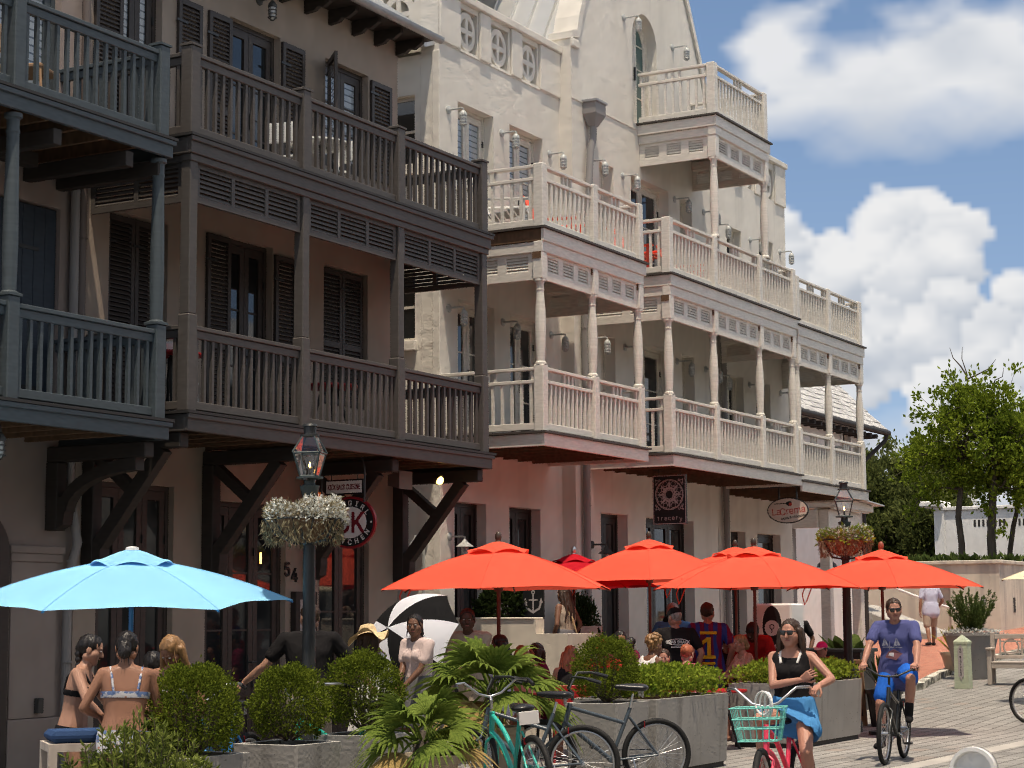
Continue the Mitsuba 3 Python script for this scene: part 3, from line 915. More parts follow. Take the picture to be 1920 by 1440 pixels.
downspout(B, 16.30, YB - 0.10, 4.0, 9.2, 'downspout_brown')
# eave with shaped rafter tails, gutter and metal roof
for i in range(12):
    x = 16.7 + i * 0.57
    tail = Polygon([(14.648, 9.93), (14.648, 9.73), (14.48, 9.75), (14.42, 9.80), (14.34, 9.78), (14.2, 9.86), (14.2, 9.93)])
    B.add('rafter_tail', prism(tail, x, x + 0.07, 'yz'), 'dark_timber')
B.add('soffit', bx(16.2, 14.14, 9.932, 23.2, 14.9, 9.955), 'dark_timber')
roof = Polygon([(14.12, 9.957), (14.12, 9.99), (18.5, 13.06), (18.5, 13.0)])
B.add('roof', prism(roof, 16.2, 23.24, 'yz'), 'metal_roof')
for i in range(18):
    x = 16.25 + i * 0.41
    B.add('roof__standing_seam', prism(Polygon([(14.13, 9.992), (14.13, 10.03), (18.5, 13.10), (18.5, 13.062)]), x - 0.01, x + 0.01, 'yz'), 'metal_roof')
gut = [(13.99 + 0.065 * (1 - math.cos(t)), 9.97 - 0.085 * math.sin(t)) for t in np.linspace(0, math.pi, 9)]
B.add('gutter', prism(Polygon(gut + [(g[0] * 0.9 + 14.055 * 0.1, g[1] * 0.93 + 9.97 * 0.07) for g in gut[::-1]]).buffer(0.001), 16.2, 23.26, 'yz'), 'galvanized', smooth=30)
# caged lamp under the eave, floodlight and loudspeaker under the lower balcony
wall_lamp(B, (19.68, YB, 9.62), m='lamp_dark', reach=0.22)
n = B.add('floodlight', xf(lathe([(0.02, 0.0), (0.05, 0.01), (0.075, 0.09), (0.07, 0.09), (0, 0.07)], 14), trans(22.35, 13.62, 3.55) @ rotx(2.15)), 'dark_timber', smooth=35)
B.add(f'{n}__bulb', sph((22.35, 13.545, 3.50), 0.058, 20), 'sign_white', emit=(3.0, 1.8, 0.4))
B.add('loudspeaker', man(m3.Manifold.hull_points(np.array([(21.6 + x * (0.16 if y < 0 else 0.1), 13.72 + y * 0.11, 3.46 + z * (0.12 if y < 0 else 0.07)) for x in (-1, 1) for y in (-1, 1) for z in (-1, 1)]))), 'downspout_brown')
B.add('loudspeaker__bracket', bx(21.58, 13.76, 3.56, 21.62, 13.80, 3.69), 'black_iron')
for ch, x in (('5', 20.30), ('4', 20.46)):
    B.add('house_number', xf(meshkit.text_mesh(ch, 0.17, 0.02, bold=True), trans(x, YB - 0.001, 2.2 if ch == '5' else 2.13) @ rotx(math.pi / 2)), 'sign_black')
B.add('pier_base', bv(20.38, YB - 0.03, 0.02, 21.08, YB - 0.001, 0.5), 'stucco_brown')
B.add('menu_case', bv(20.47, YB - 0.09, 1.15, 20.95, YB - 0.002, 2.0), 'dark_timber')
B.add('menu_case__menu_sheet', bx(20.56, YB - 0.094, 1.35, 20.86, YB - 0.092, 1.9), 'sign_grey')
B.add('indoor_lamp', xf(lathe([(0, -0.12), (0.04, -0.12), (0.05, 0.0), (0.04, 0.12), (0, 0.12)], 10), trans(19.98, YB + 0.115, 2.42) @ scl(0.45, 0.3, 0.6)), 'sign_white', emit=(2.0, 0.9, 0.2))
thing('balcony_building', 'dark taupe timber balconies on a tan stucco building with louvred shutters and number 54', 'building', B)

# ------------------------------------------------------------------ the blue-grey balcony building
B = Kit()
arch = unary_union([rect(13.2, 0.05, 15.33, 2.35), affinity.scale(Point(14.265, 2.35).buffer(1.065, 24), 1, 0.62)])
mid_o = rect(14.6, 3.75, 16.05, 6.2)
up_o = rect(14.0, 6.83, 16.0, 9.2)
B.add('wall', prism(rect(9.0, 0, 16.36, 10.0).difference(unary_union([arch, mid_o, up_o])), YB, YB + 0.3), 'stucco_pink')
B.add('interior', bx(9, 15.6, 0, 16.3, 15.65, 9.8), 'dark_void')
for w, d0, d1 in ((0.19, 0.06, 0.0), (0.09, 0.03, 0.1)):
    inner = affinity.scale(arch, (2.13 - 2 * w) / 2.13, 1, origin=(14.265, 0))
    inner = inner.intersection(affinity.translate(affinity.scale(arch, 1, 1), 0, -w))
    B.add('arch_surround', prism(arch.difference(inner), YB - d0, YB + 0.05 + d1), 'taupe_door')
B.add('arch_glass', prism(arch.buffer(-0.02), YB + 0.2, YB + 0.22), 'pane_glass')
for z in (0.9, 1.7, 2.4):
    B.add('arch_glass__glazing_bar', bx(13.2, YB + 0.17, z - 0.025, 15.33, YB + 0.198, z + 0.025), 'taupe_door')
B.add('pilaster_band', bv(15.36, YB - 0.05, 2.37, 16.2, YB - 0.002, 2.45), 'stucco_pink')
B.add('pilaster_band', bv(15.38, YB - 0.035, 2.28, 16.18, YB - 0.002, 2.368), 'stucco_pink')
B.add('pilaster', bv(15.40, YB - 0.02, 0.62, 16.1, YB - 0.002, 2.278), 'stucco_pink')
B.add('plinth', bv(15.36, YB - 0.05, 0.0, 16.2, YB - 0.002, 0.615), 'stucco_pink')
for i in (0, 1):
    shutter(B, trans(14.62 + i * 0.72, YB + 0.05, 3.78), 0.70, 2.40, 'navy_timber', plank=True)
door(B, 'window', 14.0, 16.0, 6.83, 9.2, YB + 0.1, 'blue_timber', 'blind_glass', leaves=3, rows=3, handle=False)
posts_c = [11.6, 13.82, 16.03]
PBL = posts_c
balcony(B, 'balcony', 11.6, 16.03, 13.25, YB, 3.77, 'blue_timber', 'plain', posts_c, roof_z=None, left=False, right=True)
balcony(B, 'balcony_001', 11.6, 16.03, 13.25, YB, 6.83, 'blue_timber', 'plain', posts_c, roof_z=None, left=False, right=True)
for x in posts_c:
    z0, z1 = 3.77 + 1.01, 6.83 - 0.24
    prof = [(0.088, 0), (0.088, 0.035), (0.07, 0.05), (0.078, 0.5), (0.074, 0.9), (0.062, z1 - z0 - 0.2), (0.07, z1 - z0 - 0.19), (0.07, z1 - z0 - 0.17), (0.062, z1 - z0 - 0.16), (0.064, z1 - z0 - 0.06), (0.09, z1 - z0 - 0.04), (0.09, z1 - z0)]
    v, f = lathe(prof, 18, x, 13.25)
    B.add('balcony__column', (v + (0, 0, z0), f), 'blue_timber', smooth=40)
B.add('balcony_001__beam', bv(11.6, 14.1, 6.42, 15.1, 14.25, 6.57), 'dark_timber')
for x in (12.2, 13.3, 14.4, 15.5, 16.02):
    B.add('balcony_001__beam', bv(x - 0.06, 13.2, 6.40, x + 0.06, YB - 0.004, 6.565), 'dark_timber')
bracket_kit(B, 15.98, YB, 13.25, 3.53, 2.62, 'dark_timber', curved=True)
wall_lamp(B, (13.86, 13.42, 3.50), m='lamp_dark', reach=0.06)
n = B.add('downspout', tube([(16.2, YB - 0.08, 0.05), (16.2, YB - 0.08, 1.9), (16.22, YB - 0.1, 2.2), (16.30, YB - 0.12, 2.5), (16.22, YB - 0.12, 2.8), (16.2, YB - 0.08, 3.1), (16.2, YB - 0.08, 6.6)], 0.052, 10), 'downspout_grey', smooth=40)
for z in (0.6, 1.2, 1.9, 2.3, 2.75):
    B.add(f'{n}__joint', xf(torus(0.056, 0.01, 12, 5, 'z'), trans(16.2 if z < 2 else 16.25, YB - 0.09, z)), 'downspout_grey')
B.add('outlet_box', bv(15.78, YB - 0.09, 0.42 + 0.25, 15.86, YB - 0.021, 0.83), 'lamp_dark')
thing('blue_balcony_building', 'pink stucco building with blue-grey timber balconies and an arched doorway', 'building', B)

# ------------------------------------------------------------------ the cream building
B = Kit()
YL, YT = 14.95, 14.70
CX0, TX0, TX1, CX1 = 24.67, 28.63, 34.62, 39.25
left_o = [(25.22, 4.34, 26.36, 6.52), (26.87, 4.34, 28.02, 6.52), (25.24, 7.37, 26.36, 9.63), (26.89, 7.37, 28.03, 9.63), (25.1, 0.05, 26.06, 3.4), (26.8, 0.05, 27.84, 3.4)]


def roundel(cx, cz, w, h):
    """The pierced screen: a ring with a cross, open quadrants and open corners."""
    ring_o = affinity.scale(Point(cx, cz).buffer(1, 24), w * 0.47, h * 0.47)
    ring_i = affinity.scale(Point(cx, cz).buffer(1, 24), w * 0.33, h * 0.33)
    cross = unary_union([rect(cx - 0.04, cz - h, cx + 0.04, cz + h), rect(cx - w, cz - 0.04, cx + w, cz + 0.04)])
    full = rect(cx - w / 2, cz - h / 2, cx + w / 2, cz + h / 2)
    corners = full.buffer(-0.012).difference(ring_o.buffer(0.012)).difference(unary_union([rect(cx - 0.14, cz - h, cx + 0.14, cz + h), rect(cx - w, cz - 0.16, cx + w, cz + 0.16)]))
    return full.difference(ring_i.difference(cross)).difference(corners), ring_o.difference(ring_i).union(cross.intersection(ring_o))


rl = [(25.58, 0.56), (26.58, 0.58), (27.60, 0.54)]
rr = [(36.05, 0.6), (37.15, 0.6), (38.3, 0.6)]
holes_l = left_o + [(c - w / 2, 10.50, c + w / 2, 11.16) for c, w in rl]
B.add('wall', prism(wall_panel(CX0, TX0, 0, 11.24, holes_l), YL, YL + 0.32), 'stucco_cream')
for i, (c, w) in enumerate(rl):
    pl, rg = roundel(c, 10.83, w, 0.66)
    n = B.add('pierced_screen', prism(pl, YL + 0.075, YL + 0.24), 'stucco_cream')
    B.add(f'{n}__ring', prism(rg, YL + 0.03, YL + 0.074), 'stucco_cream')
for x0, x1 in ((CX0 + 0.001, 25.28), (25.90, 26.24), (26.93, 27.28), (27.92, TX0 - 0.002)):
    B.add('parapet_pier', bv(x0, YL - 0.045, 10.46, x1, YL - 0.001, 11.238, 0.01), 'stucco_cream')
B.add('parapet_coping', bv(CX0 - 0.03, YL - 0.09, 11.242, TX0 - 0.002, YL + 0.36, 11.37, 0.015), 'stucco_cream')
# sunlit side wall with two sash windows
side_o = [rect(15.38, 8.55, 16.3, 9.66), rect(15.38, 5.83, 16.3, 6.9)]
B.add('side_wall', prism(rect(YL + 0.322, 0, 20.5, 10.28).difference(unary_union(side_o)), CX0, CX0 + 0.3, 'yz'), 'stucco_cream')
for z0, z1 in ((8.55, 9.66), (5.83, 6.9)):
    n = B.add('window', prism(rect(15.38, z0, 16.3, z1).difference(unary_union([rect(15.44, z0 + 0.06, 16.24, (z0 + z1) / 2 - 0.02), rect(15.44, (z0 + z1) / 2 + 0.02, 16.24, z1 - 0.06)])), CX0 + 0.1, CX0 + 0.16, 'yz'), 'cream_door')
    B.add(f'{n}__pane', bx(CX0 + 0.12, 15.44, z0 + 0.06, CX0 + 0.135, 16.24, (z0 + z1) / 2 - 0.02), 'pane_glass')
    B.add(f'{n}__pane', bx(CX0 + 0.12, 15.44, (z0 + z1) / 2 + 0.02, CX0 + 0.135, 16.24, z1 - 0.06), 'pane_glass')
    B.add(f'{n}__sill', bv(CX0 - 0.09, 15.34, z0 - 0.15, CX0 + 0.098, 16.35, z0 - 0.001), 'stucco_cream')
B.add('side_screen_wall', prism(rect(15.28, 10.45, 18.4, 11.9).difference(rect(15.6, 10.75, 16.2, 11.45).difference(roundel(15.9, 11.1, 0.6, 0.7)[0])), CX0 + 0.35, CX0 + 0.6, 'yz'), 'stucco_cream')
B.add('side_eave', prism(Polygon([(CX0 + 0.3, 10.62), (CX0 + 0.3, 10.50), (CX0 - 0.30, 10.28), (CX0 - 0.30, 10.34)]), 15.02, 20.5), 'metal_roof')
gut = [(CX0 - 0.40 + 0.06 * (1 - math.cos(t)), 10.36 - 0.08 * math.sin(t)) for t in np.linspace(0, math.pi, 9)]
B.add('side_gutter', prism(Polygon(gut).buffer(0.004), 14.98, 20.5), 'galvanized', smooth=30)
B.add('corner_strip', bv(CX0 - 0.035, YL - 0.03, 0.0, CX0 - 0.001, YL + 0.1, 10.3, 0.01), 'stucco_cream')
for a in left_o:
    if a[1] > 1:
        door(B, 'door', a[0], a[2], a[1], a[3], YL + 0.17, 'cream_door', 'blind_glass' if a[1] > 7 else 'pane_glass', rows=3)
    else:
        door(B, 'shop_door', a[0], a[2], a[1], a[3], YL + 0.17, 'black_door', rows=1, lower=0.5)
# the gabled tower
gable = Polygon([(TX0, 0), (TX1, 0), (TX1, 11.5), (34.36, 11.56), (34.26, 11.9), (34.02, 12.45), (32.3, 15.5), (30.95, 15.5), (29.23, 12.45), (28.99, 11.9), (28.89, 11.56), (TX0, 11.5)])
arch_o = unary_union([rect(31.06, 10.57, 32.14, 12.15), affinity.scale(Point(31.6, 12.15).buffer(0.54, 24), 1, 1.05)])
tower_o = [(29.65, 7.37, 30.22, 9.55), (30.93, 7.37, 32.56, 9.57), (33.07, 7.37, 33.64, 9.55), (29.62, 4.34, 30.2, 6.5), (30.95, 4.34, 32.55, 6.55), (33.05, 4.34, 33.62, 6.55), (29.55, 0.05, 30.6, 3.42), (31.35, 0.05, 33.45, 3.42)]
th = unary_union([rect(*o) for o in tower_o] + [arch_o])
B.add('tower_wall', prism(gable.difference(th), YT, YT + 0.36), 'stucco_cream')
cop = Polygon([(TX0 - 0.03, 11.50), (28.87, 11.57), (28.97, 11.92), (29.21, 12.47), (30.94, 15.54), (30.82, 15.6), (29.11, 12.5), (28.86, 11.96), (28.78, 11.68), (TX0 - 0.03, 11.62)])
B.add('gable_coping', prism(cop.buffer(0.004), YT - 0.05, YT + 0.42), 'stucco_cream')
B.add('gable_coping', prism(affinity.scale(cop.buffer(0.004), -1, 1, origin=((TX0 + TX1) / 2, 0)), YT - 0.05, YT + 0.42), 'stucco_cream')
B.add('kneeler', bv(TX0 - 0.05, YT - 0.06, 11.34, TX0 + 0.22, YT - 0.002, 11.498, 0.02), 'stucco_cream')
B.add('tower_return', bx(TX0 + 0.001, YT + 0.362, 0, TX0 + 0.3, 17.4, 11.4), 'stucco_cream')
B.add('tower_return', bx(TX1 - 0.3, YT + 0.362, 0, TX1 - 0.001, 17.4, 11.4), 'stucco_cream')
B.add('string_course', bv(TX0 - 0.012, YT - 0.018, 10.44, 31.2, YT - 0.001, 10.47, 0.004), 'stucco_cream')
B.add('string_course', bv(CX0 - 0.001, YL - 0.018, 10.44, TX0 - 0.013, YL - 0.0005, 10.459, 0.004), 'stucco_cream')
for a in tower_o:
    wide = a[2] - a[0] > 1.2
    if a[1] > 1:
        door(B, 'door' if wide else 'window', a[0], a[2], a[1], a[3], YT + 0.2, 'cream_door', 'pane_glass', leaves=2 if wide else 1, rows=3, handle=wide)
    else:
        door(B, 'shop_door', a[0], a[2], a[1], a[3], YT + 0.2, 'black_door', leaves=3 if wide else 2, rows=1, lower=0.5, handle=not wide)
n = B.add('arched_door', prism(arch_o.difference(arch_o.buffer(-0.06)), YT + 0.2, YT + 0.3), 'cream_door')
for s in (0, 1):
    half = arch_o.buffer(-0.065).intersection(rect(31.06 + s * 0.545, 10, 31.595 + s * 0.545, 13.5))
    glass = half.buffer(-0.085)
    B.add(f'{n}__leaf', prism(half.difference(glass), YT + 0.215, YT + 0.27), 'cream_door')
    B.add(f'{n}__pane', prism(glass, YT + 0.235, YT + 0.25), 'teal_glass')
    for z in (11.2, 11.75, 12.2):
        B.add(f'{n}__glazing_bar', prism(glass.intersection(rect(30, z - 0.012, 33, z + 0.012)), YT + 0.222, YT + 0.262), 'cream_door')
B.add(f'{n}__handle', bx(31.57, YT + 0.18, 11.5, 31.60, YT + 0.212, 11.75), 'black_iron')
# right wing
right_o = [(35.95, 7.37, 36.72, 9.55), (37.7, 7.37, 38.5, 9.6), (35.9, 4.34, 36.68, 6.5), (37.35, 4.34, 38.15, 6.5), (34.8, 0.05, 35.25, 3.38), (35.85, 0.05, 36.62, 3.34), (37.25, 0.05, 38.55, 3.34)]
B.add('right_wall', prism(wall_panel(TX1, CX1, 0, 11.36, right_o + [(c - w / 2, 10.55, c + w / 2, 11.22) for c, w in rr]), YL, YL + 0.32), 'stucco_cream')
for c, w in rr:
    pl, rg = roundel(c, 10.885, w, 0.67)
    n = B.add('pierced_screen', prism(pl, YL + 0.075, YL + 0.24), 'stucco_cream')
    B.add(f'{n}__ring', prism(rg, YL + 0.03, YL + 0.074), 'stucco_cream')
for x0, x1 in ((TX1 + 0.002, 35.7), (36.4, 36.8), (37.5, 37.95), (38.65, CX1 - 0.001)):
    B.add('parapet_pier', bv(x0, YL - 0.045, 10.5, x1, YL - 0.001, 11.358, 0.01), 'stucco_cream')
B.add('parapet_coping', bv(TX1 + 0.002, YL - 0.09, 11.362, CX1 + 0.04, YL + 0.36, 11.48, 0.015), 'stucco_cream')
B.add('end_wall', bx(CX1 - 0.3, YL + 0.322, 0, CX1 - 0.001, 20.5, 11.36), 'stucco_cream')
for a in right_o:
    door(B, 'window' if a[1] > 1 else 'shop_door', a[0], a[2], a[1], a[3], YL + 0.17, 'cream_door' if a[1] > 1 else 'black_door', leaves=1, rows=3 if a[1] > 1 else 1, handle=False)
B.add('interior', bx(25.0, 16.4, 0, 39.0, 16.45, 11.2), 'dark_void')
B.add('terrace_floor', bx(25.0, 15.3, 10.2, 28.6, 17.2, 10.25), 'flashing_grey')
# set-back upper storey behind the parapet, dormer and standing seam roof
B.add('upper_wall', bx(26.0, 17.25, 10.2, 31.5, 17.5, 13.4), 'stucco_cream')
B.add('upper_pier', bx(30.2, 16.9, 10.2, 30.75, 17.248, 13.4), 'stucco_cream')
B.add('roof', prism(Polygon([(28.66, 11.42), (28.66, 11.36), (31.62, 16.2), (31.62, 16.28)]), YT + 0.43, 22.0), 'metal_roof')
B.add('roof', prism(Polygon([(34.60, 11.42), (34.60, 11.36), (31.63, 16.2), (31.63, 16.28)]), YT + 0.43, 22.0), 'metal_roof')
for i in range(14):
    y = YT + 0.6 + i * 0.42
    B.add('roof__standing_seam', prism(Polygon([(28.66, 11.43), (28.60, 11.46), (31.56, 16.31), (31.62, 16.285)]), y - 0.012, y + 0.012), 'metal_roof')
dr_roof = Polygon([(27.6, 12.2), (29.6, 13.5), (29.6, 13.44), (27.6, 12.14)])
B.add('dormer_roof', prism(dr_roof, 16.4, 17.24), 'metal_roof')
# lamps on the facade
for x, z in ((24.95, 9.42), (26.62, 9.42), (28.27, 9.42), (24.95, 6.33), (26.62, 6.33), (28.27, 6.33)):
    wall_lamp(B, (x, YL, z))
for x, z in ((29.28, 9.47), (30.58, 9.47), (32.82, 9.47), (34.2, 9.47), (29.28, 6.38), (30.58, 6.38), (32.82, 6.38), (34.15, 6.38), (30.72, 12.42), (32.85, 12.42)):
    wall_lamp(B, (x, YT, z), reach=0.3)
for x, z in ((35.3, 6.38), (37.0, 6.38), (38.75, 6.38), (35.4, 9.45), (37.2, 9.45), (38.9, 9.47)):
    wall_lamp(B, (x, YL, z))
wall_lamp(B, (30.3, 16.9, 12.95), reach=0.24)
wall_lamp(B, (CX0 - 0.036, 15.2, 2.86), d=(-1, 0), shade=True)
wall_lamp(B, (25.0 - 0.05, YL, 2.86), shade=True)
wall_lamp(B, (29.2, YT, 2.86), m='lamp_dark', shade=True)
B.add('conduit', tube([(CX0 - 0.05, 15.2, 2.72), (CX0 - 0.05, 15.2, 0.4)], 0.022, 6), 'lamp_grey')
# scuppers and downspouts
for x, s in ((29.22, -1), (35.0, 1)):
    y = YT if s < 0 else YL
    n = B.add('rain_head', man(m3.Manifold.hull_points(np.array([(x + a * w, y - 0.002 - d, z) for a in (-1, 1) for (w, d, z) in ((0.19, 0, 10.46), (0.19, 0.26, 10.46), (0.19, 0, 10.26), (0.19, 0.26, 10.26), (0.07, 0.04, 10.06), (0.07, 0.17, 10.06))]))), 'downspout_grey')
    B.add(f'{n}__rim', bv(x - 0.22, y - 0.29, 10.455, x + 0.22, y - 0.003, 10.50), 'galvanized')
    B.add('downspout', tube([(x, y - 0.11, 10.08), (x, y - 0.11, 9.86), (x + s * 0.1, y - 0.1, 9.6), (x + s * 0.34, y - 0.09, 7.4), (x + s * 0.36, y - 0.09, 7.1)], 0.062, 10), 'downspout_grey', smooth=40)
    downspout(B, x + s * 0.36 if s < 0 else 35.45, y - 0.09, 0.1, 7.1, r=0.062)
# balconies
cream = dict(cream=True, columns=True)
balcony(B, 'balcony', 24.73, 28.06, 13.25, YL, 4.34, 'cream_timber', 'cream', [24.73, 26.42, 28.06], roof_z=7.37, **cream, nside=3)
balcony(B, 'balcony_001', 24.76, 28.08, 13.25, YL, 7.37, 'cream_timber', 'cream', [24.76, 26.44, 28.08], roof_z=None, cream=True, joists=False, raw_side=True)
balcony(B, 'balcony_002', 29.25, 34.98, 13.25, YT, 4.34, 'cream_timber', 'cream', [29.25, 31.15, 33.3, 34.98], roof_z=7.37, wins=[3, 4, 3], **cream, nside=2)
balcony(B, 'balcony_003', 29.27, 35.02, 13.25, YT, 7.37, 'cream_timber', 'cream', [29.27, 31.17, 33.3, 35.02], roof_z=None, cream=True, joists=False)
balcony(B, 'balcony_004', 35.22, 38.9, 13.25, YL, 4.24, 'cream_timber', 'cream', [35.22, 37.0, 38.9], roof_z=7.27, **cream, left=False, wins=3, nside=2)
balcony(B, 'balcony_005', 35.22, 38.9, 13.25, YL, 7.27, 'cream_timber', 'cream', [35.22, 37.0, 38.9], roof_z=None, cream=True, left=False, joists=False)
balcony(B, 'balcony_006', 31.33, 33.72, 13.25, YT, 10.57, 'cream_timber', 'cream', [31.33, 33.72], roof_z=None, cream=True, joists=True)
# the frieze and the two columns that carry the topmost balcony from the one below
louvre_frieze(B, 'balcony_006', (31.41, 13.24), (33.64, 13.24), 9.79, 10.188, 'cream_timber', 4, True)
louvre_frieze(B, 'balcony_006', (31.33, 13.33), (31.33, YT - 0.004), 9.79, 10.188, 'cream_timber', 3, True)
louvre_frieze(B, 'balcony_006', (33.72, 13.33), (33.72, YT - 0.004), 9.79, 10.188, 'cream_timber', 3, True)
B.add('balcony_006__header', bv(31.24, 13.165, 10.19, 33.81, 13.31, 10.348), 'cream_timber')
for x in (31.33, 33.72):
    B.add('balcony_006__side_header', bv(x - 0.06, 13.312, 10.19, x + 0.06, YT - 0.002, 10.348), 'cream_timber')
    B.add('balcony_006__post_block', bv(x - 0.08, 13.17, 9.79, x + 0.08, 13.33, 10.189, 0.01), 'cream_timber')
    B.add('balcony_006__column', column_mesh(x, 13.25, 8.34, 9.79), 'cream_timber', smooth=40)
thing('gabled_building', 'cream stucco gabled building with pale greige balconies on three levels', 'building', B)

# ------------------------------------------------------------------ umbrellas
def market_umbrella(R, H, hem, phi, fabric_m, finial_m, pole_m='mahogany', n=6, cords=True, pole_r=0.022):
    k = Kit()
    rim = H - 0.11
    vr = R * 0.20

    def rib(a, t, drop=0.0):
        r = vr * 0.6 + (R - vr * 0.6) * t
        z = rim - 0.05 - (rim - 0.05 - hem) * (0.86 * t + 0.14 * t * t) + 0.03 * math.sin(math.pi * t)
        return np.array([r * math.cos(a), r * math.sin(a), z - drop])
    NT, NS = 14, 10
    for i in range(n):
        a0, a1 = phi + i * 2 * math.pi / n, phi + (i + 1) * 2 * math.pi / n
        v, f = [], []
        for it in range(NT + 1):
            t = it / NT
            p, q = rib(a0, t), rib(a1, t)
            for s_ in range(NS + 1):
                s = s_ / NS
                w = 4 * s * (1 - s)
                c = p * (1 - s) + q * s
                c[:2] *= 1 - 0.025 * w * t ** 3
                c[2] += (0.016 * w * math.sin(t * 6 + i * 1.7) - 0.016 * w * t) + 0.035 * w * t ** 6 + 0.006 * math.sin(9 * s + 13 * t + i * 2.1) * w
                v.append(c)
        for it in range(NT):
            for s_ in range(NS):
                b = it * (NS + 1) + s_
                f += [(b, b + NS + 1, b + NS + 2), (b, b + NS + 2, b + 1)]
        k.add('canopy_panel', (np.array(v), np.array(f)), fabric_m, smooth=True)
        k.add('seam', tube([rib(a0, t, -0.002) for t in np.linspace(0.05, 1.0, 10)], 0.005, 5), fabric_m)
        k.add('rib', tube([rib(a0, t, 0.014) for t in np.linspace(0, 1.0, 8)], 0.010, 6), pole_m)
        mid = rib(a0, 0.52, 0.02)
        k.add('strut', tube([(0.03 * math.cos(a0), 0.03 * math.sin(a0), hem + 0.02), mid], 0.009, 6), pole_m)
    v, f = [], []
    NV, NR = n * 10, 6
    for ir in range(NR + 1):
        t = ir / NR
        for j in range(NV):
            a = phi + j * 2 * math.pi / NV
            seg = (j % 10) / 10
            w = 4 * seg * (1 - seg)
            r = vr * t * (1.30 - 0.06 * w)
            z = H - 0.06 - (0.135 + 0.02) * t ** 1.5 + 0.055 * w * t ** 4
            v.append((r * math.cos(a), r * math.sin(a), z))
    for ir in range(NR):
        for j in range(NV):
            j2 = (j + 1) % NV
            f += [(ir * NV + j, (ir + 1) * NV + j, (ir + 1) * NV + j2), (ir * NV + j, (ir + 1) * NV + j2, ir * NV + j2)]
    k.add('vent_cap', (np.array(v), np.array(f)), fabric_m, smooth=True)
    k.add('finial', lathe([(0, H - 0.07), (0.06, H - 0.068), (0.055, H - 0.045), (0, H - 0.035)] if finial_m == 'white_plastic' else [(0, H - 0.07), (0.045, H - 0.065), (0.03, H - 0.05), (0.042, H - 0.02), (0.040, H + 0.02), (0.022, H + 0.05), (0, H + 0.058)], 14), finial_m, smooth=40)
    k.add('pole', tube([(0, 0, 0.05), (0, 0, H - 0.07)], pole_r, 12), pole_m, smooth=40)
    k.add('hub', lathe([(0, hem - 0.02), (0.05, hem - 0.02), (0.055, hem + 0.04), (0.04, hem + 0.06), (0, hem + 0.06)], 12), pole_m, smooth=40)
    k.add('base', lathe([(0, 0.0), (0.24, 0.0), (0.24, 0.05), (0.10, 0.075), (0.045, 0.10), (0.045, 0.32), (0, 0.32)], 20), 'black_iron', smooth=35)
    if cords:
        a = phi + 0.9 * math.pi
        c = rib(a, 0.72)
        k.add('tie_cord', tube([(0.9 * c[0], 0.9 * c[1], c[2] - 0.05), (c[0], c[1], c[2] - 0.32), (c[0] * 1.03, c[1] * 1.03, c[2] - 0.38), (c[0] * 1.06, c[1] * 1.06, c[2] - 0.24), (c[0] * 0.98, c[1] * 0.98, c[2] - 0.03)], 0.008, 5), fabric_m)
    return k


def view_angle(x, y):
    return math.atan2(y, x)


def umb(x, y, R, H, hem, phi_view, fm, fin, label, group=None, tilt=None, **kw):
    """phi_view: angle of one rib measured from the direction pointing to the viewer's right."""
    base = view_angle(x, y) - math.pi / 2 + math.radians(phi_view)
    k = market_umbrella(R, H, hem, base, fm, fin, **kw)
    M = trans(x, y, ground_z(x))
    if tilt:
        M = M @ rotz(view_angle(x, y)) @ roty(tilt) @ rotz(-view_angle(x, y))
    thing('market_umbrella', label, 'umbrella', k, M, group)


OG = 'orange market umbrellas over the café tables'
umb(20.25, 11.45, 1.48, 2.62, 1.98, 22, 'orange_canvas', 'finial_brown', 'orange market umbrella nearest the taupe balcony building, left end of the row', OG)
umb(25.9, 12.1, 1.48, 2.84, 2.16, 30, 'orange_canvas', 'finial_brown', 'orange market umbrella opening in front of the damask shop sign, second in the row', OG)
umb(24.9, 10.05, 1.46, 2.66, 2.02, -16 + 60, 'orange_canvas', 'finial_brown', 'orange market umbrella above the girl cyclist, third in the row', OG)
umb(29.3, 12.15, 1.46, 2.78, 2.1, 10, 'orange_canvas', 'finial_brown', 'orange market umbrella mostly hidden behind the third orange one', OG)
umb(26.35, 8.72, 1.46, 2.62, 2.02, -22 + 60, 'orange_canvas', 'finial_red', 'orange market umbrella with red finial above the man cycling in blue shorts', OG)
umb(26.0, 13.4, 1.3, 2.66, 2.08, 5, 'crimson_canvas', 'silver', 'crimson umbrella peeking between two orange ones, with a silver finial')
umb(13.45, 11.35, 1.42, 2.34, 1.82, 0, 'blue_canvas', 'white_plastic', 'sky blue umbrella shading the group in swimwear', tilt=-0.07, cords=False, pole_m='blue_paint')
umb(33.05, 7.22, 1.55, 2.62, 2.05, 0, 'ivory_canvas', 'finial_brown', 'ivory umbrella at the edge above the bench', pole_r=0.024)


# ------------------------------------------------------------------ gas street lamps with hanging flower baskets
def leaf_cloud(pts, nrm, size, rng, aspect=0.45, bend=0.25, spread=0.9):
    """One bent quad pair per point; nrm: preferred outward direction."""
    n = len(pts)
    d = nrm + rng.normal(0, spread, (n, 3))
    d /= np.linalg.norm(d, axis=1, keepdims=True)
    s = np.cross(d, rng.normal(0, 1, (n, 3)))
    s /= np.linalg.norm(s, axis=1, keepdims=True) + 1e-9
    u = np.cross(d, s)
    L = size * rng.uniform(0.65, 1.25, n)[:, None]
    W = L * aspect
    a, b = pts, pts + d * L
    m = pts + d * L * 0.5 + u * L * bend * rng.uniform(-0.6, 1, n)[:, None]
    v = np.stack([a, m + s * W * 0.5, b, m - s * W * 0.5], 1).reshape(-1, 3)
    i = np.arange(n)[:, None] * 4
    f = np.concatenate([i + [0, 1, 2], i + [0, 2, 3]], 1).reshape(-1, 3)
    return v, f


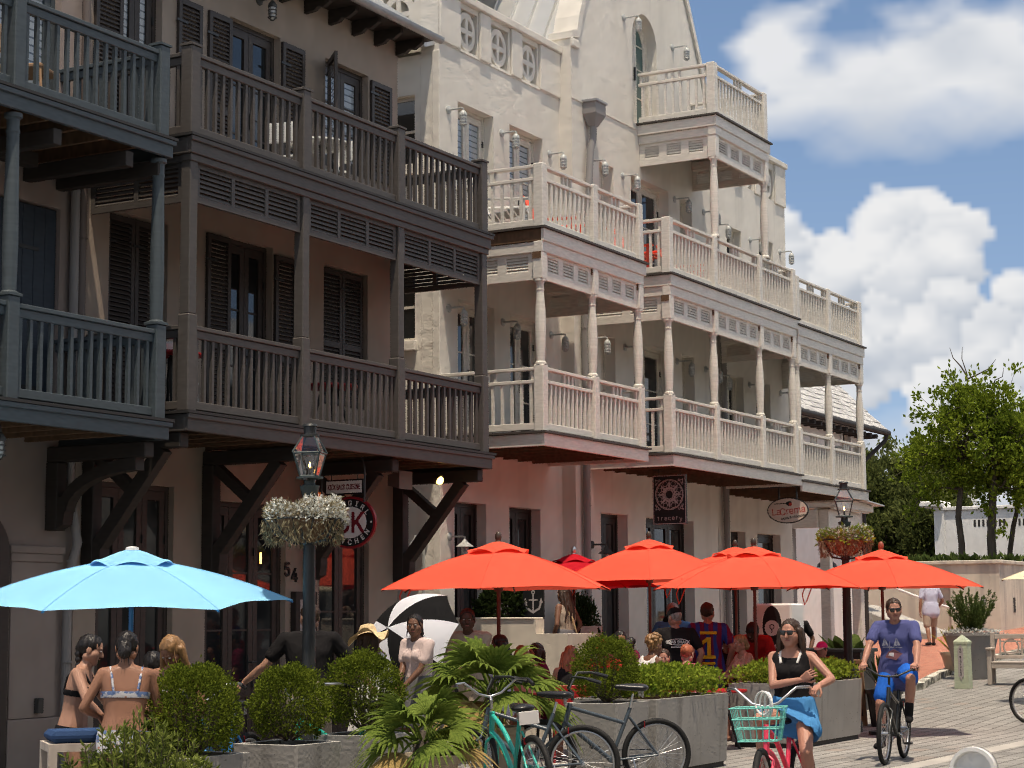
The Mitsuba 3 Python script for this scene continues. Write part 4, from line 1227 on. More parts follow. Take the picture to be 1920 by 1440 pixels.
def street_lamp():
    k = Kit()
    k.add('pole', lathe([(0, 0), (0.17, 0), (0.17, 0.12), (0.13, 0.2), (0.14, 0.6), (0.09, 0.75), (0.07, 0.95), (0.062, 1.0), (0.052, 2.30), (0.07, 2.32), (0.07, 2.36), (0.05, 2.38), (0.05, 2.64)], 18), 'black_iron', smooth=35)
    k.add('neck', lathe([(0.05, 2.64), (0.06, 2.66), (0.055, 2.70), (0.085, 2.80), (0.09, 2.82), (0.05, 2.83), (0.045, 2.88), (0.12, 2.885), (0.12, 2.90), (0.0, 2.90)], 18), 'verdigris', smooth=35)
    k.add('ladder_rest', tube([(-0.17, 0, 2.875), (0.17, 0, 2.875)], 0.014, 8), 'black_iron')
    z0, z1, a0, a1 = 2.905, 3.11, 0.068, 0.116
    c = [(sx, sy) for sx, sy in ((-1, -1), (1, -1), (1, 1), (-1, 1))]
    bars = [tube([(sx * a0, sy * a0, z0), (sx * a1, sy * a1, z1)], 0.009, 6) for sx, sy in c]
    for a, z in ((a0, z0), (a1, z1)):
        bars += [tube([(c[i][0] * a, c[i][1] * a, z), (c[(i + 1) % 4][0] * a, c[(i + 1) % 4][1] * a, z)], 0.010, 6) for i in range(4)]
    bars += [tube([(sx * (a1 + 0.01), sy * (a1 + 0.01), z1 + 0.005), (sx * 0.05, sy * 0.05, z1 + 0.155)], 0.008, 6) for sx, sy in c]
    k.add('lantern_frame', cat(*bars), 'verdigris')
    for i in range(4):
        (sx, sy), (tx, ty) = c[i], c[(i + 1) % 4]
        k.add('lantern_pane', (np.array([(sx * a0, sy * a0, z0), (tx * a0, ty * a0, z0), (tx * a1, ty * a1, z1), (sx * a1, sy * a1, z1)]), np.array([(0, 1, 2), (0, 2, 3)])), 'clear_glass')
        k.add('lantern_roof_pane', (np.array([(sx * a1, sy * a1, z1 + 0.004), (tx * a1, ty * a1, z1 + 0.004), (tx * 0.06, ty * 0.06, z1 + 0.15), (sx * 0.06, sy * 0.06, z1 + 0.15)]), np.array([(0, 1, 2), (0, 2, 3)])), 'clear_glass')
    k.add('chimney_cap', lathe([(0, z1 + 0.15), (0.085, z1 + 0.15), (0.085, z1 + 0.165), (0.055, z1 + 0.17), (0.055, z1 + 0.235), (0.07, z1 + 0.24), (0.06, z1 + 0.26), (0, z1 + 0.27)], 14), 'black_iron', smooth=30)
    k.add('burner', tube([(0, 0, z0), (0, 0, z0 + 0.07)], 0.012, 8), 'black_iron')
    k.add('glass_mantle', lathe([(0.028, z0 + 0.07), (0.034, z0 + 0.11), (0.03, z0 + 0.17), (0.02, z0 + 0.19)], 12), 'clear_glass', smooth=True)
    k.add('flame', lathe([(0, z0 + 0.075), (0.010, z0 + 0.09), (0.007, z0 + 0.115), (0, z0 + 0.13)], 8), 'sign_white', emit=(6.0, 3.2, 0.8))
    k.add('basket_arm', cat(*[tube([(0.05 * math.cos(a), 0.05 * math.sin(a), 2.32), (0.2 * math.cos(a), 0.2 * math.sin(a), 2.34), (0.33 * math.cos(a), 0.33 * math.sin(a), 2.52)], 0.012, 6) for a in np.arange(6) * math.pi / 3]), 'black_iron')
    return k


def flower_basket(seed, lush, dry, bromeliad=True):
    k = Kit()
    rng = np.random.default_rng(seed)
    k.add('liner', lathe([(0.07, 2.31), (0.13, 2.325), (0.25, 2.40), (0.335, 2.50), (0.34, 2.53), (0.30, 2.53), (0.0, 2.50)], 22), 'coco_liner', smooth=35)
    k.add('wire_frame', cat(*[tube([(0.072 * math.cos(a), 0.072 * math.sin(a), 2.305), (0.255 * math.cos(a), 0.255 * math.sin(a), 2.395), (0.345 * math.cos(a), 0.345 * math.sin(a), 2.52)], 0.006, 5) for a in np.arange(12) * math.pi / 6], xf(torus(0.345, 0.008, 30, 5, 'z'), trans(0, 0, 2.525))), 'black_iron', kind='stuff')
    a = rng.uniform(0, 2 * np.pi, 5200)
    clump = 0.5 + 0.5 * np.sin(a * 2 + seed) * np.sin(a * 3 + 1.7 + seed)
    r = 0.17 + 0.20 * rng.uniform(0, 1, 5200) ** 0.6 * (0.8 + 0.3 * clump)
    hgt = 2.52 + (0.18 * (1 - ((r - 0.26) / 0.2) ** 2)) * rng.uniform(0.2, 1.05, 5200) * (0.55 + 0.65 * clump)
    drop = np.clip(r - 0.33, 0, 1)
    hgt -= drop * rng.uniform(0.4, 2.2, 5200)
    P = np.column_stack([r * np.cos(a), r * np.sin(a), hgt])
    N = np.column_stack([np.cos(a) * 0.6, np.sin(a) * 0.6, 0.6 - drop * 6])
    blooming = rng.uniform(0, 1, 5200) < (lush * (0.45 + 0.75 * clump))  # points that carry white blossom; the rest become foliage
    k.add('blossom', leaf_cloud(P[blooming], N[blooming], 0.030, rng, 0.6), 'flower_white', kind='stuff')
    k.add('foliage', leaf_cloud(P[~blooming], N[~blooming], 0.042, rng, 0.25), 'flower_dry', kind='stuff', label='dry trailing stems' if dry else None)
    a = rng.uniform(0, 2 * np.pi, 900)
    q = rng.uniform(0, 1, 900)
    k.add('trailing_stem', leaf_cloud(np.column_stack([(0.36 - 0.04 * q) * np.cos(a), (0.36 - 0.04 * q) * np.sin(a), 2.52 - 0.20 * q]), np.tile([0, 0, -1.0], (900, 1)), 0.06, rng, 0.10, spread=0.45), 'flower_dry', kind='stuff')
    if bromeliad:
        vs = []
        for i in range(16):
            a = i * 2.4
            vs.append(blade((-0.05, -0.16, 2.52), (math.cos(a) * 0.55, math.sin(a) * 0.55, 0.9), 0.24, 0.022, 0.5))
        k.add('spiky_plant', cat(*vs), 'fern_leaf', kind='stuff')
        k.add('spiky_plant__bloom', cat(*[blade((-0.05, -0.16, 2.62), (0.1 * math.cos(i), 0.1 * math.sin(i), 1), 0.16, 0.02, 0.1) for i in range(5)]), 'bromeliad')
    else:
        k.add('trailing_leaf', leaf_cloud(P[::6] + [0, 0, -0.02], N[::6], 0.075, rng, 0.5), 'hedge_leaf', kind='stuff')
    return k


def blade(p, d, L, w, droop=0.4, n=6):
    """A long narrow leaf from p along d, drooping."""
    p, d = np.array(p, float), np.array(d, float)
    d /= np.linalg.norm(d)
    s = np.cross(d, (0, 0, 1.0))
    if np.linalg.norm(s) < 1e-3:
        s = np.array([1.0, 0, 0])
    s /= np.linalg.norm(s)
    v, f = [], []
    for i in range(n + 1):
        t = i / n
        c = p + d * L * t + np.array([0, 0, -droop * L * t * t])
        ww = w * (math.sin(math.pi * min(1, 0.12 + 0.88 * t) * 0.97) ** 0.7 if t < 1 else 0.02)
        v += [c - s * ww / 2, c + s * ww / 2]
    for i in range(n):
        a = 2 * i
        f += [(a, a + 1, a + 3), (a, a + 3, a + 2)]
    return np.array(v), np.array(f)


for (x, y, sc, seed, lush, bro, l1, l2) in ((14.087, 9.881, 1.0, 4, 0.62, True, 'black gas street lamp in front of the door numbered 54', 'flower basket of white blossom and dry stems round the lamp before number 54'),
                                            (26.85, 9.42, 1.06, 9, 0.45, False, 'black gas street lamp at the far end of the café by the white house', 'hanging flower basket with white flowers on the farther street lamp')):
    M = trans(x, y, ground_z(x)) @ scl(sc) @ rotz(0.35)
    thing('street_lamp', l1, 'street lamp', street_lamp(), M, 'gas street lamps')
    thing('flower_basket', l2, 'flower basket', flower_basket(seed, lush, seed == 4, bro), (trans(-0.027, 0.049, 0) if seed == 4 else I4) @ M @ trans(0, 0, 0.0 if seed == 4 else 0.05), 'hanging flower baskets on the lamps')


# ------------------------------------------------------------------ signs
# sign faces point towards -x; local x runs to the viewer's right (-y), local z up, front face at local y=0
def face_minus_x(x, y, z):
    M = np.eye(4)
    M[:3, 0] = (0, -1, 0)
    M[:3, 1] = (1, 0, 0)
    M[:3, 2] = (0, 0, 1)
    M[:3, 3] = (x, y, z)
    return M


def ellipse(w, h, n=40):
    return affinity.scale(Point(0, 0).buffer(1, n), w / 2, h / 2)


def text_on(k, name, s, height, cx, cz, m, bold=False, front=-0.002, depth=0.004, squeeze=1.0, rot=0.0, width=None):
    v, f = cat(meshkit.text_mesh(s, height, depth, bold=bold))
    v = v.copy()
    if width:
        squeeze = width / (v[:, 0].max() - v[:, 0].min())
    v[:, 0] = (v[:, 0] - (v[:, 0].min() + v[:, 0].max()) / 2) * squeeze
    v[:, 1] -= height / 2
    c, q = math.cos(rot), math.sin(rot)
    w = np.column_stack([cx + v[:, 0] * c - v[:, 1] * q, front - v[:, 2], cz + v[:, 0] * q + v[:, 1] * c])
    k.add(name, (w, f), m)


def arc_text(k, name, s, height, rx, rz, a0, a1, m, inward=False):
    parts = []
    for i, ch in enumerate(s):
        a = a0 + (a1 - a0) * i / max(1, len(s) - 1)
        x, z = rx * math.cos(a), rz * math.sin(a)
        t = math.atan2(rz * math.cos(a), -rx * math.sin(a))
        rot = t + (math.pi if not inward else 0)
        v, f = cat(meshkit.text_mesh(ch, height, 0.004, bold=True))
        v = v.copy()
        v[:, 0] -= (v[:, 0].min() + v[:, 0].max()) / 2
        v[:, 1] -= height / 2
        c, q = math.cos(rot), math.sin(rot)
        parts.append((np.column_stack([x + v[:, 0] * c - v[:, 1] * q, -0.002 - v[:, 2], z + v[:, 0] * q + v[:, 1] * c]), f))
    for p in parts:
        k.add(name, p, m)


k = Kit()
k.add('board', prism(rect(-0.29, -0.095, 0.29, 0.095), 0.0, 0.025), 'sign_black')
k.add('face', prism(rect(-0.272, -0.077, 0.272, 0.077), -0.0015, 0.0), 'sign_white')
text_on(k, 'lettering', 'KICK BACK CUISINE', 0.066, 0, 0, 'letter_maroon', width=0.49, bold=True)
for x in (-0.2, 0.2):
    k.add('hanger', tube([(x, 0.012, 0.095), (x, 0.012, 0.17)], 0.006, 6), 'black_iron')
k.add('hanger_bar', tube([(-0.36, 0.012, 0.17), (0.30, 0.012, 0.17)], 0.009, 6), 'black_iron')
for s in (-0.36, 0.30):
    k.add('scroll_bracket', tube([(s, 0.012, -0.2), (s + 0.01, 0.012, 0.1), (s, 0.012, 0.25), (s - 0.06, 0.012, 0.44)], 0.012, 6), 'black_iron')
thing('hanging_sign', 'small white board reading KICK BACK CUISINE above the oval restaurant sign', 'sign', k, face_minus_x(20.40, 13.78, 3.31))
k = Kit()
k.add('rim', prism(ellipse(0.76, 0.66), 0.0, 0.04), 'sign_red')
k.add('ring', prism(ellipse(0.70, 0.60), -0.0015, 0.0), 'sign_black')
k.add('face', prism(ellipse(0.50, 0.40), -0.003, -0.0015), 'sign_white')
arc_text(k, 'lettering', 'COWGIRL', 0.062, 0.298, 0.248, math.radians(150), math.radians(30), 'sign_white')
arc_text(k, 'lettering', 'KITCHEN', 0.062, 0.298, 0.248, math.radians(210), math.radians(330), 'sign_white', inward=True)
text_on(k, 'monogram', 'CK', 0.25, 0.0, 0, 'letter_maroon', bold=True, front=-0.0035, squeeze=0.95)
for x in (-0.32, 0.32):
    k.add('dot', prism(affinity.translate(Point(0, 0).buffer(0.014), x, 0), -0.004, -0.0015), 'sign_white')
for x in (-0.2, 0.2):
    k.add('hanger', tube([(x, 0.02, 0.27), (x, 0.02, 0.37)], 0.006, 6), 'black_iron')
thing('hanging_sign', 'oval black ring sign with red border and a large dark red K monogram', 'sign', k, face_minus_x(20.45, 13.72, 2.86))
k = Kit()
k.add('board', prism(rect(-0.31, -0.42, 0.31, 0.42), 0.0, 0.04), 'sign_black')
k.add('edge', prism(rect(-0.305, -0.415, 0.305, 0.415).difference(rect(-0.29, -0.40, 0.29, 0.40)), -0.002, 0.0), 'sign_grey')
orn = []
c0 = (0, 0.085)


def ring(cx, cz, r, w):
    return Point(cx, cz).buffer(r, 20).difference(Point(cx, cz).buffer(r - w, 20))


orn += [ring(*c0, 0.262, 0.012), ring(*c0, 0.244, 0.006), ring(*c0, 0.075, 0.008)]
for i in range(8):
    a = i * math.pi / 4
    for r, q, w in ((0.13, 0.058, 0.009), (0.195, 0.046, 0.008)):
        orn.append(ring(c0[0] + r * math.cos(a + (r > 0.15) * 0.39), c0[1] + r * math.sin(a + (r > 0.15) * 0.39), q, w))
    orn.append(affinity.rotate(affinity.translate(affinity.scale(Point(0, 0).buffer(1), 0.018, 0.075), c0[0], c0[1] + 0.15), math.degrees(a), origin=c0))
    for s in (-1, 1):
        orn.append(affinity.rotate(affinity.translate(affinity.rotate(affinity.scale(Point(0, 0).buffer(1), 0.009, 0.045), s * 40), c0[0] + s * 0.045, c0[1] + 0.10), math.degrees(a), origin=c0))
for sx in (-1, 1):
    for sz in (-1, 1):
        for dx, dz, r in ((0.225, 0.225, 0.028), (0.245, 0.18, 0.018), (0.18, 0.245, 0.018), (0.25, 0.25, 0.012)):
            orn.append(ring(c0[0] + sx * dx, c0[1] + sz * dz, r, 0.009))
k.add('damask_ornament', prism(unary_union(orn).intersection(rect(-0.275, -0.195, 0.275, 0.362)), -0.004, -0.0005), 'sign_grey')
for i, ch in enumerate('tracery'):
    text_on(k, 'lettering', ch, 0.075, -0.21 + i * 0.07, -0.31 + (-0.012 if ch == 'y' else 0), 'sign_grey')
for x in (-0.2, 0.2):
    k.add('hanger', tube([(x, 0.02, 0.42), (x, 0.02, 0.55)], 0.007, 6), 'black_iron')
thing('hanging_sign', 'square black sign with a round damask ornament and the word tracery', 'sign', k, face_minus_x(30.0, 13.62, 3.62))
k = Kit()
k.add('board', prism(ellipse(0.84, 0.50), 0.0, 0.035), 'sign_black')
k.add('face', prism(ellipse(0.80, 0.46), -0.002, 0.0), 'sign_cream')
text_on(k, 'lettering', 'La', 0.13, -0.23, -0.02, 'letter_red', rot=0.1)
text_on(k, 'lettering', 'Crema', 0.13, 0.10, 0.0, 'letter_red', rot=0.12, squeeze=0.95)
text_on(k, 'small_lettering', 'tapas & chocolate', 0.05, 0.12, -0.125, 'sign_black', rot=0.13, squeeze=0.9, bold=True)
k.add('spoon', cat(prism(affinity.translate(affinity.scale(Point(0, 0).buffer(1), 0.06, 0.045), 0.03, 0.13), -0.004, -0.002), prism(rect(-0.27, 0.125, -0.02, 0.14), -0.004, -0.002)), 'sign_black')
k.add('strawberry', prism(Point(0.06, 0.115).buffer(0.032), -0.006, -0.004), 'letter_red')
for x in (-0.18, 0.18):
    k.add('hanger', bx(x - 0.012, 0.005, 0.2, x + 0.012, 0.03, 0.47), 'black_iron')
k.add('scroll_bracket', cat(tube([(-0.55, 0.02, 0.44), (0.3, 0.02, 0.47)], 0.014, 6), tube([(-0.95, 0.02, 0.60), (-0.7, 0.02, 0.42), (-0.4, 0.02, 0.47)], 0.012, 6)), 'black_iron')
thing('hanging_sign', 'oval cream sign with red script reading La Crema under the far balcony', 'sign', k, face_minus_x(35.1, 13.45, 3.66))


# ------------------------------------------------------------------ planters, bench, bollard and other street furniture
def trough(L, D, h, m='planter_concrete'):
    k = Kit()
    outer = m3.Manifold.hull_points(np.array([(sx * (L / 2 - c), sy * (D / 2 - c2), z) for sx in (-1, 1) for sy in (-1, 1) for z, q in ((0.06, 0.03), (h, 0.0)) for c, c2 in ((q, q + 0.02), (q + 0.02, q))]))
    inner = m3.Manifold.cube((L - 0.14, D - 0.14, 0.5)).translate((-(L - 0.14) / 2, -(D - 0.14) / 2, h - 0.07))
    k.add('box', man(outer - inner), m)
    k.add('foot', bx(-L / 2 + 0.06, -D / 2 + 0.06, 0, L / 2 - 0.06, D / 2 - 0.06, 0.062), 'flashing')
    k.add('soil', bx(-L / 2 + 0.071, -D / 2 + 0.071, h - 0.069, L / 2 - 0.071, D / 2 - 0.071, h - 0.035), 'soil')
    return k


def place_trough(x0, y0, L, D, h, label):
    """x0, y0: the corner nearest the street on the viewer's left."""
    thing('concrete_planter', label, 'planter', trough(L, D, h), trans(x0 + L / 2, y0 + D / 2, ground_z(x0)), 'concrete planters along the café edge')


place_trough(10.72, 8.5, 0.70, 0.56, 0.70, 'concrete planter holding the leftmost round boxwood')
place_trough(12.28, 8.72, 0.62, 0.62, 0.69, 'concrete planter holding the second round boxwood, beside the blue bicycle')
place_trough(13.36, 8.72, 0.62, 0.62, 0.70, 'concrete planter holding the round boxwood next to the fan palm')
place_trough(17.32, 8.46, 0.75, 0.60, 0.80, 'low concrete planter behind the parked slate bicycles, holding a round boxwood')
place_trough(18.35, 8.50, 1.9, 1.0, 0.80, 'long concrete planter with a bright hedge, right of the parked bicycles')
place_trough(23.1, 8.72, 2.3, 1.0, 0.80, 'long concrete planter behind the girl cyclist, at the café corner')
place_trough(9.3, 9.9, 0.7, 0.7, 0.68, 'pale concrete planter behind the rosemary bush')


def round_pot(r0, r1, h, m):
    k = Kit()
    k.add('pot', lathe([(0, 0), (r0, 0), (r0 + (r1 - r0) * 0.5, h * 0.45), (r1, h - 0.07), (r1 + 0.02, h - 0.065), (r1 + 0.025, h), (r1 - 0.03, h), (r1 - 0.04, h - 0.05)], 28), m, smooth=35)
    k.add('soil', lathe([(r1 - 0.035, h - 0.055), (0, h - 0.04)], 24), 'soil')
    return k


def bench():
    k = Kit()
    L = 1.6   # long axis local y, faces -x
    for y in (0, L):
        k.add('back_post', bv(0.22, y - 0.04, 0, 0.30, y + 0.04, 0.98, 0.01), 'bench_wood')
        k.add('front_leg', bv(-0.28, y - 0.04, 0, -0.20, y + 0.04, 0.66, 0.01), 'bench_wood')
        k.add('armrest', bv(-0.32, y - 0.055, 0.661, 0.22, y + 0.055, 0.70, 0.01), 'bench_wood')
        k.add('side_rail', bv(-0.20, y - 0.025, 0.33, 0.22, y + 0.025, 0.40, 0.005), 'bench_wood')
    for i in range(5):
        k.add('seat_slat', bv(-0.27 + i * 0.098, -0.03 if i else 0.045, 0.401, -0.18 + i * 0.098, L + 0.03 if i else L - 0.045, 0.435, 0.006), 'bench_wood')
    k.add('apron', bv(-0.26, 0.041, 0.31, -0.22, L - 0.041, 0.40), 'bench_wood')
    for z0, z1 in ((0.86, 0.95), (0.48, 0.55)):
        k.add('back_rail', bv(0.235, 0.041, z0, 0.285, L - 0.041, z1), 'bench_wood')
    ys = np.linspace(0.12, L - 0.12, 4)
    for i in range(3):
        yc, w = (ys[i] + ys[i + 1]) / 2, (ys[i + 1] - ys[i]) / 2
        k.add('back_ring', xf(torus(0.14, 0.018, 26, 6), trans(0.26, yc, 0.705) @ rotz(math.pi / 2)), 'bench_wood')
        for s in (-1, 1):
            k.add('back_stile', bv(0.24, yc + s * w * 0.9 - 0.015, 0.551, 0.28, yc + s * w * 0.9 + 0.015, 0.859, 0.004), 'bench_wood')
        for z in (0.60, 0.81):
            k.add('back_bar', bv(0.248, yc - w * 0.9, z - 0.012, 0.272, yc + w * 0.9, z + 0.012, 0.004), 'bench_wood')
    return k


thing('bench', 'weathered wooden bench with ring pattern back at the edge of the brick walk', 'bench', bench(), trans(37.2, 8.55, ground_z(37.2)) @ rotz(0.12))
k = Kit()
k.add('shaft', man(m3.Manifold.hull_points(np.array([(sx * w, sy * w, z) for sx in (-1, 1) for sy in (-1, 1) for w, z in ((0.135, 0), (0.125, 0.82))]))), 'bollard_green')
k.add('collar', bv(-0.137, -0.137, 0.821, 0.137, 0.137, 0.87, 0.008), 'bollard_green')
k.add('cap', man(m3.Manifold.hull_points(np.array([(sx * 0.137, sy * 0.137, 0.871) for sx in (-1, 1) for sy in (-1, 1)] + [(0, 0, 1.0)]))), 'bollard_green')
pan = affinity.scale(rect(-0.05, 0.22, 0.05, 0.76).union(Polygon([(-0.03, 0.76), (0.03, 0.76), (0, 0.82)])).union(Polygon([(-0.03, 0.22), (0.03, 0.22), (0, 0.15)])), 1, 1)
k.add('nameplate', prism(pan, -0.146, -0.133), 'sign_grey')
for i, ch in enumerate('NO BICYCLES'):
    if ch != ' ':
        text_on(k, 'lettering', ch, 0.034, 0.0, 0.725 - i * 0.046, 'sign_black', bold=True, front=-0.147)
thing('bollard', 'pale green wooden bollard with a pointed cap reading NO BICYCLES', 'bollard', k, trans(35.95, 10.38, ground_z(35.95)) @ face_minus_x(0, 0, 0))
# low white lamp with a round lens close to the viewer, at the bottom of the view
k = Kit()
k.add('post', tube([(0, 0, 0), (0, 0, 0.93)], 0.05, 12), 'white_plastic', smooth=40)
k.add('housing', xf(lathe([(0, -0.10), (0.075, -0.09), (0.10, -0.05), (0.105, 0.02), (0.105, 0.06), (0.088, 0.06), (0.08, 0.02), (0, 0.0)], 24), trans(0, 0, 0.935) @ roty(-math.pi / 2)), 'white_plastic', smooth=35)
k.add('lens', xf(lathe([(0.088, 0.045), (0.06, 0.068), (0, 0.078)], 20), trans(0, 0, 0.935) @ roty(-math.pi / 2)), 'clear_glass', smooth=True)
thing('lamp_post_head', 'low white lamp with a round glass lens nearest the viewer', 'lamp', k, trans(9.03, 2.57, 0) @ rotz(0.1))
# boards and pictures outside the shops
k = Kit()
for s in (-1, 1):
    M = trans(s * 0.14, 0, 0) @ roty(-s * 0.16)
    fr = rect(-0.30, 0.0, 0.30, 0.95).difference(rect(-0.25, 0.14, 0.25, 0.90))
    k.add('board_frame', xf(prism(fr, -0.015, 0.015, 'yz'), M), 'frame_wood')
    k.add('slate', xf(prism(rect(-0.25, 0.14, 0.25, 0.90), -0.008, 0.008, 'yz'), M), 'chalk_slate')
k.add('notice', xf(prism(rect(-0.12, 0.62, 0.14, 0.82), -0.024, -0.0165, 'yz'), trans(-0.14, 0, 0) @ roty(0.16)), 'paper')
thing('sandwich_board', 'chalk A-frame board with a wooden frame behind the corner planter', 'sign', k, trans(28.1, 9.95, ground_z(28)) @ scl(1.05))
k = Kit()
k.add('board', prism(rect(-0.36, 0.25, 0.36, 1.25), 0, 0.03), 'frame_wood')
k.add('menu_sheet', prism(rect(-0.30, 0.3, 0.30, 1.2), -0.004, -0.001), 'ivory_paper')
k.add('heading_stripe', prism(rect(-0.30, 1.08, 0.30, 1.14), -0.006, -0.0045), 'letter_red')
for j, (w, s) in enumerate(((0.2, 'RAW BAR'), (0.5, 'BBQ SHRIMP'), (0.5, 'KIDS MENU'))):
    text_on(k, 'lettering', s, 0.06, -0.02, 0.95 - j * 0.16, 'fern_green', front=-0.005)
for x in (-0.3, 0.3):
    k.add('leg', bx(x - 0.02, 0.031, 0, x + 0.02, 0.06, 1.2), 'frame_wood')
mat('ivory_paper', (0.66, 0.58, 0.40), 0.8, 0.2)
mat('fern_green', (0.10, 0.16, 0.04), 0.8, 0.2)
thing('menu_board', 'wood framed cream menu board behind the bench', 'sign', k, trans(43.0, 10.35, ground_z(43)) @ face_minus_x(0, 0, 0))


def canvas_print(M, w, h, kind, label):
    k = Kit()
    k.add('panel', prism(rect(-w / 2, 0, w / 2, h), 0, 0.03), 'paper' if kind == 'crab' else 'sign_black')
    if kind == 'crab':
        body = affinity.scale(Point(0, 0.12).buffer(0.5), 0.24, 0.12)
        cl = []
        for s in (-1, 1):
            pts = [(s * 0.10 + s * 0.10 * math.sin(t * 2.2), 0.14 + 0.27 * t) for t in np.linspace(0, 1, 8)]
            from shapely.geometry import LineString
            cl.append(LineString(pts).buffer(0.022))
            cl.append(affinity.rotate(affinity.scale(Point(pts[-1]).buffer(1), 0.032, 0.075), s * 25).difference(affinity.rotate(affinity.scale(Point(pts[-1][0], pts[-1][1] + 0.05).buffer(1), 0.01, 0.05), s * 25)))
        art = unary_union([body] + cl).intersection(rect(-w / 2 + 0.01, 0.005, w / 2 - 0.01, h - 0.01))
        k.add('crab_print', prism(art, -0.003, -0.0005), 'sign_black')
    else:
        from shapely.geometry import LineString
        art = unary_union([rect(-0.012, 0.08, 0.012, h - 0.1), rect(-0.07, h - 0.2, 0.07, h - 0.18), LineString([(-0.13, 0.24), (-0.10, 0.15), (0, 0.09), (0.10, 0.15), (0.13, 0.24)]).buffer(0.015), Point(0, h - 0.08).buffer(0.03).difference(Point(0, h - 0.08).buffer(0.016)), Polygon([(-0.16, 0.23), (-0.10, 0.23), (-0.13, 0.3)]), Polygon([(0.16, 0.23), (0.10, 0.23), (0.13, 0.3)])])
        k.add('anchor_print', prism(art, -0.003, -0.0005), 'sign_grey')
    thing('framed_picture', label, 'picture', k, M)


canvas_print(face_minus_x(25.6, 12.95, 1.02), 0.40, 0.50, 'crab', 'white picture of a dark crab leaning by the shop door')
canvas_print(face_minus_x(24.62, 13.35, 1.63), 0.34, 0.46, 'anchor', 'dark picture with a pale anchor standing on the cheek wall')
# stair cheek wall in the alley, with a shrub above it
k = Kit()
cheek = Polygon([(12.45, 0), (14.9, 0), (14.9, 1.62), (12.95, 1.62), (12.95, 1.42), (12.45, 1.42)])
k.add('wall', prism(cheek, 23.95, 24.2, 'yz'), 'stucco_garden')
k.add('coping', bv(23.93, 12.97, 1.621, 24.22, 14.6, 1.655, 0.01), 'stucco_garden')
k.add('end_pier', bx(24.201, 12.45, 0, 25.0, 12.7, 1.42), 'stucco_garden')
for i in range(6):
    k.add('step', bx(24.2, 12.75 + i * 0.3, 0, 25.2, 12.75 + (i + 1) * 0.3, 0.16 * (i + 1)), 'pale_concrete')
thing('garden_wall', 'beige stepped stair wall in front of the alley', 'wall', k)
# coffee stand: white round-windowed cabinet on a dark counter
k = Kit()
k.add('cabinet', bv(-0.35, -0.3, 1.0, 0.35, 0.3, 1.75, 0.03), 'white_plastic')
k.add('oval_window', xf(prism(affinity.translate(affinity.scale(Point(0, 0).buffer(1), 0.17, 0.33), 0, 1.38), -0.302, -0.30), trans(0, 0, 0)), 'sign_black')
k.add('badge', prism(affinity.translate(Point(0, 0).buffer(0.13), 0, 1.34), -0.306, -0.303), 'sign_white')
k.add('emblem', prism(unary_union([affinity.translate(ring(0, 0, 0.045, 0.014), 0, 1.36), rect(-0.008, 1.26, 0.008, 1.33)]), -0.309, -0.3065), 'sign_black')
k.add('counter', bv(-0.9, -0.4, 0.94, 1.6, 0.4, 0.999, 0.01), 'sign_black')
k.add('counter_base', bx(-0.85, -0.36, 0, 1.55, 0.36, 0.939), 'black_door')
thing('coffee_stand', 'white cabinet with an oval window on a black counter', 'kiosk', k, trans(31.02, 12.1, ground_z(31)) @ face_minus_x(0, 0, 0))

# ------------------------------------------------------------------ plants
def shrub(seed, R, H, n, leafm, size, flat=1.0, stems=True, aspect=0.55):
    """Clipped ball of many small leaves, with gaps between twigs."""
    k = Kit()
    rng = np.random.default_rng(seed)
    d = rng.normal(0, 1, (n, 3))
    d /= np.linalg.norm(d, axis=1, keepdims=True)
    d[:, 2] = np.where(d[:, 2] < -0.75, -d[:, 2], d[:, 2])
    lump = meshkit.fbm(d * 3.1 + seed, 3, seed) - 0.5
    tuft = meshkit.noise(d * 11.0 + seed * 3, seed + 1) - 0.5
    rad = R * (1 + 0.36 * lump + 0.16 * tuft) * (1 - 0.42 * rng.uniform(0, 1, n) ** 2.2)
    rad *= np.where(rng.uniform(0, 1, n) < 0.05, 1.12, 1.0)
    P = d * rad[:, None] * [1, 1, flat] + [0, 0, H]
    k.add('foliage', leaf_cloud(P, d + [0, 0, 0.35], size, rng, aspect, spread=0.7), leafm, kind='stuff')
    if stems:
        tw = []
        for i in range(26):
            e = rng.normal(0, 1, 3)
            e /= np.linalg.norm(e)
            e[2] = abs(e[2]) * 0.8
            q = np.array([0, 0, H - R * flat * 0.9])
            m = q + e * R * 0.5 + [0, 0, 0.06]
            tw.append(tube([q + e * 0.03, m, np.array([0, 0, H]) + e * R * [1, 1, flat] * 0.8], [0.010, 0.007, 0.003], 5))
        k.add('stem', cat(*tw), 'bark', kind='stuff')
    return k


BG = 'round boxwoods in the concrete planters'
for x, y, z, R, seed, n, label in ((11.07, 8.76, 0.985, 0.335, 3, 11500, 'round boxwood in the leftmost planter, beside the women in swimwear'), (12.6, 9.02, 0.98, 0.30, 5, 9800, 'darker round boxwood, second from the left'),
                                   (13.66, 9.02, 1.03, 0.325, 8, 11500, 'round boxwood next to the fan palm in the round pot'), (17.72, 8.78, 1.11, 0.335, 12, 10500, 'round boxwood behind the parked slate bicycles')):
    thing('boxwood', label, 'shrub', shrub(seed, R, 0, n, 'boxwood_leaf', 0.026, 1.02), trans(x, y, z), BG)


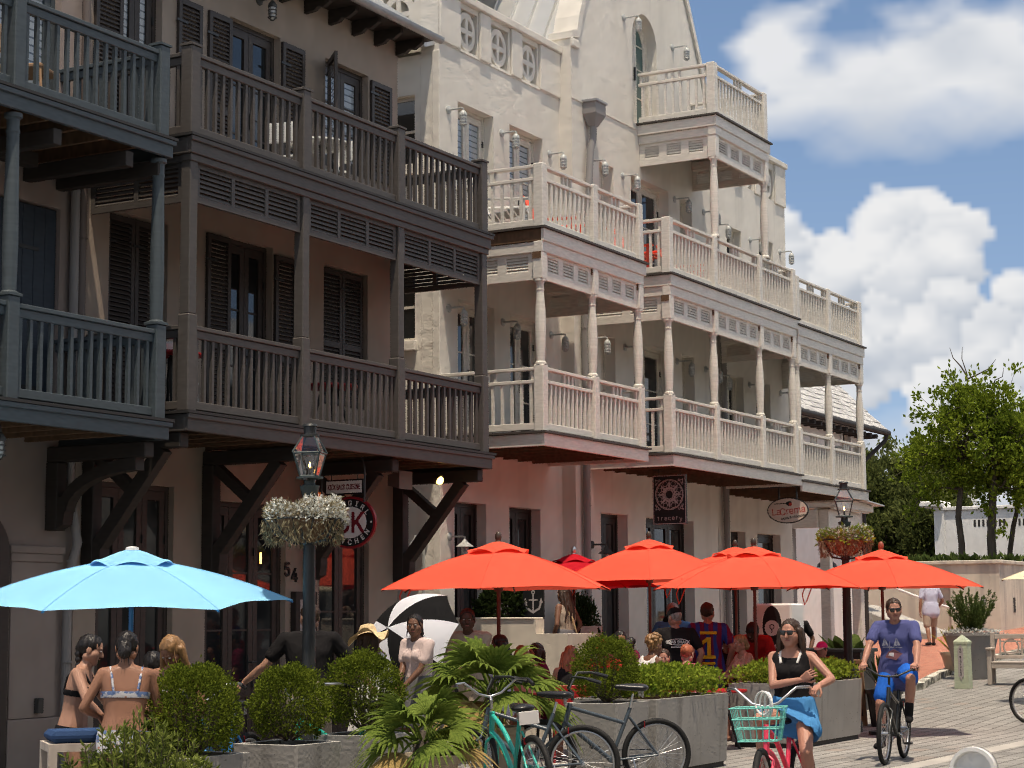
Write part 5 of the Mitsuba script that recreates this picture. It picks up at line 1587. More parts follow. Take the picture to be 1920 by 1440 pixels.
def hedge(seed, L, D, H, n, leafm, size):
    k = Kit()
    rng = np.random.default_rng(seed)
    u, v = rng.uniform(-1, 1, n), rng.uniform(-1, 1, n)
    x, y = u * L / 2, v * D / 2
    top = H * (0.62 + 0.55 * meshkit.fbm(np.column_stack([x * 2.6, y * 2.6, x * 0 + seed]), 3, seed)) * (1 - 0.35 * np.maximum(np.abs(u) ** 4, np.abs(v) ** 4))
    z = top * (1 - 0.75 * rng.uniform(0, 1, n) ** 2.0)
    P = np.column_stack([x * (1 + 0.06 * rng.normal(0, 1, n)), y * (1 + 0.1 * rng.normal(0, 1, n)), z])
    N = np.column_stack([u * 0.5, v * 0.5, np.full(n, 0.9)])
    k.add('foliage', leaf_cloud(P, N, size, rng, 0.55, spread=0.75), leafm, kind='stuff')
    return k


thing('hedge', 'bright green low hedge in the long planter right of the parked bicycles', 'hedge', hedge(2, 1.8, 0.92, 0.40, 7000, 'hedge_leaf', 0.055), trans(19.3, 9.0, 0.74))
thing('hedge', 'green low hedge in the corner planter behind the girl cyclist', 'hedge', hedge(6, 2.25, 0.92, 0.34, 7500, 'hedge_leaf', 0.055), trans(24.25, 9.22, 0.74))


def rosemary(seed, n_stems, R, H):
    k = Kit()
    rng = np.random.default_rng(seed)
    vs, st = [], []
    for i in range(n_stems):
        a, r = rng.uniform(0, 2 * np.pi), R * rng.uniform(0, 1) ** 0.6
        b = np.array([r * 0.5 * math.cos(a), r * 0.5 * math.sin(a), 0])
        h = H * (1 - 0.45 * (r / R) ** 2) * rng.uniform(0.7, 1.08)
        e = np.array([r * math.cos(a) * 1.15, r * math.sin(a) * 1.15, h]) + rng.normal(0, 0.02, 3)
        m = (b + e) / 2 + [0.04 * math.cos(a), 0.04 * math.sin(a), 0.02]
        st.append(tube([b, m, e], [0.006, 0.004, 0.002], 4))
        t = rng.uniform(0.22, 1.0, 85)
        p = np.outer((1 - t) ** 2, b) + np.outer(2 * t * (1 - t), m) + np.outer(t * t, e)
        ax = (e - b) / np.linalg.norm(e - b)
        vs.append(leaf_cloud(p, np.tile(ax * 0.8, (85, 1)), 0.05, rng, 0.26, spread=0.55))
    k.add('foliage', cat(*vs), 'rosemary_leaf', kind='stuff')
    k.add('stem', cat(*st), 'bark', kind='stuff')
    return k


thing('rosemary', 'feathery rosemary bush in the bottom left corner below the women', 'shrub', rosemary(4, 170, 0.40, 0.74), trans(8.1, 6.78, 0.36))
thing('rosemary', 'low sprawling rosemary cut by the left edge of the view', 'shrub', rosemary(9, 40, 0.20, 0.40), trans(7.8, 7.35, 0.40))
place_trough(7.6, 6.55, 1.0, 1.0, 0.40, 'low concrete planter of rosemary at the bottom left corner')


def fan_frond(base, d, L, R, seed, dry=False, nseg=19, open_a=2.9):
    """A stalk and a pleated fan of narrow segments."""
    rng = np.random.default_rng(seed)
    d = np.array(d, float)
    d /= np.linalg.norm(d)
    s = np.cross(d, (0, 0, 1.0))
    s /= np.linalg.norm(s) + 1e-9
    u = np.cross(s, d)
    e = np.array(base) + d * L + np.array([0, 0, -0.10 * L])
    stalk = tube([base, np.array(base) + d * L * 0.55 + [0, 0, 0.02], e], [0.013, 0.010, 0.008], 6)
    fd = d * 0.92 + np.array([0, 0, -0.25])
    fd /= np.linalg.norm(fd)
    ro = rng.uniform(-0.5, 0.5)
    s, u = s * math.cos(ro) + u * math.sin(ro), u * math.cos(ro) - s * math.sin(ro)
    vs = []
    for i in range(nseg):
        a = (i / (nseg - 1) - 0.5) * open_a
        dirv = fd * math.cos(a) + s * math.sin(a) + u * (0.10 * math.cos(3 * a))
        LL = R * (0.72 + 0.28 * math.cos(a * 0.8)) * rng.uniform(0.85, 1.15)
        w = 0.056 * R / 0.5
        dirv = dirv / np.linalg.norm(dirv)
        side = np.cross(dirv, u)
        side /= np.linalg.norm(side)
        fold = u * (0.3 * w)
        v = []
        n = 6
        for j in range(n + 1):
            t = j / n
            ww = w * min(1.0, 0.15 + 1.8 * t) * (1 - max(0, t - 0.55) / 0.45 * 0.93)
            c = e + dirv * LL * t + np.array([0, 0, -0.42 * LL * t ** 2.6])
            v += [c - side * ww / 2, c + fold * (1 - t), c + side * ww / 2]
        f = []
        for j in range(n):
            b = 3 * j
            f += [(b, b + 1, b + 4), (b, b + 4, b + 3), (b + 1, b + 2, b + 5), (b + 1, b + 5, b + 4)]
        vs.append((np.array(v), np.array(f)))
    return stalk, cat(*vs)


def fan_palm(seed, n, L, R, h0, dry=2):
    k = Kit()
    rng = np.random.default_rng(seed)
    k.add('trunk', lathe([(0.07, 0), (0.08, 0.1), (0.06, h0), (0.02, h0 + 0.08), (0, h0 + 0.09)], 10), 'bark')
    for i in range(n):
        a = i * 2.399 + seed
        el = math.radians(-8 + 84 * (i / n) ** 0.9 + rng.uniform(-6, 6))
        d = (math.cos(a) * math.cos(el), math.sin(a) * math.cos(el), math.sin(el))
        stalk, fan = fan_frond((0.03 * math.cos(a), 0.03 * math.sin(a), h0), d, L * rng.uniform(0.75, 1.1) * (1 - 0.15 * i / n), R * rng.uniform(0.85, 1.1), seed * 100 + i)
        nm = k.add('frond', fan, 'palm_dry' if i < dry else 'palm_leaf', label='dried straw-coloured frond' if i < dry else None)
        k.add(f'{nm}__stalk', stalk, 'palm_leaf')
    return k


for x, y, seed, n, L, R, s, h, lab, potlab in ((12.98, 8.02, 3, 15, 0.30, 0.38, 1.0, 0.60, 'fan palm in the round clay pot left of the teal bicycle', 'round clay pot under the fan palm beside the planters'),
                                               (16.25, 9.25, 7, 18, 0.38, 0.44, 1.12, 0.62, 'larger fan palm behind the teal bicycle handlebars', 'round clay pot behind the parked bicycles')):
    thing('fan_palm', lab, 'palm', fan_palm(seed, n, L, R, 0.14 if x < 14 else 0.30), trans(x, y, h - 0.04) @ scl(s), 'fan palms in round pots')
    thing('flower_pot', potlab, 'pot', round_pot(0.19, 0.275, h, 'clay_pot'), trans(x, y, 0), 'round clay pots')
thing('small_shrub', 'small fine-leaved plant at the foot of the potted fan palm', 'plant', shrub(31, 0.17, 0, 900, 'boxwood_leaf', 0.03, 0.8, stems=False), trans(13.15, 7.86, 0.66))


def sword_plant(seed, n, L, m, w=0.05, spread=0.55, droop=0.25):
    k = Kit()
    rng = np.random.default_rng(seed)
    for i in range(n):
        a = rng.uniform(0, 2 * np.pi)
        s = spread * rng.uniform(0.1, 1)
        k.add('leaf', blade((0.06 * math.cos(a), 0.06 * math.sin(a), 0), (s * math.cos(a), s * math.sin(a), 1), L * rng.uniform(0.6, 1.05), w * rng.uniform(0.8, 1.2), droop * rng.uniform(0.3, 1.4), 7), m)
    return k


def fern_bush(seed, n, L):
    k = Kit()
    rng = np.random.default_rng(seed)
    for i in range(n):
        a = rng.uniform(0, 2 * np.pi)
        s = 0.7 * rng.uniform(0.05, 1)
        d = np.array([s * math.cos(a), s * math.sin(a), 1.0])
        d /= np.linalg.norm(d)
        LL = L * rng.uniform(0.6, 1.1)
        t = rng.uniform(0.08, 1, 110)
        p = np.outer(t, d) * LL + np.outer(t * t, [0, 0, -0.18]) * LL + np.array([0.25 * math.cos(a), 0.25 * math.sin(a), 0]) * rng.uniform(0, 0.8)
        k.add('frond', leaf_cloud(p, np.tile(d, (110, 1)), 0.075, rng, 0.3, spread=0.6), 'fern_leaf')
    return k


GX = 39.0
thing('flower_pot', 'tall tapered concrete pot behind the bollard', 'pot', round_pot(0.30, 0.52, 0.92, 'planter_concrete'), trans(38.6, 10.95, ground_z(38.6)))
thing('foxtail_fern', 'tall foxtail fern in the tapered pot behind the bollard', 'fern', fern_bush(5, 46, 1.0), trans(38.6, 10.95, ground_z(38.6) + 0.88))
thing('foxtail_fern', 'foxtail fern at the right edge beside the menu board', 'fern', fern_bush(8, 30, 0.95), trans(39.2, 9.0, ground_z(39.2) + 0.85))
thing('flower_pot', 'tapered concrete pot at the right edge behind the bench', 'pot', round_pot(0.30, 0.5, 0.9, 'planter_concrete'), trans(39.2, 9.0, ground_z(39.2)))
thing('flower_edging', 'small white flowers spilling over the tapered pot', 'plant', hedge(14, 1.0, 1.0, 0.16, 500, 'flower_white', 0.05), trans(38.55, 10.9, ground_z(38.6) + 0.84))
thing('croton', 'yellow green croton bush beside the tapered pot', 'shrub', sword_plant(11, 34, 0.75, 'croton_leaf', 0.09, 0.8, 0.3), trans(39.7, 11.62, ground_z(40) + 0.42))
thing('flower_pot', 'low clay pot holding the croton on the brick walk', 'pot', round_pot(0.2, 0.28, 0.38, 'clay_pot'), trans(39.7, 11.62, ground_z(40) + 0.08))
thing('banana_plant', 'broad-leaved banana plant under the farther umbrellas', 'plant', sword_plant(21, 17, 1.05, 'fern_leaf', 0.26, 0.75, 0.45), trans(31.5, 11.0, ground_z(31.5) + 0.62))
thing('flower_pot', 'clay pot holding the banana plant', 'pot', round_pot(0.2, 0.3, 0.62, 'clay_pot'), trans(31.5, 11.0, ground_z(31.5)))
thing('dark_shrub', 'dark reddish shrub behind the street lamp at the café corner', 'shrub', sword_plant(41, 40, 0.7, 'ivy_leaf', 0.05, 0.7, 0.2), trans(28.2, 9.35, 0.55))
thing('flower_pot', 'dark pot of the reddish shrub at the café corner', 'pot', round_pot(0.2, 0.26, 0.55, 'black_iron'), trans(28.2, 9.35, 0))
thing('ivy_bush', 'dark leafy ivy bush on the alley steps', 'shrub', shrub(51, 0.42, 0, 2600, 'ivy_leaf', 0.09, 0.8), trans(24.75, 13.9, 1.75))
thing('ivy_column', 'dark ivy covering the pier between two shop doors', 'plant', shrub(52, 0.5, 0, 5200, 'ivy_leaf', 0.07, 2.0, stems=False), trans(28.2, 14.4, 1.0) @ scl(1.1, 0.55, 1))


# ------------------------------------------------------------------ trees
def tree(seed, trunk_pts, trunk_r, clumps, leafm, nleaf, size, dead=(), limb_r=0.05):
    k = Kit()
    rng = np.random.default_rng(seed)
    k.add('trunk', tube(trunk_pts, trunk_r, 10), 'bark', smooth=40)
    top = np.array(trunk_pts[-1])
    tw, P, N = [], [], []
    for c, r in clumps:
        c = np.array(c, float)
        b = np.array(trunk_pts[-1 if c[2] > top[2] - 0.5 else -2])
        m = (b + c) / 2 + [0, 0, 0.12 * np.linalg.norm(c - b)] + rng.normal(0, 0.12, 3)
        tw.append(tube([b, m, c], [limb_r, limb_r * 0.6, limb_r * 0.25], 6))
        n = int(nleaf * r ** 2)
        subs = rng.normal(0, 0.55, (14, 3)) * r + c
        for q in subs[:6]:
            tw.append(tube([m * 0.4 + c * 0.6, (c + q) / 2 + rng.normal(0, 0.05, 3), q], [limb_r * 0.35, limb_r * 0.22, limb_r * 0.1], 5))
        idx = rng.integers(0, 14, n)
        sp = r * 0.26
        p = subs[idx] + rng.normal(0, 1, (n, 3)) * sp * rng.uniform(0.3, 1, (n, 1))
        P.append(p)
        N.append((p - c) / r + [0, 0, 0.6])
    k.add('limb', cat(*tw), 'bark', smooth=40, kind='stuff')
    k.add('crown', leaf_cloud(np.vstack(P), np.vstack(N), size, rng, 0.6, spread=0.8), leafm, kind='stuff')
    if dead:
        k.add('bare_twig', cat(*[tube(p, np.linspace(0.035, 0.008, len(p)), 5) for p in dead]), 'bark', kind='stuff')
    return k


TZ = 3.2
# the light green trees on the terrace; positions relative to the first trunk, x away from the viewer, -y to the viewer's right
rt = np.random.default_rng(77)


def clump_set(cx, cy, cz, w, h, n, seed, r0=0.7, r1=1.1):
    rg = np.random.default_rng(seed)
    out = []
    for i in range(n):
        a = rg.uniform(0, 2 * np.pi)
        q = rg.uniform(-1, 1)
        rad = w * math.sqrt(max(0.05, 1 - q * q)) * rg.uniform(0.4, 1.0)
        out.append(((cx + rad * math.cos(a) * 0.8, cy + rad * math.sin(a), cz + h * q), rg.uniform(r0, r1)))
    return out


t1 = clump_set(0, -0.35, 4.25, 1.75, 1.6, 17, 4, 0.55, 0.85) + [((0, 1.35, 3.7), 0.5), ((0.2, 1.75, 3.35), 0.42), ((0, 1.0, 4.1), 0.5), ((0, 1.5, 2.2), 0.35), ((0.1, -0.45, 5.6), 0.5), ((0, 0.9, 2.6), 0.45)]
dead1 = [[(0, -0.3, 5.2), (0, -0.42, 5.9), (0, -0.40, 6.5), (0, -0.25, 7.0), (0, -0.28, 7.4)], [(0, -0.40, 6.4), (0, -0.2, 6.75), (0, 0.05, 7.05), (0, 0.15, 7.4)], [(0, -0.42, 6.3), (0, -0.75, 6.42), (0, -1.15, 6.6), (0, -1.4, 6.9)], [(0, -0.6, 5.2), (0, -1.1, 5.7), (0, -1.35, 6.2), (0, -1.6, 6.3), (0, -1.65, 6.6)], [(0, -1.1, 5.7), (0, -0.8, 6.0), (0, -0.7, 6.2)]]
thing('terrace_tree', 'light green tree with bare twigs at its top, standing on the terrace wall', 'tree', tree(3, [(0, 0, -0.3), (0.02, -0.02, 0.8), (0, 0.06, 1.7), (0, -0.05, 2.6), (0, -0.15, 3.6)], [0.13, 0.115, 0.105, 0.09, 0.05], t1, 'tree_leaf', 1000, 0.16, dead1), trans(63.8, 18.35, TZ), 'slender trees on the terrace')
t2 = clump_set(0, -0.3, 4.0, 1.5, 1.35, 14, 14, 0.55, 0.85)
thing('terrace_tree', 'thicker-trunked tree second from the left on the terrace', 'tree', tree(5, [(0, 0, -0.3), (0.0, 0.03, 0.9), (0, -0.02, 1.7), (0, -0.1, 2.6), (0, -0.2, 3.3)], [0.17, 0.15, 0.14, 0.12, 0.05], t2, 'tree_leaf', 880, 0.16), trans(64.0, 17.35, TZ), 'slender trees on the terrace')
t3 = clump_set(0, -0.3, 3.9, 1.4, 1.3, 12, 24, 0.55, 0.8)
thing('terrace_tree', 'thin leaning tree third along the terrace', 'tree', tree(7, [(0, 0.12, -0.3), (0.0, 0.06, 0.6), (0, -0.08, 1.4), (0, -0.3, 2.2), (0, -0.4, 3.0)], [0.10, 0.09, 0.085, 0.07, 0.04], t3, 'tree_leaf', 880, 0.16), trans(65.5, 17.1, TZ), 'slender trees on the terrace')
thing('terrace_tree', 'thin leaning tree at the right edge of the terrace', 'tree', tree(9, [(0, 0.1, -0.3), (0.0, 0.0, 0.5), (0, -0.25, 1.3), (0, -0.45, 2.1), (0, -0.5, 2.9)], [0.10, 0.09, 0.085, 0.07, 0.04], clump_set(0, -0.6, 3.8, 1.4, 1.3, 11, 34, 0.5, 0.8), 'tree_leaf', 880, 0.16), trans(65.5, 16.6, TZ), 'slender trees on the terrace')
for i, (x, y, w, h, cz, seed, lab) in enumerate(((79, 27.2, 2.3, 2.0, 5.6, 5, 'dark olive oak behind the pavilion roof, left of the oak clump'), (82, 25.4, 2.4, 2.1, 6.0, 6, 'dark olive oak between the pavilion and the white wall'), (80, 26.6, 2.0, 1.9, 3.9, 8, 'lower dark oak in the shade of the taller oaks'), (78.5, 24.6, 1.7, 1.9, 4.4, 9, 'dark oak touching the left end of the white wall'))):
    thing('oak_tree', lab, 'tree', tree(20 + i, [(0, 0, -5.0), (0.1, 0, -2.0), (0, 0.1, -0.8), (0, 0, 0.2)], [0.3, 0.25, 0.2, 0.1], clump_set(0, 0, 0, w, h, 24, seed, 0.8, 1.15), 'oak_leaf', 850, 0.20), trans(x, y, cz), 'dark oaks behind the square')
thing('terrace_grass', 'tufts of dark grass along the top of the terrace wall', 'plant', hedge(61, 7.0, 0.6, 0.22, 500, 'fern_leaf', 0.30), trans(63.0, 17.5, TZ) @ rotz(math.radians(100)))

# ------------------------------------------------------------------ buildings across the square
k = Kit()
zg = 1.0
k.add('wall', prism(Polygon([(13.0 + 2.8, -0.5), (30, -0.5), (30, 3.15), (15.8, 3.15)]).difference(rect(17.0, 0.4, 17.55, 2.55)), 57.8, 58.1, 'yz'), 'stucco_garden')
k.add('recess', bx(57.95, 16.9, 0.3, 58.05, 17.6, 2.7), 'stucco_garden')
k.add('wall_street_side', bx(57.8, 15.5, -0.5, 95, 15.798, 3.15), 'stucco_garden')
k.add('coping', bv(57.72, 15.42, 3.151, 58.2, 30, 3.27, 0.02), 'stucco_garden')
k.add('coping', bv(58.202, 15.42, 3.151, 95, 15.9, 3.27, 0.02), 'stucco_garden')
k.add('terrace_fill', bx(58.1, 15.8, 2.6, 95, 30, 3.12), 'soil')
for x, y in ((57.7, 18.7), (57.7, 16.0)):
    k.add('wall_light', bv(57.74, y - 0.06, 1.85, 57.8, y + 0.06, 2.1), 'galvanized')
for x in (59.4, 62.2, 65.0):
    k.add('drain_slot', bx(x - 0.1, 15.48, 1.7, x + 0.1, 15.499, 2.15), 'flashing')
thing('terrace_wall', 'long pale terrace wall with a shaded street side behind the bench', 'wall', k)
k = Kit()
k.add('stair_block', prism(Polygon([(15.9, 0.6), (19.8, 0.6), (19.8, 1.95), (18.6, 1.95), (16.4, 1.15)]), 53.0, 55.5, 'yz'), 'pale_concrete')
for i in range(4):
    k.add('step', bx(52.8 - 0.0, 16.2 + i * 0.55, 0.6, 53.0, 16.75 + i * 0.55, 1.12 + i * 0.2), 'pale_concrete')
rail = [(52.9, 19.6, 2.95), (52.9, 18.4, 2.9), (52.9, 16.0, 1.95), (52.9, 15.2, 1.75)]
k.add('handrail', tube(rail, 0.035, 8), 'white_plastic')
for p in rail:
    k.add('handrail_post', tube([p, (p[0], p[1], 0.8)], 0.025, 8), 'galvanized')
thing('stair', 'concrete stair with a white handrail behind the man walking away', 'stairs', k)
k = Kit()
k.add('wall', bx(75, 4, 2.5, 96, 22.55, 5.72), 'stucco_white')
k.add('corner_trim', bv(74.94, 22.2, 2.5, 75.0, 22.6, 5.72), 'stucco_white')
k.add('coping', bv(74.9, 4, 5.721, 96, 22.62, 5.86, 0.02), 'stucco_white')
k.add('cornice_end', bv(74.6, 22.2, 5.861, 76, 23.1, 6.1, 0.05), 'stucco_white')
for y0 in (20.95, 20.3, 19.2, 18.4, 17.6, 16.8):
    for j in range(4):
        k.add('vent_slot', bx(74.985, y0 - j * 0.17, 5.05, 74.999, y0 - j * 0.17 + 0.085, 5.32), 'flashing')
thing('white_building', 'white flat-roofed building behind the terrace trees', 'building', k)
k = Kit()
k.add('tower', bx(92.5, 26.3, 0, 94.5, 27.9, 10.6), 'stucco_white')
k.add('dome', xf(lathe([(1.05, 0), (1.1, 0.1), (0.95, 0.15), (0.9, 0.5), (0.65, 0.9), (0, 1.1)], 20), trans(93.5, 27.1, 10.6)), 'stucco_white', smooth=40)
thing('white_tower', 'white domed tower glimpsed through the terrace tree', 'building', k)
# unseen buildings across the street, placed to block sky light and darken the facades
for x0, x1, h, l in ((-22.0, 18.0, 10.0, 'long stucco building across the street, out of view, placed to keep sky light off the number 54 building'), (20.0, 62.0, 9.0, 'pale building across the street, out of view, placed to keep sky light off the cream building')):
    k = Kit()
    ho = [(x, z, x + 1.3, z + 2.0) for z in (0.9, 4.2) for x in np.arange(x0 + 1.5, x1 - 2, 3.2)]
    k.add('wall', prism(wall_panel(x0, x1, -0.2, h, ho), -8.4, -8.0), 'stucco_brown' if x0 < 0 else 'stucco_garden')
    k.add('end_wall', bx(x0, -18, -0.2, x0 + 0.4, -8.401, h), 'stucco_brown' if x0 < 0 else 'stucco_garden')
    k.add('end_wall', bx(x1 - 0.4, -18, -0.2, x1, -8.401, h), 'stucco_brown' if x0 < 0 else 'stucco_garden')
    k.add('roof', prism(Polygon([(-18.5, h), (-7.5, h), (-7.5, h + 0.15), (-13, h + 3.5), (-18.5, h + 0.15)]), x0 - 0.4, x1 + 0.4, 'yz'), 'metal_roof')
    for o in ho:
        n = k.add('window', prism(rect(*o).difference(rect(o[0] + 0.08, o[1] + 0.08, o[2] - 0.08, o[3] - 0.08)), -8.25, -8.12), 'cream_door')
        k.add(f'{n}__pane', bx(o[0] + 0.08, -8.2, o[1] + 0.08, o[2] - 0.08, -8.18, o[3] - 0.08), 'pane_glass')
    thing('unseen_facing_building', l, 'building', k)
# the shingle-roofed house
k = Kit()
HX0, HX1, HY = 44.0, 52.75, 17.9
wins = [(50.95, 6.1, 51.6, 6.75), (51.2, 3.6, 51.9, 4.7)]
k.add('wall', prism(wall_panel(HX0, HX1, 0, 6.9, wins), HY, HY + 0.3), 'stucco_white')
k.add('end_wall', prism(Polygon([(HY + 0.302, 0), (24, 0), (24, 6.9), (21, 10.0), (HY + 0.302, 7.1)]), HX1 - 0.3, HX1 - 0.001, 'yz'), 'stucco_white')
for a in wins:
    n = k.add('window', prism(rect(*a).difference(rect(a[0] + 0.06, a[1] + 0.06, a[2] - 0.06, a[3] - 0.06)), HY + 0.1, HY + 0.18), 'stucco_white')
    k.add(f'{n}__pane', bx(a[0] + 0.06, HY + 0.13, a[1] + 0.06, a[2] - 0.06, HY + 0.14, a[3] - 0.06), 'pane_glass')
    for t in (0.33, 0.66):
        x = a[0] + (a[2] - a[0]) * t
        k.add(f'{n}__bar', bx(x - 0.015, HY + 0.11, a[1] + 0.06, x + 0.015, HY + 0.128, a[3] - 0.06), 'stucco_white')
    k.add(f'{n}__surround', prism(rect(a[0] - 0.12, a[1] - 0.12, a[2] + 0.12, a[3] + 0.14).difference(rect(*a)), HY - 0.04, HY - 0.001), 'stucco_white')
ey, ez, ry, rz = HY - 0.55, 6.86, 21.0, 10.35
k.add('roof', prism(Polygon([(ey, ez), (ry, rz), (ry, rz - 0.2), (ey, ez - 0.14)]), HX0 - 0.5, HX1 + 0.42, 'yz'), 'dark_timber')
rs = random.Random(9)
slope = math.atan2(rz - ez, ry - ey)
rows = 19
length = math.hypot(ry - ey, rz - ez)
sh = []
for r in range(rows):
    s0 = r * length / rows - 0.03
    x = HX0 - 0.5 - rs.uniform(0, 0.3)
    while x < HX1 + 0.42:
        w = rs.uniform(0.22, 0.34)
        x1 = min(x + w - 0.012, HX1 + 0.44)
        x0 = max(x, HX0 - 0.5)
        if x1 - x0 > 0.05:
            Lr = length / rows * 1.25
            t = 0.035 + rs.uniform(0, 0.014)
            v, f = bx(x0, 0, 0, x1, Lr, t)
            v = v.copy()
            v[:, 2] += 0.03 - 0.022 * v[:, 1] / Lr
            v = v + (0, s0 + rs.uniform(-0.02, 0.02), 0)
            c, s = math.cos(slope), math.sin(slope)
            v = np.column_stack([v[:, 0], ey + v[:, 1] * c - v[:, 2] * s, ez + v[:, 1] * s + v[:, 2] * c])
            sh.append((v, f, v[:, 0].mean(), r))
        x += w
sh.sort(key=lambda q: -q[2])
near = [q for q in sh if q[2] > 49.2 and q[3] < 13][:180]
ids = {id(q[0]) for q in near}
for q in near:
    k.add('roof__shingle', (q[0], q[1]), 'shingle')
k.add('roof__far_shingles', cat(*[(q[0], q[1]) for q in sh if id(q[0]) not in ids]), 'shingle', kind='stuff')
for i in range(18):
    x = HX0 + i * 0.5
    k.add('rafter_tail', bx(x, ey + 0.06, ez - 0.26, x + 0.12, HY - 0.002, ez - 0.141), 'dark_timber')
k.add('gutter', tube([(HX0 - 0.5, ey - 0.07, ez - 0.06), (HX1 + 0.45, ey - 0.07, ez - 0.06)], 0.075, 10), 'flashing', smooth=40)
k.add('downpipe', tube([(HX1 + 0.3, ey - 0.07, ez - 0.12), (HX1 + 0.3, ey, ez - 0.3), (HX1 - 0.25, HY - 0.1, ez - 0.9), (HX1 - 0.3, HY - 0.08, ez - 1.1), (HX1 - 0.3, HY - 0.08, 0.5)], 0.06, 8), 'flashing', smooth=40)
k.add('chimney', bx(53.6, 20.2, 6.0, 54.5, 21.3, 9.35), 'stucco_white')
k.add('chimney__cap', bv(53.5, 20.1, 9.351, 54.6, 21.4, 9.5, 0.03), 'stucco_white')
thing('shingled_house', 'white house with a grey shingle roof and black downpipe beyond the cream building', 'house', k)
# open pavilion between the cream building and the house
k = Kit()
k.add('roof', prism(Polygon([(40.2, 4.25), (42.75, 4.12), (42.75, 3.98), (40.2, 4.0)]), 14.3, 17.6, 'xz'), 'cream_timber')
k.add('roof_sheet', prism(Polygon([(40.0, 4.30), (42.95, 4.15), (42.95, 4.125), (40.0, 4.26)]), 14.1, 17.7, 'xz'), 'metal_roof')
k.add('beam', bv(40.3, 14.5, 3.55, 42.5, 14.72, 3.95), 'cream_timber')
k.add('beam', bv(40.2, 14.73, 3.56, 40.42, 17.4, 3.94), 'cream_timber')
for i in range(9):
    k.add('rafter', bx(40.25, 14.35 + i * 0.38, 3.95, 42.6, 14.43 + i * 0.38, 3.995), 'cream_timber')
for x, y in ((40.32, 15.42), (40.32, 14.58), (42.4, 14.6)):
    k.add('post', bv(x - 0.11, y - 0.11, 0.3, x + 0.11, y + 0.11, 3.55, 0.012), 'downspout_grey' if x < 41 and y > 15 else 'cream_timber')
thing('pavilion', 'open timber pavilion with a pendant lamp between the cream building and the house', 'pavilion', k)
k = Kit()
k.add('cord', tube([(41.5, 15.0, 3.95), (41.5, 15.0, 2.95)], 0.012, 6), 'black_iron')
k.add('shade', xf(lathe([(0.03, 0.25), (0.05, 0.2), (0.20, 0.08), (0.235, 0.0), (0.23, 0.0), (0.19, 0.07), (0.03, 0.18)], 20), trans(41.5, 15.0, 2.72)), 'black_iron', smooth=40)
thing('pendant_lamp', 'black dome pendant lamp hanging in the pavilion', 'lamp', k)

# ------------------------------------------------------------------ bicycles
def wheel(k, x, fender=None, spoke_n=28):
    w = k.add('wheel', torus(0.318, 0.026, 48, 10), 'tyre', smooth=True)
    k.add(f'{w}__rim', torus(0.283, 0.013, 48, 8), 'rim_metal', smooth=True)
    k.add(f'{w}__hub', tube([(0, -0.045, 0), (0, 0.045, 0)], 0.022, 10), 'silver')
    sp = []
    for i in range(spoke_n):
        a = i * 2 * math.pi / spoke_n
        b = a + (0.5 if i % 2 else -0.5)
        s = 0.03 if (i // 2) % 2 else -0.03
        sp.append(tube([(0.02 * math.cos(b), s, 0.02 * math.sin(b)), (0.276 * math.cos(a), 0, 0.276 * math.sin(a))], 0.0016, 4))
    k.add(f'{w}__spokes', cat(*sp), 'silver', kind='stuff')
    for j in range(len(k.parts) - 4, len(k.parts)):
        n, d, M, kd, lb = k.parts[j]
        k.parts[j] = (n, d, trans(x, 0, 0.344), kd, lb)


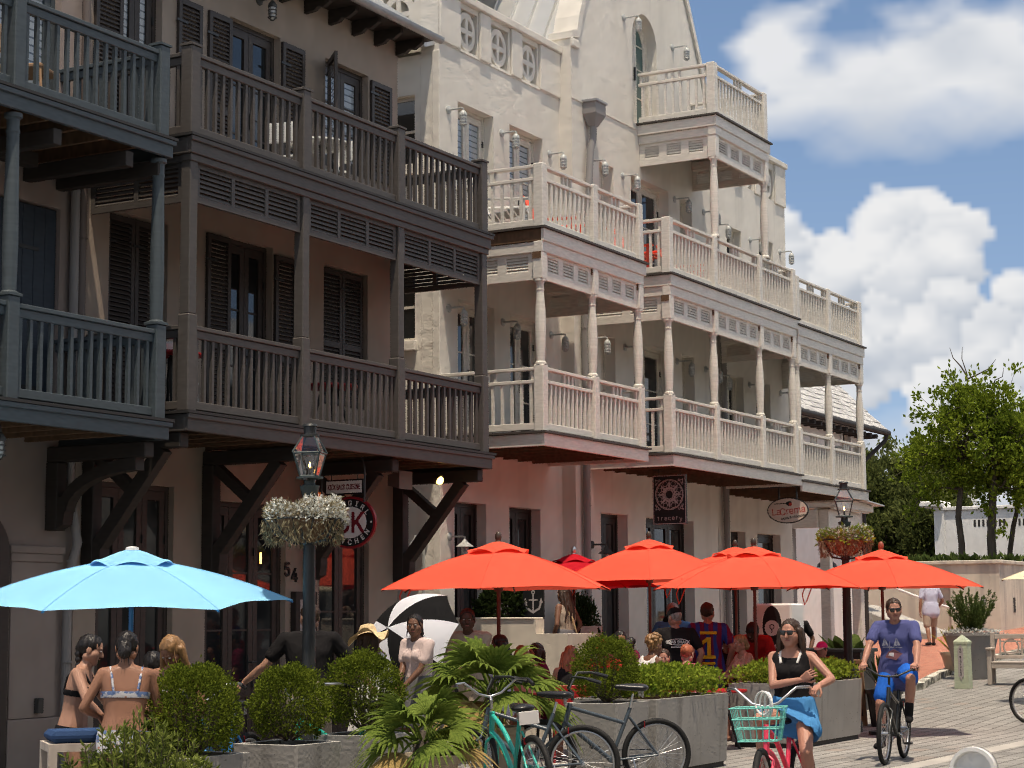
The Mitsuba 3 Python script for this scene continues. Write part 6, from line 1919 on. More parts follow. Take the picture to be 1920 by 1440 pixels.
def bicycle(paint_m, kind='cruiser', stand=True, basket=None, steer=0.0, guard=True, saddle_h=0.93, flat_bar=False, plate=False):
    k = Kit()
    rx, fx = -0.55, 0.57
    R = lambda *p: np.array(p)
    bb, st, ht, hb = R(-0.10, 0, 0.30), R(-0.28, 0, 0.76), R(0.30, 0, 0.84), R(0.345, 0, 0.66)
    tubes = [tube([bb, st + R(-0.01, 0, 0.03)], 0.019, 10)]
    if kind == 'cruiser':
        c = [hb + (bb - hb) * t + R(0, 0, 0.075 * math.sin(math.pi * t)) for t in np.linspace(0, 1, 9)]
        tubes.append(tube(c, 0.024, 12))
        c2 = [ht + R(0, 0, -0.03) + ((bb + (st - bb) * 0.42) - ht) * t + R(0, 0, 0.05 * math.sin(math.pi * t)) for t in np.linspace(0, 1, 9)]
        tubes.append(tube(c2, 0.020, 12))
    else:
        tubes += [tube([hb, bb], 0.022, 10), tube([ht + R(0, 0, -0.04), bb + (st - bb) * 0.75], 0.019, 10)]
    for s in (-1, 1):
        tubes.append(tube([bb + R(-0.02, s * 0.03, 0), R(rx, s * 0.06, 0.344)], 0.011, 8))
        tubes.append(tube([st + R(0, s * 0.02, -0.06), R(rx, s * 0.06, 0.344)], 0.010, 8))
    tubes += [tube([hb, ht], 0.024, 12), tube([bb + R(0, -0.04, 0), bb + R(0, 0.04, 0)], 0.026, 12)]
    k.add('frame', cat(*tubes), paint_m, smooth=45)
    wheel(k, rx)
    n0 = len(k.parts)
    wheel(k, fx)
    ft = ht + R(-0.02, 0, 0.03)
    fork = [tube([hb + R(0.005, 0, 0), hb + R(0.02, 0, -0.04)], 0.022, 10)]
    for s in (-1, 1):
        fork.append(tube([hb + R(0.015, 0.0, -0.03), hb + R(0.03, s * 0.052, -0.08), R(fx - 0.06, s * 0.055, 0.46), R(fx, s * 0.055, 0.344)], 0.013, 8))
    k.add('fork', cat(*fork), paint_m, smooth=45)
    hx, hz = ft[0], ft[2]
    if flat_bar:
        bar = [(hx - 0.14, -0.30, hz + 0.18), (hx - 0.04, -0.24, hz + 0.17), (hx + 0.03, -0.10, hz + 0.10), (hx + 0.035, 0, hz + 0.09), (hx + 0.03, 0.10, hz + 0.10), (hx - 0.04, 0.24, hz + 0.17), (hx - 0.14, 0.30, hz + 0.18)]
    else:
        bar = [(hx - 0.30, -0.33, hz + 0.20), (hx - 0.14, -0.31, hz + 0.24), (hx - 0.02, -0.23, hz + 0.24), (hx + 0.03, -0.10, hz + 0.13), (hx + 0.035, 0, hz + 0.10), (hx + 0.03, 0.10, hz + 0.13), (hx - 0.02, 0.23, hz + 0.24), (hx - 0.14, 0.31, hz + 0.24), (hx - 0.30, 0.33, hz + 0.20)]
    n = k.add('handlebar', cat(tube(bar, 0.0115, 8), tube([ft, (hx - 0.005, 0, hz + 0.07), (hx + 0.035, 0, hz + 0.10)], 0.014, 8)), 'silver' if kind != 'dark' else 'black_iron', smooth=45)
    for a, b in ((bar[0], bar[1]), (bar[-1], bar[-2])):
        a, b = np.array(a), np.array(b)
        k.add(f'{n}__grip', tube([a - (b - a) * 0.03, a + (b - a) * 0.75], 0.018, 8), 'black_vinyl', smooth=45)
    if basket:
        x0, x1 = fx - 0.14, fx + 0.16
        wires = []
        for z, e in ((0.98, 0.19), (0.90, 0.175), (0.83, 0.16), (0.74, 0.145)):
            q = (0.19 - e)
            wires.append(tube([(x0 + q, -e, z), (x1 - q, -e, z), (x1 - q, e, z), (x0 + q, e, z), (x0 + q, -e, z)], 0.006 if z > 0.8 else 0.005, 5))
        for t in np.linspace(-0.9, 0.9, 7):
            for s in (x0, x1):
                q = 0.045 if s == x0 else -0.045
                wires.append(tube([(s, t * 0.19, 0.98), (s + q, t * 0.145, 0.74)], 0.003, 4))
        for t in np.linspace(0.1, 0.9, 5):
            for s in (-1, 1):
                wires.append(tube([(x0 + (x1 - x0) * t, s * 0.19, 0.98), (x0 + 0.045 + (x1 - x0 - 0.09) * t, s * 0.145, 0.74)], 0.003, 4))
        for t in np.linspace(-0.9, 0.9, 9):
            wires.append(tube([(x0 + 0.045, t * 0.145, 0.74), (x1 - 0.045, t * 0.145, 0.74)], 0.003, 4))
        k.add('basket', cat(*wires), basket, kind='stuff')
        k.add('cable_lock', cat(*[xf(torus(0.085, 0.008, 20, 6), trans(x0 + 0.12, 0.07 - i * 0.02, 1.0 + 0.005 * i) @ rotz(0.5 + 0.2 * i)) for i in range(3)]), 'white_plastic')
    if steer:
        C = np.array([0.33, 0, 0.7])
        for j in range(n0, len(k.parts)):
            nm, d, M, kd, lb = k.parts[j]
            k.parts[j] = (nm, d, trans(*C) @ rotz(steer) @ trans(*(-C)) @ (M if M is not None else I4), kd, lb)
    sx = st[0] - 0.035
    k.add('seat_post', tube([st, (sx, 0, saddle_h - 0.06)], 0.013, 10), 'silver', smooth=45)
    sad = m3.Manifold.batch_hull([m3.Manifold.sphere(1.0, 16).scale((0.085, 0.105, 0.038)).translate((sx - 0.07, 0, saddle_h)), m3.Manifold.sphere(1.0, 16).scale((0.05, 0.055, 0.034)).translate((sx + 0.06, 0, saddle_h + 0.005)), m3.Manifold.sphere(1.0, 12).scale((0.03, 0.022, 0.022)).translate((sx + 0.155, 0, saddle_h + 0.01))])
    n = k.add('saddle', man(sad), 'black_vinyl', smooth=True)
    k.add(f'{n}__spring', cat(*[tube([(sx - 0.08 + 0.012 * math.cos(t * 6), s * 0.055 + 0.012 * math.sin(t * 6), saddle_h - 0.03 - 0.012 * t) for t in np.linspace(0, 5, 40)], 0.0035, 5) for s in (-1, 1)]), 'silver')
    if plate:
        k.add('number_plate', bv(sx - 0.19, -0.09, saddle_h - 0.13, sx - 0.18, 0.09, saddle_h - 0.02, 0.003), 'sign_white')
    ca = 0.7
    c0, c1 = bb + R(0.165 * math.cos(ca), -0.062, 0.165 * math.sin(ca)), bb - R(0.165 * math.cos(ca), -0.062, 0.165 * math.sin(ca))
    k.add('crank', cat(tube([bb + R(0, -0.062, 0), c0], 0.011, 8), tube([bb + R(0, 0.062, 0), c1], 0.011, 8), xf(torus(0.085, 0.006, 26, 6), trans(bb[0], -0.05, bb[2]))), 'silver')
    for c, s in ((c0, -1), (c1, 1)):
        k.add('pedal', bv(c[0] - 0.045, c[1] + s * 0.012, c[2] - 0.012, c[0] + 0.045, c[1] + s * 0.10, c[2] + 0.012, 0.004), 'orange_plastic' if kind == 'cruiser' else 'black_vinyl')
    k.add('chain', cat(tube([bb + R(0.0, -0.05, 0.085), R(rx, -0.05, 0.385)], 0.005, 5), tube([bb + R(0.0, -0.05, -0.085), R(rx, -0.05, 0.305)], 0.005, 5)), 'black_iron')
    if guard:
        g = [tuple(bb + R(0.10 * math.cos(t), -0.072, 0.10 * math.sin(t))) for t in np.linspace(-1.6, 1.6, 10)]
        gp = Polygon([(p[0], p[2]) for p in g] + [(rx + 0.02, 0.40), (rx + 0.02, 0.375)]).buffer(0.012)
        k.add('chain_guard', prism(gp.difference(gp.buffer(-0.03)), -0.082, -0.075), paint_m)
    if stand:
        k.add('kickstand', tube([(-0.30, 0.06, 0.32), (-0.36, 0.20, 0.01)], 0.008, 6), 'silver')
    k.add('reflector', bv(rx + 0.12, -0.03, 0.60, rx + 0.13, 0.03, 0.66, 0.004), 'red_plastic')
    return k


def place_bike(k, x, y, heading, lean, label, z=0.0):
    """x, y: the rear axle."""
    h = math.radians(heading)
    M = trans(x, y, ground_z(x) + z) @ rotz(h) @ rotx(lean) @ trans(0.55, 0, 0)
    thing('bicycle', label, 'bicycle', k, M)


place_bike(bicycle('teal_paint', steer=-0.25, plate=True, saddle_h=0.90), 14.3, 7.72, 52, -0.07, 'turquoise cruiser bicycle with a white plate under its black saddle')
place_bike(bicycle('teal_paint', steer=0.3), 13.95, 8.9, 150, 0.05, 'second turquoise bicycle half hidden behind the potted fan palm')
place_bike(bicycle('slate_paint', 'dark', steer=0.2, guard=False, saddle_h=0.95), 15.75, 8.05, 112, 0.06, 'slate grey bicycle parked between the turquoise one and the other slate one')
place_bike(bicycle('slate_paint', 'dark', steer=-0.35, guard=False, saddle_h=0.98), 17.1, 7.95, 131, -0.06, 'slate grey bicycle standing side-on before the concrete planters')
place_bike(bicycle('blue_paint', steer=0.3), 13.7, 10.2, 190, 0.05, 'blue bicycle seen between two boxwoods behind the planters')
place_bike(bicycle('black_paint', 'dark', guard=False), 29.2, 7.45, 252, 0.0, 'black bicycle cut by the right edge of the view', z=-0.02)
RIDE_G = dict(x=14.59, y=5.513, heading=184.5)
RIDE_M = dict(x=22.12, y=7.12, heading=187.0)
place_bike(bicycle('pink_paint', stand=False, basket='basket_teal', steer=0.12, saddle_h=0.84), RIDE_G['x'], RIDE_G['y'], RIDE_G['heading'], 0.03, 'pink bicycle with a turquoise wire basket ridden by the girl')
place_bike(bicycle('black_paint', 'dark', stand=False, flat_bar=True, guard=False, saddle_h=0.95), RIDE_M['x'], RIDE_M['y'], RIDE_M['heading'], -0.02, 'black bicycle ridden by the man in blue shorts')

# ------------------------------------------------------------------ people
def nz(v):
    v = np.array(v, float)
    return v / (np.linalg.norm(v) + 1e-12)


def cap(a, b, ra, rb, n=12):
    return m3.Manifold.batch_hull([m3.Manifold.sphere(ra, n).translate(tuple(a)), m3.Manifold.sphere(rb, n).translate(tuple(b))])


def hull(*pr, n=12):
    return m3.Manifold.batch_hull([m3.Manifold.sphere(r, n).translate(tuple(p)) for p, r in pr])


def ell(c, r, R=None, n=20):
    m = m3.Manifold.sphere(1.0, n).scale(tuple(r))
    v, f = man(m)
    if R is not None:
        v = v @ R.T
    return m3.Manifold.hull_points(v + np.array(c))


def union(ms):
    return m3.Manifold.batch_boolean(ms, m3.OpType.Add)


def soften(m, step=0.03, it=10):
    v, f = man(m.refine_to_length(step))
    t = trimesh.Trimesh(v, f, process=True)
    trimesh.smoothing.filter_taubin(t, 0.5, 0.52, it)
    return np.asarray(t.vertices), np.asarray(t.faces)


def ik(a, c, l1, l2, pole):
    a, c = np.array(a, float), np.array(c, float)
    d = c - a
    L = np.linalg.norm(d)
    if L > (l1 + l2) * 0.995:
        c = a + d / L * (l1 + l2) * 0.995
        d = c - a
        L = np.linalg.norm(d)
    u = d / L
    t = (l1 * l1 - l2 * l2 + L * L) / (2 * L)
    h = math.sqrt(max(0, l1 * l1 - t * t))
    p = np.array(pole, float)
    p = nz(p - u * (p @ u))
    return a + u * t + p * h, c


def hand_parts(w, fwd, palm, side, curl=0.35, s=1.0):
    """Palm, four unequal bent fingers and a thumb; palm: the direction the palm faces; side: +1 left, -1 right."""
    f, pn = nz(fwd), nz(palm)
    pn = nz(pn - f * (pn @ f))
    lat = np.cross(f, pn) * side   # towards the thumb
    P = lambda a, b, c: w + (f * a + lat * b + pn * c) * s
    out = [hull((P(0.012, 0.014, 0), 0.017 * s), (P(0.012, -0.016, 0), 0.017 * s), (P(0.085, 0.026, 0), 0.012 * s), (P(0.082, -0.028, 0), 0.012 * s), n=8)]
    for b, L, i in ((0.028, 0.068, 0), (0.010, 0.076, 1), (-0.009, 0.070, 2), (-0.028, 0.055, 3)):
        p = P(0.086 - 0.004 * abs(i - 1), b, 0)
        ang, q = curl * 0.6 + 0.05 * i, p
        for seg, r in ((0.45, 0.0088), (0.32, 0.008), (0.23, 0.0072)):
            e = q + (f * math.cos(ang) + pn * math.sin(ang) + lat * 0.06 * (1.5 - i)) * L * seg * s
            out.append(cap(q, e, r * s, (r - 0.0007) * s, 8))
            q, ang = e, ang + curl * 1.15
    q = P(0.030, 0.028, 0.004)
    d1 = f * 0.62 + lat * 0.70 + pn * (0.25 + 0.5 * curl)
    e = q + nz(d1) * 0.042 * s
    d2 = f * 0.85 + lat * (0.35 - 0.5 * curl) + pn * (0.3 + 0.6 * curl)
    out += [cap(q, e, 0.0125 * s, 0.010 * s, 8), cap(e, e + nz(d2) * 0.034 * s, 0.010 * s, 0.008 * s, 8)]
    return out


def frame_from(fwd, up=(0, 0, 1)):
    x = nz(fwd)
    y = nz(np.cross(up, x))
    return np.column_stack([x, y, np.cross(x, y)])


def person(label, at, face, H=1.7, pelvis=0.53, lean=0.0, twist=0.0, side_lean=0.0, head_yaw=0.0, head_pitch=0.0, hands=None, feet=None, knees=None, elbows=None, skin='skin_fair', build=1.0, female=False,
           hair=('short', 'hair_brown'), wear=(), extras=(), curl=(0.4, 0.4), group=None, palm=None):
    """at: ground point; face: heading in degrees; local frame x forward, y left. pelvis: hip height as a fraction of H. hands and feet: local targets for left and right, in metres."""
    k = Kit()
    s = H / 1.7
    hip = np.array([0, 0, pelvis * H])
    cl, sl = math.cos(lean), math.sin(lean)
    up = nz([sl, math.sin(side_lean), cl])
    latv = nz(np.cross(up, [math.cos(twist), math.sin(twist), 0]))
    latv = nz(np.cross(up, np.cross([-math.sin(twist), math.cos(twist), 0], up)))
    fw = np.cross(latv, up)
    B3 = lambda a, b, c: hip + (fw * a + latv * b + up * c) * s
    sw = (0.165 if female else 0.19) * build ** 0.5
    hw = 0.088
    belly, chest, neck = B3(0.0, 0, 0.16), B3(0.0, 0, 0.34), B3(0.005, 0, 0.505)
    shl, shr = B3(0, sw, 0.445), B3(0, -sw, 0.445)
    hd = B3(0.035, 0, 0.63) + np.array([0.03 * sl, 0, -0.01 * sl])
    bw = build
    torso = [
        hull((B3(0, 0.075, -0.01), 0.105 * s * bw), (B3(0, -0.075, -0.01), 0.105 * s * bw), (B3(0.0, 0.055, 0.15), 0.088 * s * bw), (B3(0.0, -0.055, 0.15), 0.088 * s * bw)),
        hull((B3(0.0, 0.055, 0.15), 0.088 * s * bw), (B3(0.0, -0.055, 0.15), 0.088 * s * bw), (B3(0.005, 0.085, 0.33), 0.092 * s * bw), (B3(0.005, -0.085, 0.33), 0.092 * s * bw)),
        hull((B3(0.005, 0.085, 0.33), 0.092 * s * bw), (B3(0.005, -0.085, 0.33), 0.092 * s * bw), (B3(-0.005, sw * 0.72, 0.43), 0.062 * s), (B3(-0.005, -sw * 0.72, 0.43), 0.062 * s), (B3(0, 0, 0.47), 0.06 * s)),
        cap(B3(-0.005, 0, 0.45), hd - up * 0.06 * s, 0.060 * s * bw ** 0.5, 0.050 * s),
    ]
    if bw > 1.08:
        torso.append(ell(B3(0.055, 0, 0.12), np.array([0.11, 0.15, 0.14]) * s * bw, np.column_stack([fw, latv, up])))
    if female:
        for q in (1, -1):
            torso.append(ell(B3(0.075, q * 0.065, 0.325), np.array([0.06, 0.06, 0.062]) * s, np.column_stack([fw, latv, up])))
    hands = hands or {}
    la, lf = 0.285 * s, 0.255 * s
    arms, sleeves, handm = [], {}, []
    for q, sh, nm in ((1, shl, 'L'), (-1, shr, 'R')):
        tgt = hands.get(nm, (0.05, q * (sw + 0.07), pelvis * H - 0.03))
        pole = (elbows or {}).get(nm, (-0.6, q * 0.6, -0.3))
        el, wr = ik(sh, np.array(tgt, float), la, lf, pole)
        a_r = 1.0 if not female else 0.86
        arms += [cap(B3(0, q * sw * 0.6, 0.43), sh, 0.062 * s, 0.052 * s * a_r * bw ** 0.5), cap(sh, el, 0.050 * s * a_r * bw ** 0.5, 0.038 * s * a_r), cap(el, el + (wr - el) * 0.35, 0.037 * s * a_r, 0.040 * s * a_r), cap(el + (wr - el) * 0.35, wr, 0.040 * s * a_r, 0.026 * s * a_r)]
        sleeves[nm] = (sh, el, wr)
        pn = (palm or {}).get(nm, (-0.2, -q * 0.9, -0.2))
        fd = nz(wr - el)
        if isinstance(pn, tuple) and len(pn) == 2:
            pn, fd = pn
        handm += hand_parts(wr, fd, np.array(pn, float), q, curl[0 if q > 0 else 1], s)
    lt, ls = 0.415 * s, 0.405 * s
    legs, legj = [], {}
    for q, nm in ((1, 'L'), (-1, 'R')):
        hj = B3(0, q * hw, -0.03)
        tgt = (feet or {}).get(nm, (0.0, q * 0.11, 0.075 * s))
        pole = (knees or {}).get(nm, (1, q * 0.1, 0.1))
        kn, an = ik(hj, np.array(tgt, float), lt, ls, pole)
        legs += [cap(hj, kn, 0.088 * s * (0.92 if female else 1) * bw ** 0.5, 0.054 * s), cap(kn, kn + (an - kn) * 0.32 + np.array([-0.02, 0, 0]) * s, 0.052 * s, 0.056 * s * bw ** 0.3), cap(kn + (an - kn) * 0.32 + np.array([-0.02, 0, 0]) * s, an, 0.056 * s * bw ** 0.3, 0.036 * s)]
        fo = nz([1, q * 0.18, 0])
        legs += [hull((an + np.array([-0.035, 0, -0.035]) * s, 0.034 * s), (an + (fo * 0.10) * s + np.array([0, 0, -0.045]) * s, 0.030 * s), (an + fo * 0.165 * s + np.array([0, 0, -0.053]) * s, 0.020 * s)), cap(an, an + np.array([-0.01, 0, -0.03]) * s, 0.037 * s, 0.038 * s)]
        legj[nm] = (hj, kn, an, fo)
    # head
    hf = nz(fw * math.cos(head_yaw) + latv * math.sin(head_yaw))
    hf = nz(hf * math.cos(head_pitch) - up * math.sin(head_pitch))
    HR = frame_from(hf, up)
    hs = s * (0.97 if female else 1.0)
    Hd = lambda a, b, c: hd + HR @ (np.array([a, b, c]) * hs)
    head = [ell(Hd(-0.012, 0, 0.035), np.array([0.098, 0.077, 0.088]) * hs, HR), hull((Hd(0.03, 0.035, -0.02), 0.045 * hs), (Hd(0.03, -0.035, -0.02), 0.045 * hs), (Hd(0.052, 0.014, -0.088), 0.022 * hs), (Hd(0.052, -0.014, -0.088), 0.022 * hs), (Hd(-0.02, 0.04, -0.05), 0.035 * hs), (Hd(-0.02, -0.04, -0.05), 0.035 * hs)),
            hull((Hd(0.078, 0, 0.022), 0.009 * hs), (Hd(0.100, 0, -0.022), 0.011 * hs), (Hd(0.078, 0.013, -0.026), 0.008 * hs), (Hd(0.078, -0.013, -0.026), 0.008 * hs)), hull((Hd(0.072, 0.034, 0.034), 0.012 * hs), (Hd(0.079, 0, 0.032), 0.010 * hs), (Hd(0.072, -0.034, 0.034), 0.012 * hs))]
    for q in (1, -1):
        head.append(ell(Hd(-0.012, q * 0.079, 0.0), np.array([0.022, 0.009, 0.032]) * hs, HR, 10))
    body = soften(union(torso + arms + legs), 0.035, 8)
    hv, hfc = soften(union(head), 0.016, 4)
    try:
        bm = m3.Manifold(m3.Mesh(body[0].astype(np.float32), body[1].astype(np.uint32)))
        hm = m3.Manifold(m3.Mesh(hv.astype(np.float32), hfc.astype(np.uint32)))
        bm = bm if bm.num_tri() else union(torso + arms + legs)
        hm = hm if hm.num_tri() else union(head)
        body = man(union([bm, hm] + handm))
    except Exception:
        body = cat(body, (hv, hfc), *[man(h) for h in handm])
    k.add('body', body, skin, smooth=50)
    sung = 'sunglasses' in extras
    for q in (1, -1):
        if not sung:
            e = k.add('eye', man(ell(Hd(0.0765, q * 0.031, 0.014), np.array([0.010, 0.013, 0.0065]) * hs, HR, 10)), 'eye_white', smooth=True)
            k.add(f'{e}__iris', man(ell(Hd(0.0842, q * 0.030, 0.014), np.array([0.004, 0.006, 0.006]) * hs, HR, 8)), 'lens_black', smooth=True)
    k.add('mouth', man(hull((Hd(0.077, 0.019, -0.053), 0.004 * hs), (Hd(0.084, 0, -0.051), 0.0062 * hs), (Hd(0.077, -0.019, -0.053), 0.004 * hs), n=8)), 'lip_rose', smooth=True)
    if sung:
        g = k.add('sunglasses', man(union([hull((Hd(0.092, q * 0.014, 0.027), 0.005 * hs), (Hd(0.088, q * 0.055, 0.027), 0.005 * hs), (Hd(0.092, q * 0.018, -0.002), 0.005 * hs), (Hd(0.088, q * 0.052, 0.0), 0.005 * hs), n=8) for q in (1, -1)] + [cap(Hd(0.096, 0.014, 0.022), Hd(0.096, -0.014, 0.022), 0.004 * hs, 0.004 * hs, 6)] + [cap(Hd(0.088, q * 0.057, 0.024), Hd(-0.015, q * 0.083, 0.02), 0.0035 * hs, 0.0035 * hs, 6) for q in (1, -1)])), 'lens_black', smooth=30)
    # hair
    style, hm_ = hair
    rng = np.random.default_rng(abs(hash(label)) % 1000 if False else sum(map(ord, label)))
    shell = ell(Hd(-0.018, 0, 0.040), np.array([0.103, 0.083, 0.094]) * hs, HR, 28)
    face_cut = hull((Hd(0.095, 0.05, -0.03), 0.066 * hs), (Hd(0.095, -0.05, -0.03), 0.066 * hs), (Hd(0.105, 0.028, 0.058), 0.050 * hs), (Hd(0.105, -0.028, 0.058), 0.050 * hs), (Hd(0.05, 0.06, -0.12), 0.08 * hs), (Hd(0.05, -0.06, -0.12), 0.08 * hs))
    neck_cut = hull((Hd(-0.10, 0.10, -0.14), 0.085 * hs), (Hd(-0.10, -0.10, -0.14), 0.085 * hs), (Hd(0.1, 0.1, -0.14), 0.1 * hs), (Hd(0.1, -0.1, -0.14), 0.1 * hs))
    hm0 = shell - face_cut
    bk = -fw
    down = np.array([0, 0, -1.0])
    locks = []

    def lock(a, pts, r0, r1):
        q = [np.array(a)] + [np.array(p) for p in pts]
        rr = np.linspace(r0, r1, len(q))
        return [cap(q[i], q[i + 1], rr[i], rr[i + 1], 10) for i in range(len(q) - 1)]
    if style in ('short', 'crop'):
        hm0 = hm0 - neck_cut
    elif style == 'bald':
        hm0 = None
    elif style in ('long', 'longer'):
        L = 0.30 if style == 'long' else 0.42
        for j in range(9):
            y = (j - 4) * 0.021
            b = Hd(-0.06 - 0.012 * (4 - abs(j - 4)) * 0.5 + (0.035 if abs(j - 4) > 3 else 0), y * 0.95, 0.02)
            n1 = b + (bk * 0.035 + latv * y * 0.4) * s + down * 0.12 * s + rng.normal(0, 0.006, 3)
            n2 = n1 + (bk * 0.03 + latv * y * 0.3) * s + down * L * 0.5 * s + rng.normal(0, 0.008, 3)
            n3 = n2 + down * L * rng.uniform(0.35, 0.55) * s + rng.normal(0, 0.012, 3)
            locks += lock(b, [n1, n2, n3], 0.036 * s, 0.010 * s)
    elif style == 'side':
        for j in range(10):
            q = 1 if j % 2 else -1
            b = Hd(-0.05 + 0.012 * (j // 2), q * (0.066 + 0.002 * j), 0.03)
            n1 = b + latv * q * 0.022 * s + down * 0.12 * s + rng.normal(0, 0.007, 3)
            n2 = n1 + latv * q * rng.uniform(0.005, 0.035) * s + down * 0.15 * s + bk * 0.02 * s + rng.normal(0, 0.01, 3)
            locks += lock(b, [n1, n2], 0.030 * s, 0.008 * s)
        for j in range(5):
            b = Hd(-0.09, (j - 2) * 0.03, 0.0)
            locks += lock(b, [b + down * 0.15 * s + bk * 0.01, b + down * 0.28 * s + rng.normal(0, 0.02, 3)], 0.036 * s, 0.012 * s)
    elif style == 'bun':
        locks += [ell(Hd(-0.095, 0, -0.045), np.array([0.05, 0.052, 0.055]) * hs, HR), cap(Hd(-0.08, 0, 0.0), Hd(-0.10, 0, -0.05), 0.055 * hs, 0.045 * hs)]
    elif style == 'braid':
        b = Hd(-0.085, 0, 0.0)
        for j in range(8):
            locks.append(ell(b + down * 0.045 * j * s + bk * 0.015 * s, np.array([0.03, 0.036 - 0.002 * j, 0.034]) * s))
        locks += [cap(Hd(-0.07, 0, 0.03), b, 0.06 * hs, 0.04 * hs)]
    elif style == 'curly':
        hm0 = hm0 - neck_cut
        for j in range(60):
            d = nz(rng.normal(0, 1, 3) + [-0.35, 0, 0.55])
            if d[0] > 0.55 and d[2] < 0.55:
                continue
            locks.append(m3.Manifold.sphere(rng.uniform(0.02, 0.032) * hs, 8).translate(tuple(Hd(-0.015 + d[0] * 0.098, d[1] * 0.085, 0.042 + d[2] * 0.10))))
    elif style == 'pony':
        b = Hd(-0.105, 0, 0.06)
        locks += [cap(Hd(-0.07, 0, 0.05), b, 0.05 * hs, 0.025 * hs)] + lock(b, [b + bk * 0.05 * s + down * 0.04 * s, b + bk * 0.07 * s + down * 0.16 * s, b + bk * 0.05 * s + down * 0.30 * s], 0.032 * s, 0.010 * s)
    elif style == 'puff':
        hm0 = hm0 - neck_cut
        locks += [ell(Hd(-0.10, 0, 0.09), np.array([0.062, 0.065, 0.06]) * hs, HR)]
    if hm0 is not None:
        hv, hfc = soften(union([hm0] + locks), 0.012, 5)
        nn = meshkit.fbm(hv * [85, 85, 15], 2, 3) - 0.5
        c0 = hd + HR @ np.array([-0.015, 0, 0.03])
        hv = hv + (hv - c0) / np.linalg.norm(hv - c0, axis=1, keepdims=True) * (nn * (0.022 if style not in ('curly',) else 0.022))[:, None] * s
        k.add('hair', (hv, hfc), hm_, smooth=True)
        if style in ('side', 'long', 'longer', 'pony', 'curly', 'bun'):
            st = []
            for j in range(46 if style != 'bun' else 16):
                q = hv[rng.integers(0, len(hv))]
                o = nz(q - c0)
                if o @ hf > 0.45:
                    continue
                L_ = rng.uniform(0.05, 0.16) * s * (0.5 if style in ('bun', 'curly') else 1)
                st.append(tube([q - o * 0.006, q + o * 0.010 * s + down * L_ * 0.4, q + o * rng.uniform(0.005, 0.03) * s + down * L_ + rng.normal(0, 0.012, 3)], [0.0030, 0.0024, 0.0010], 4))
            if st:
                k.add('loose_strand', cat(*st), hm_, kind='stuff')
    # clothing: (kind, material, ...)
    infl = (0.008 if female else 0.012) * s

    def tor(z0, z1, g=infl, wide=1.0):
        """Torso shell between two heights (metres above the hip for H 1.7)."""
        rows = [(-0.12, 0.080, 0.112), (-0.01, 0.080, 0.106), (0.15, 0.058, 0.089), (0.33, 0.087, 0.093), (0.43, sw * 0.74, 0.064), (0.455, sw * 0.55, 0.060)]
        zs = sorted({z0, z1} | {r[0] for r in rows if z0 < r[0] < z1})
        st = []
        for z in zs:
            w = np.interp(z, [r[0] for r in rows], [r[1] for r in rows])
            r = np.interp(z, [r[0] for r in rows], [r[2] for r in rows])
            st.append((z, w * wide, r * bw * (1 if z < 0.35 else 1 / bw)))
        out = []
        for (za, wa, ra), (zb, wb, rb) in zip(st[:-1], st[1:]):
            out.append(hull((B3(0, wa, za), ra * s + g), (B3(0, -wa, za), ra * s + g), (B3(0, wb, zb), rb * s + g), (B3(0, -wb, zb), rb * s + g), n=16))
        if bw > 1.08 and z0 < 0.1 and z1 > 0.2:
            out.append(ell(B3(0.055, 0, 0.12), np.array([0.11, 0.15, 0.14]) * s * bw + g, np.column_stack([fw, latv, up])))
        if female and z1 > 0.3:
            out += [ell(B3(0.075, q * 0.065, 0.325), np.array([0.06, 0.06, 0.062]) * s + g * 0.8, np.column_stack([fw, latv, up])) for q in (1, -1)]
        return out

    def crop_box(z0, z1):
        c = []
        for z in (z0, z1):
            for a in (-1, 1):
                for b in (-1, 1):
                    c.append(B3(a * 0.6, b * 0.6, z))
        return m3.Manifold.hull_points(np.array(c))
    for w in wear:
        kind, mt = w[0], w[1]
        if kind in ('tee', 'polo', 'tank', 'tanktop'):
            tuck = any(q[0] == 'skirt' for q in wear)
            top = tor(0.0 if tuck else -0.10, 0.445) + ([] if tuck or kind != 'tee' else tor(-0.11, 0.10, infl * 2.0))
            if kind in ('tee', 'polo'):
                for nm, q in (('L', 1), ('R', -1)):
                    sh, el, wr = sleeves[nm]
                    e = sh + (el - sh) * 0.62
                    top += [cap(B3(0, q * sw * 0.6, 0.43), sh, 0.062 * s + infl * 0.7, 0.054 * s * bw ** 0.5 + infl), cap(sh, e, 0.054 * s * bw ** 0.5 + infl, 0.048 * s * bw ** 0.5 + infl * 1.3)]
            cuts = [hull((B3(0.05, 0, 0.53), 0.068 * s), (B3(-0.01, 0, 0.57), 0.07 * s))]
            if kind in ('tank', 'tanktop'):
                d = 0.33 if kind == 'tanktop' else 0.38
                cuts = [hull((B3(0.13, 0.05, d + 0.10), 0.05 * s), (B3(0.13, -0.05, d + 0.10), 0.05 * s), (B3(0.0, 0.055, 0.52), 0.07 * s), (B3(0.0, -0.055, 0.52), 0.07 * s), (B3(-0.14, 0, d + 0.12), 0.06 * s))]
                cuts += [hull((B3(0, q * (sw + 0.045), 0.36), 0.07 * s), (B3(0, q * (sw + 0.04), 0.52), 0.10 * s)) for q in (1, -1)]
            m = union(top)
            for c in cuts:
                m = m - c
            v, f = soften(m, 0.03, 5)
            nn = meshkit.fbm(v * 9.0 + sum(map(ord, label)) % 50, 3, 2) - 0.5
            v = v + (v - chest) / (np.linalg.norm(v - chest, axis=1, keepdims=True) + 1e-6) * (nn * 0.022 + 0.003)[:, None] * s
            k.add('shirt' if kind in ('tee', 'polo') else 'top', (v, f), mt, smooth=True)
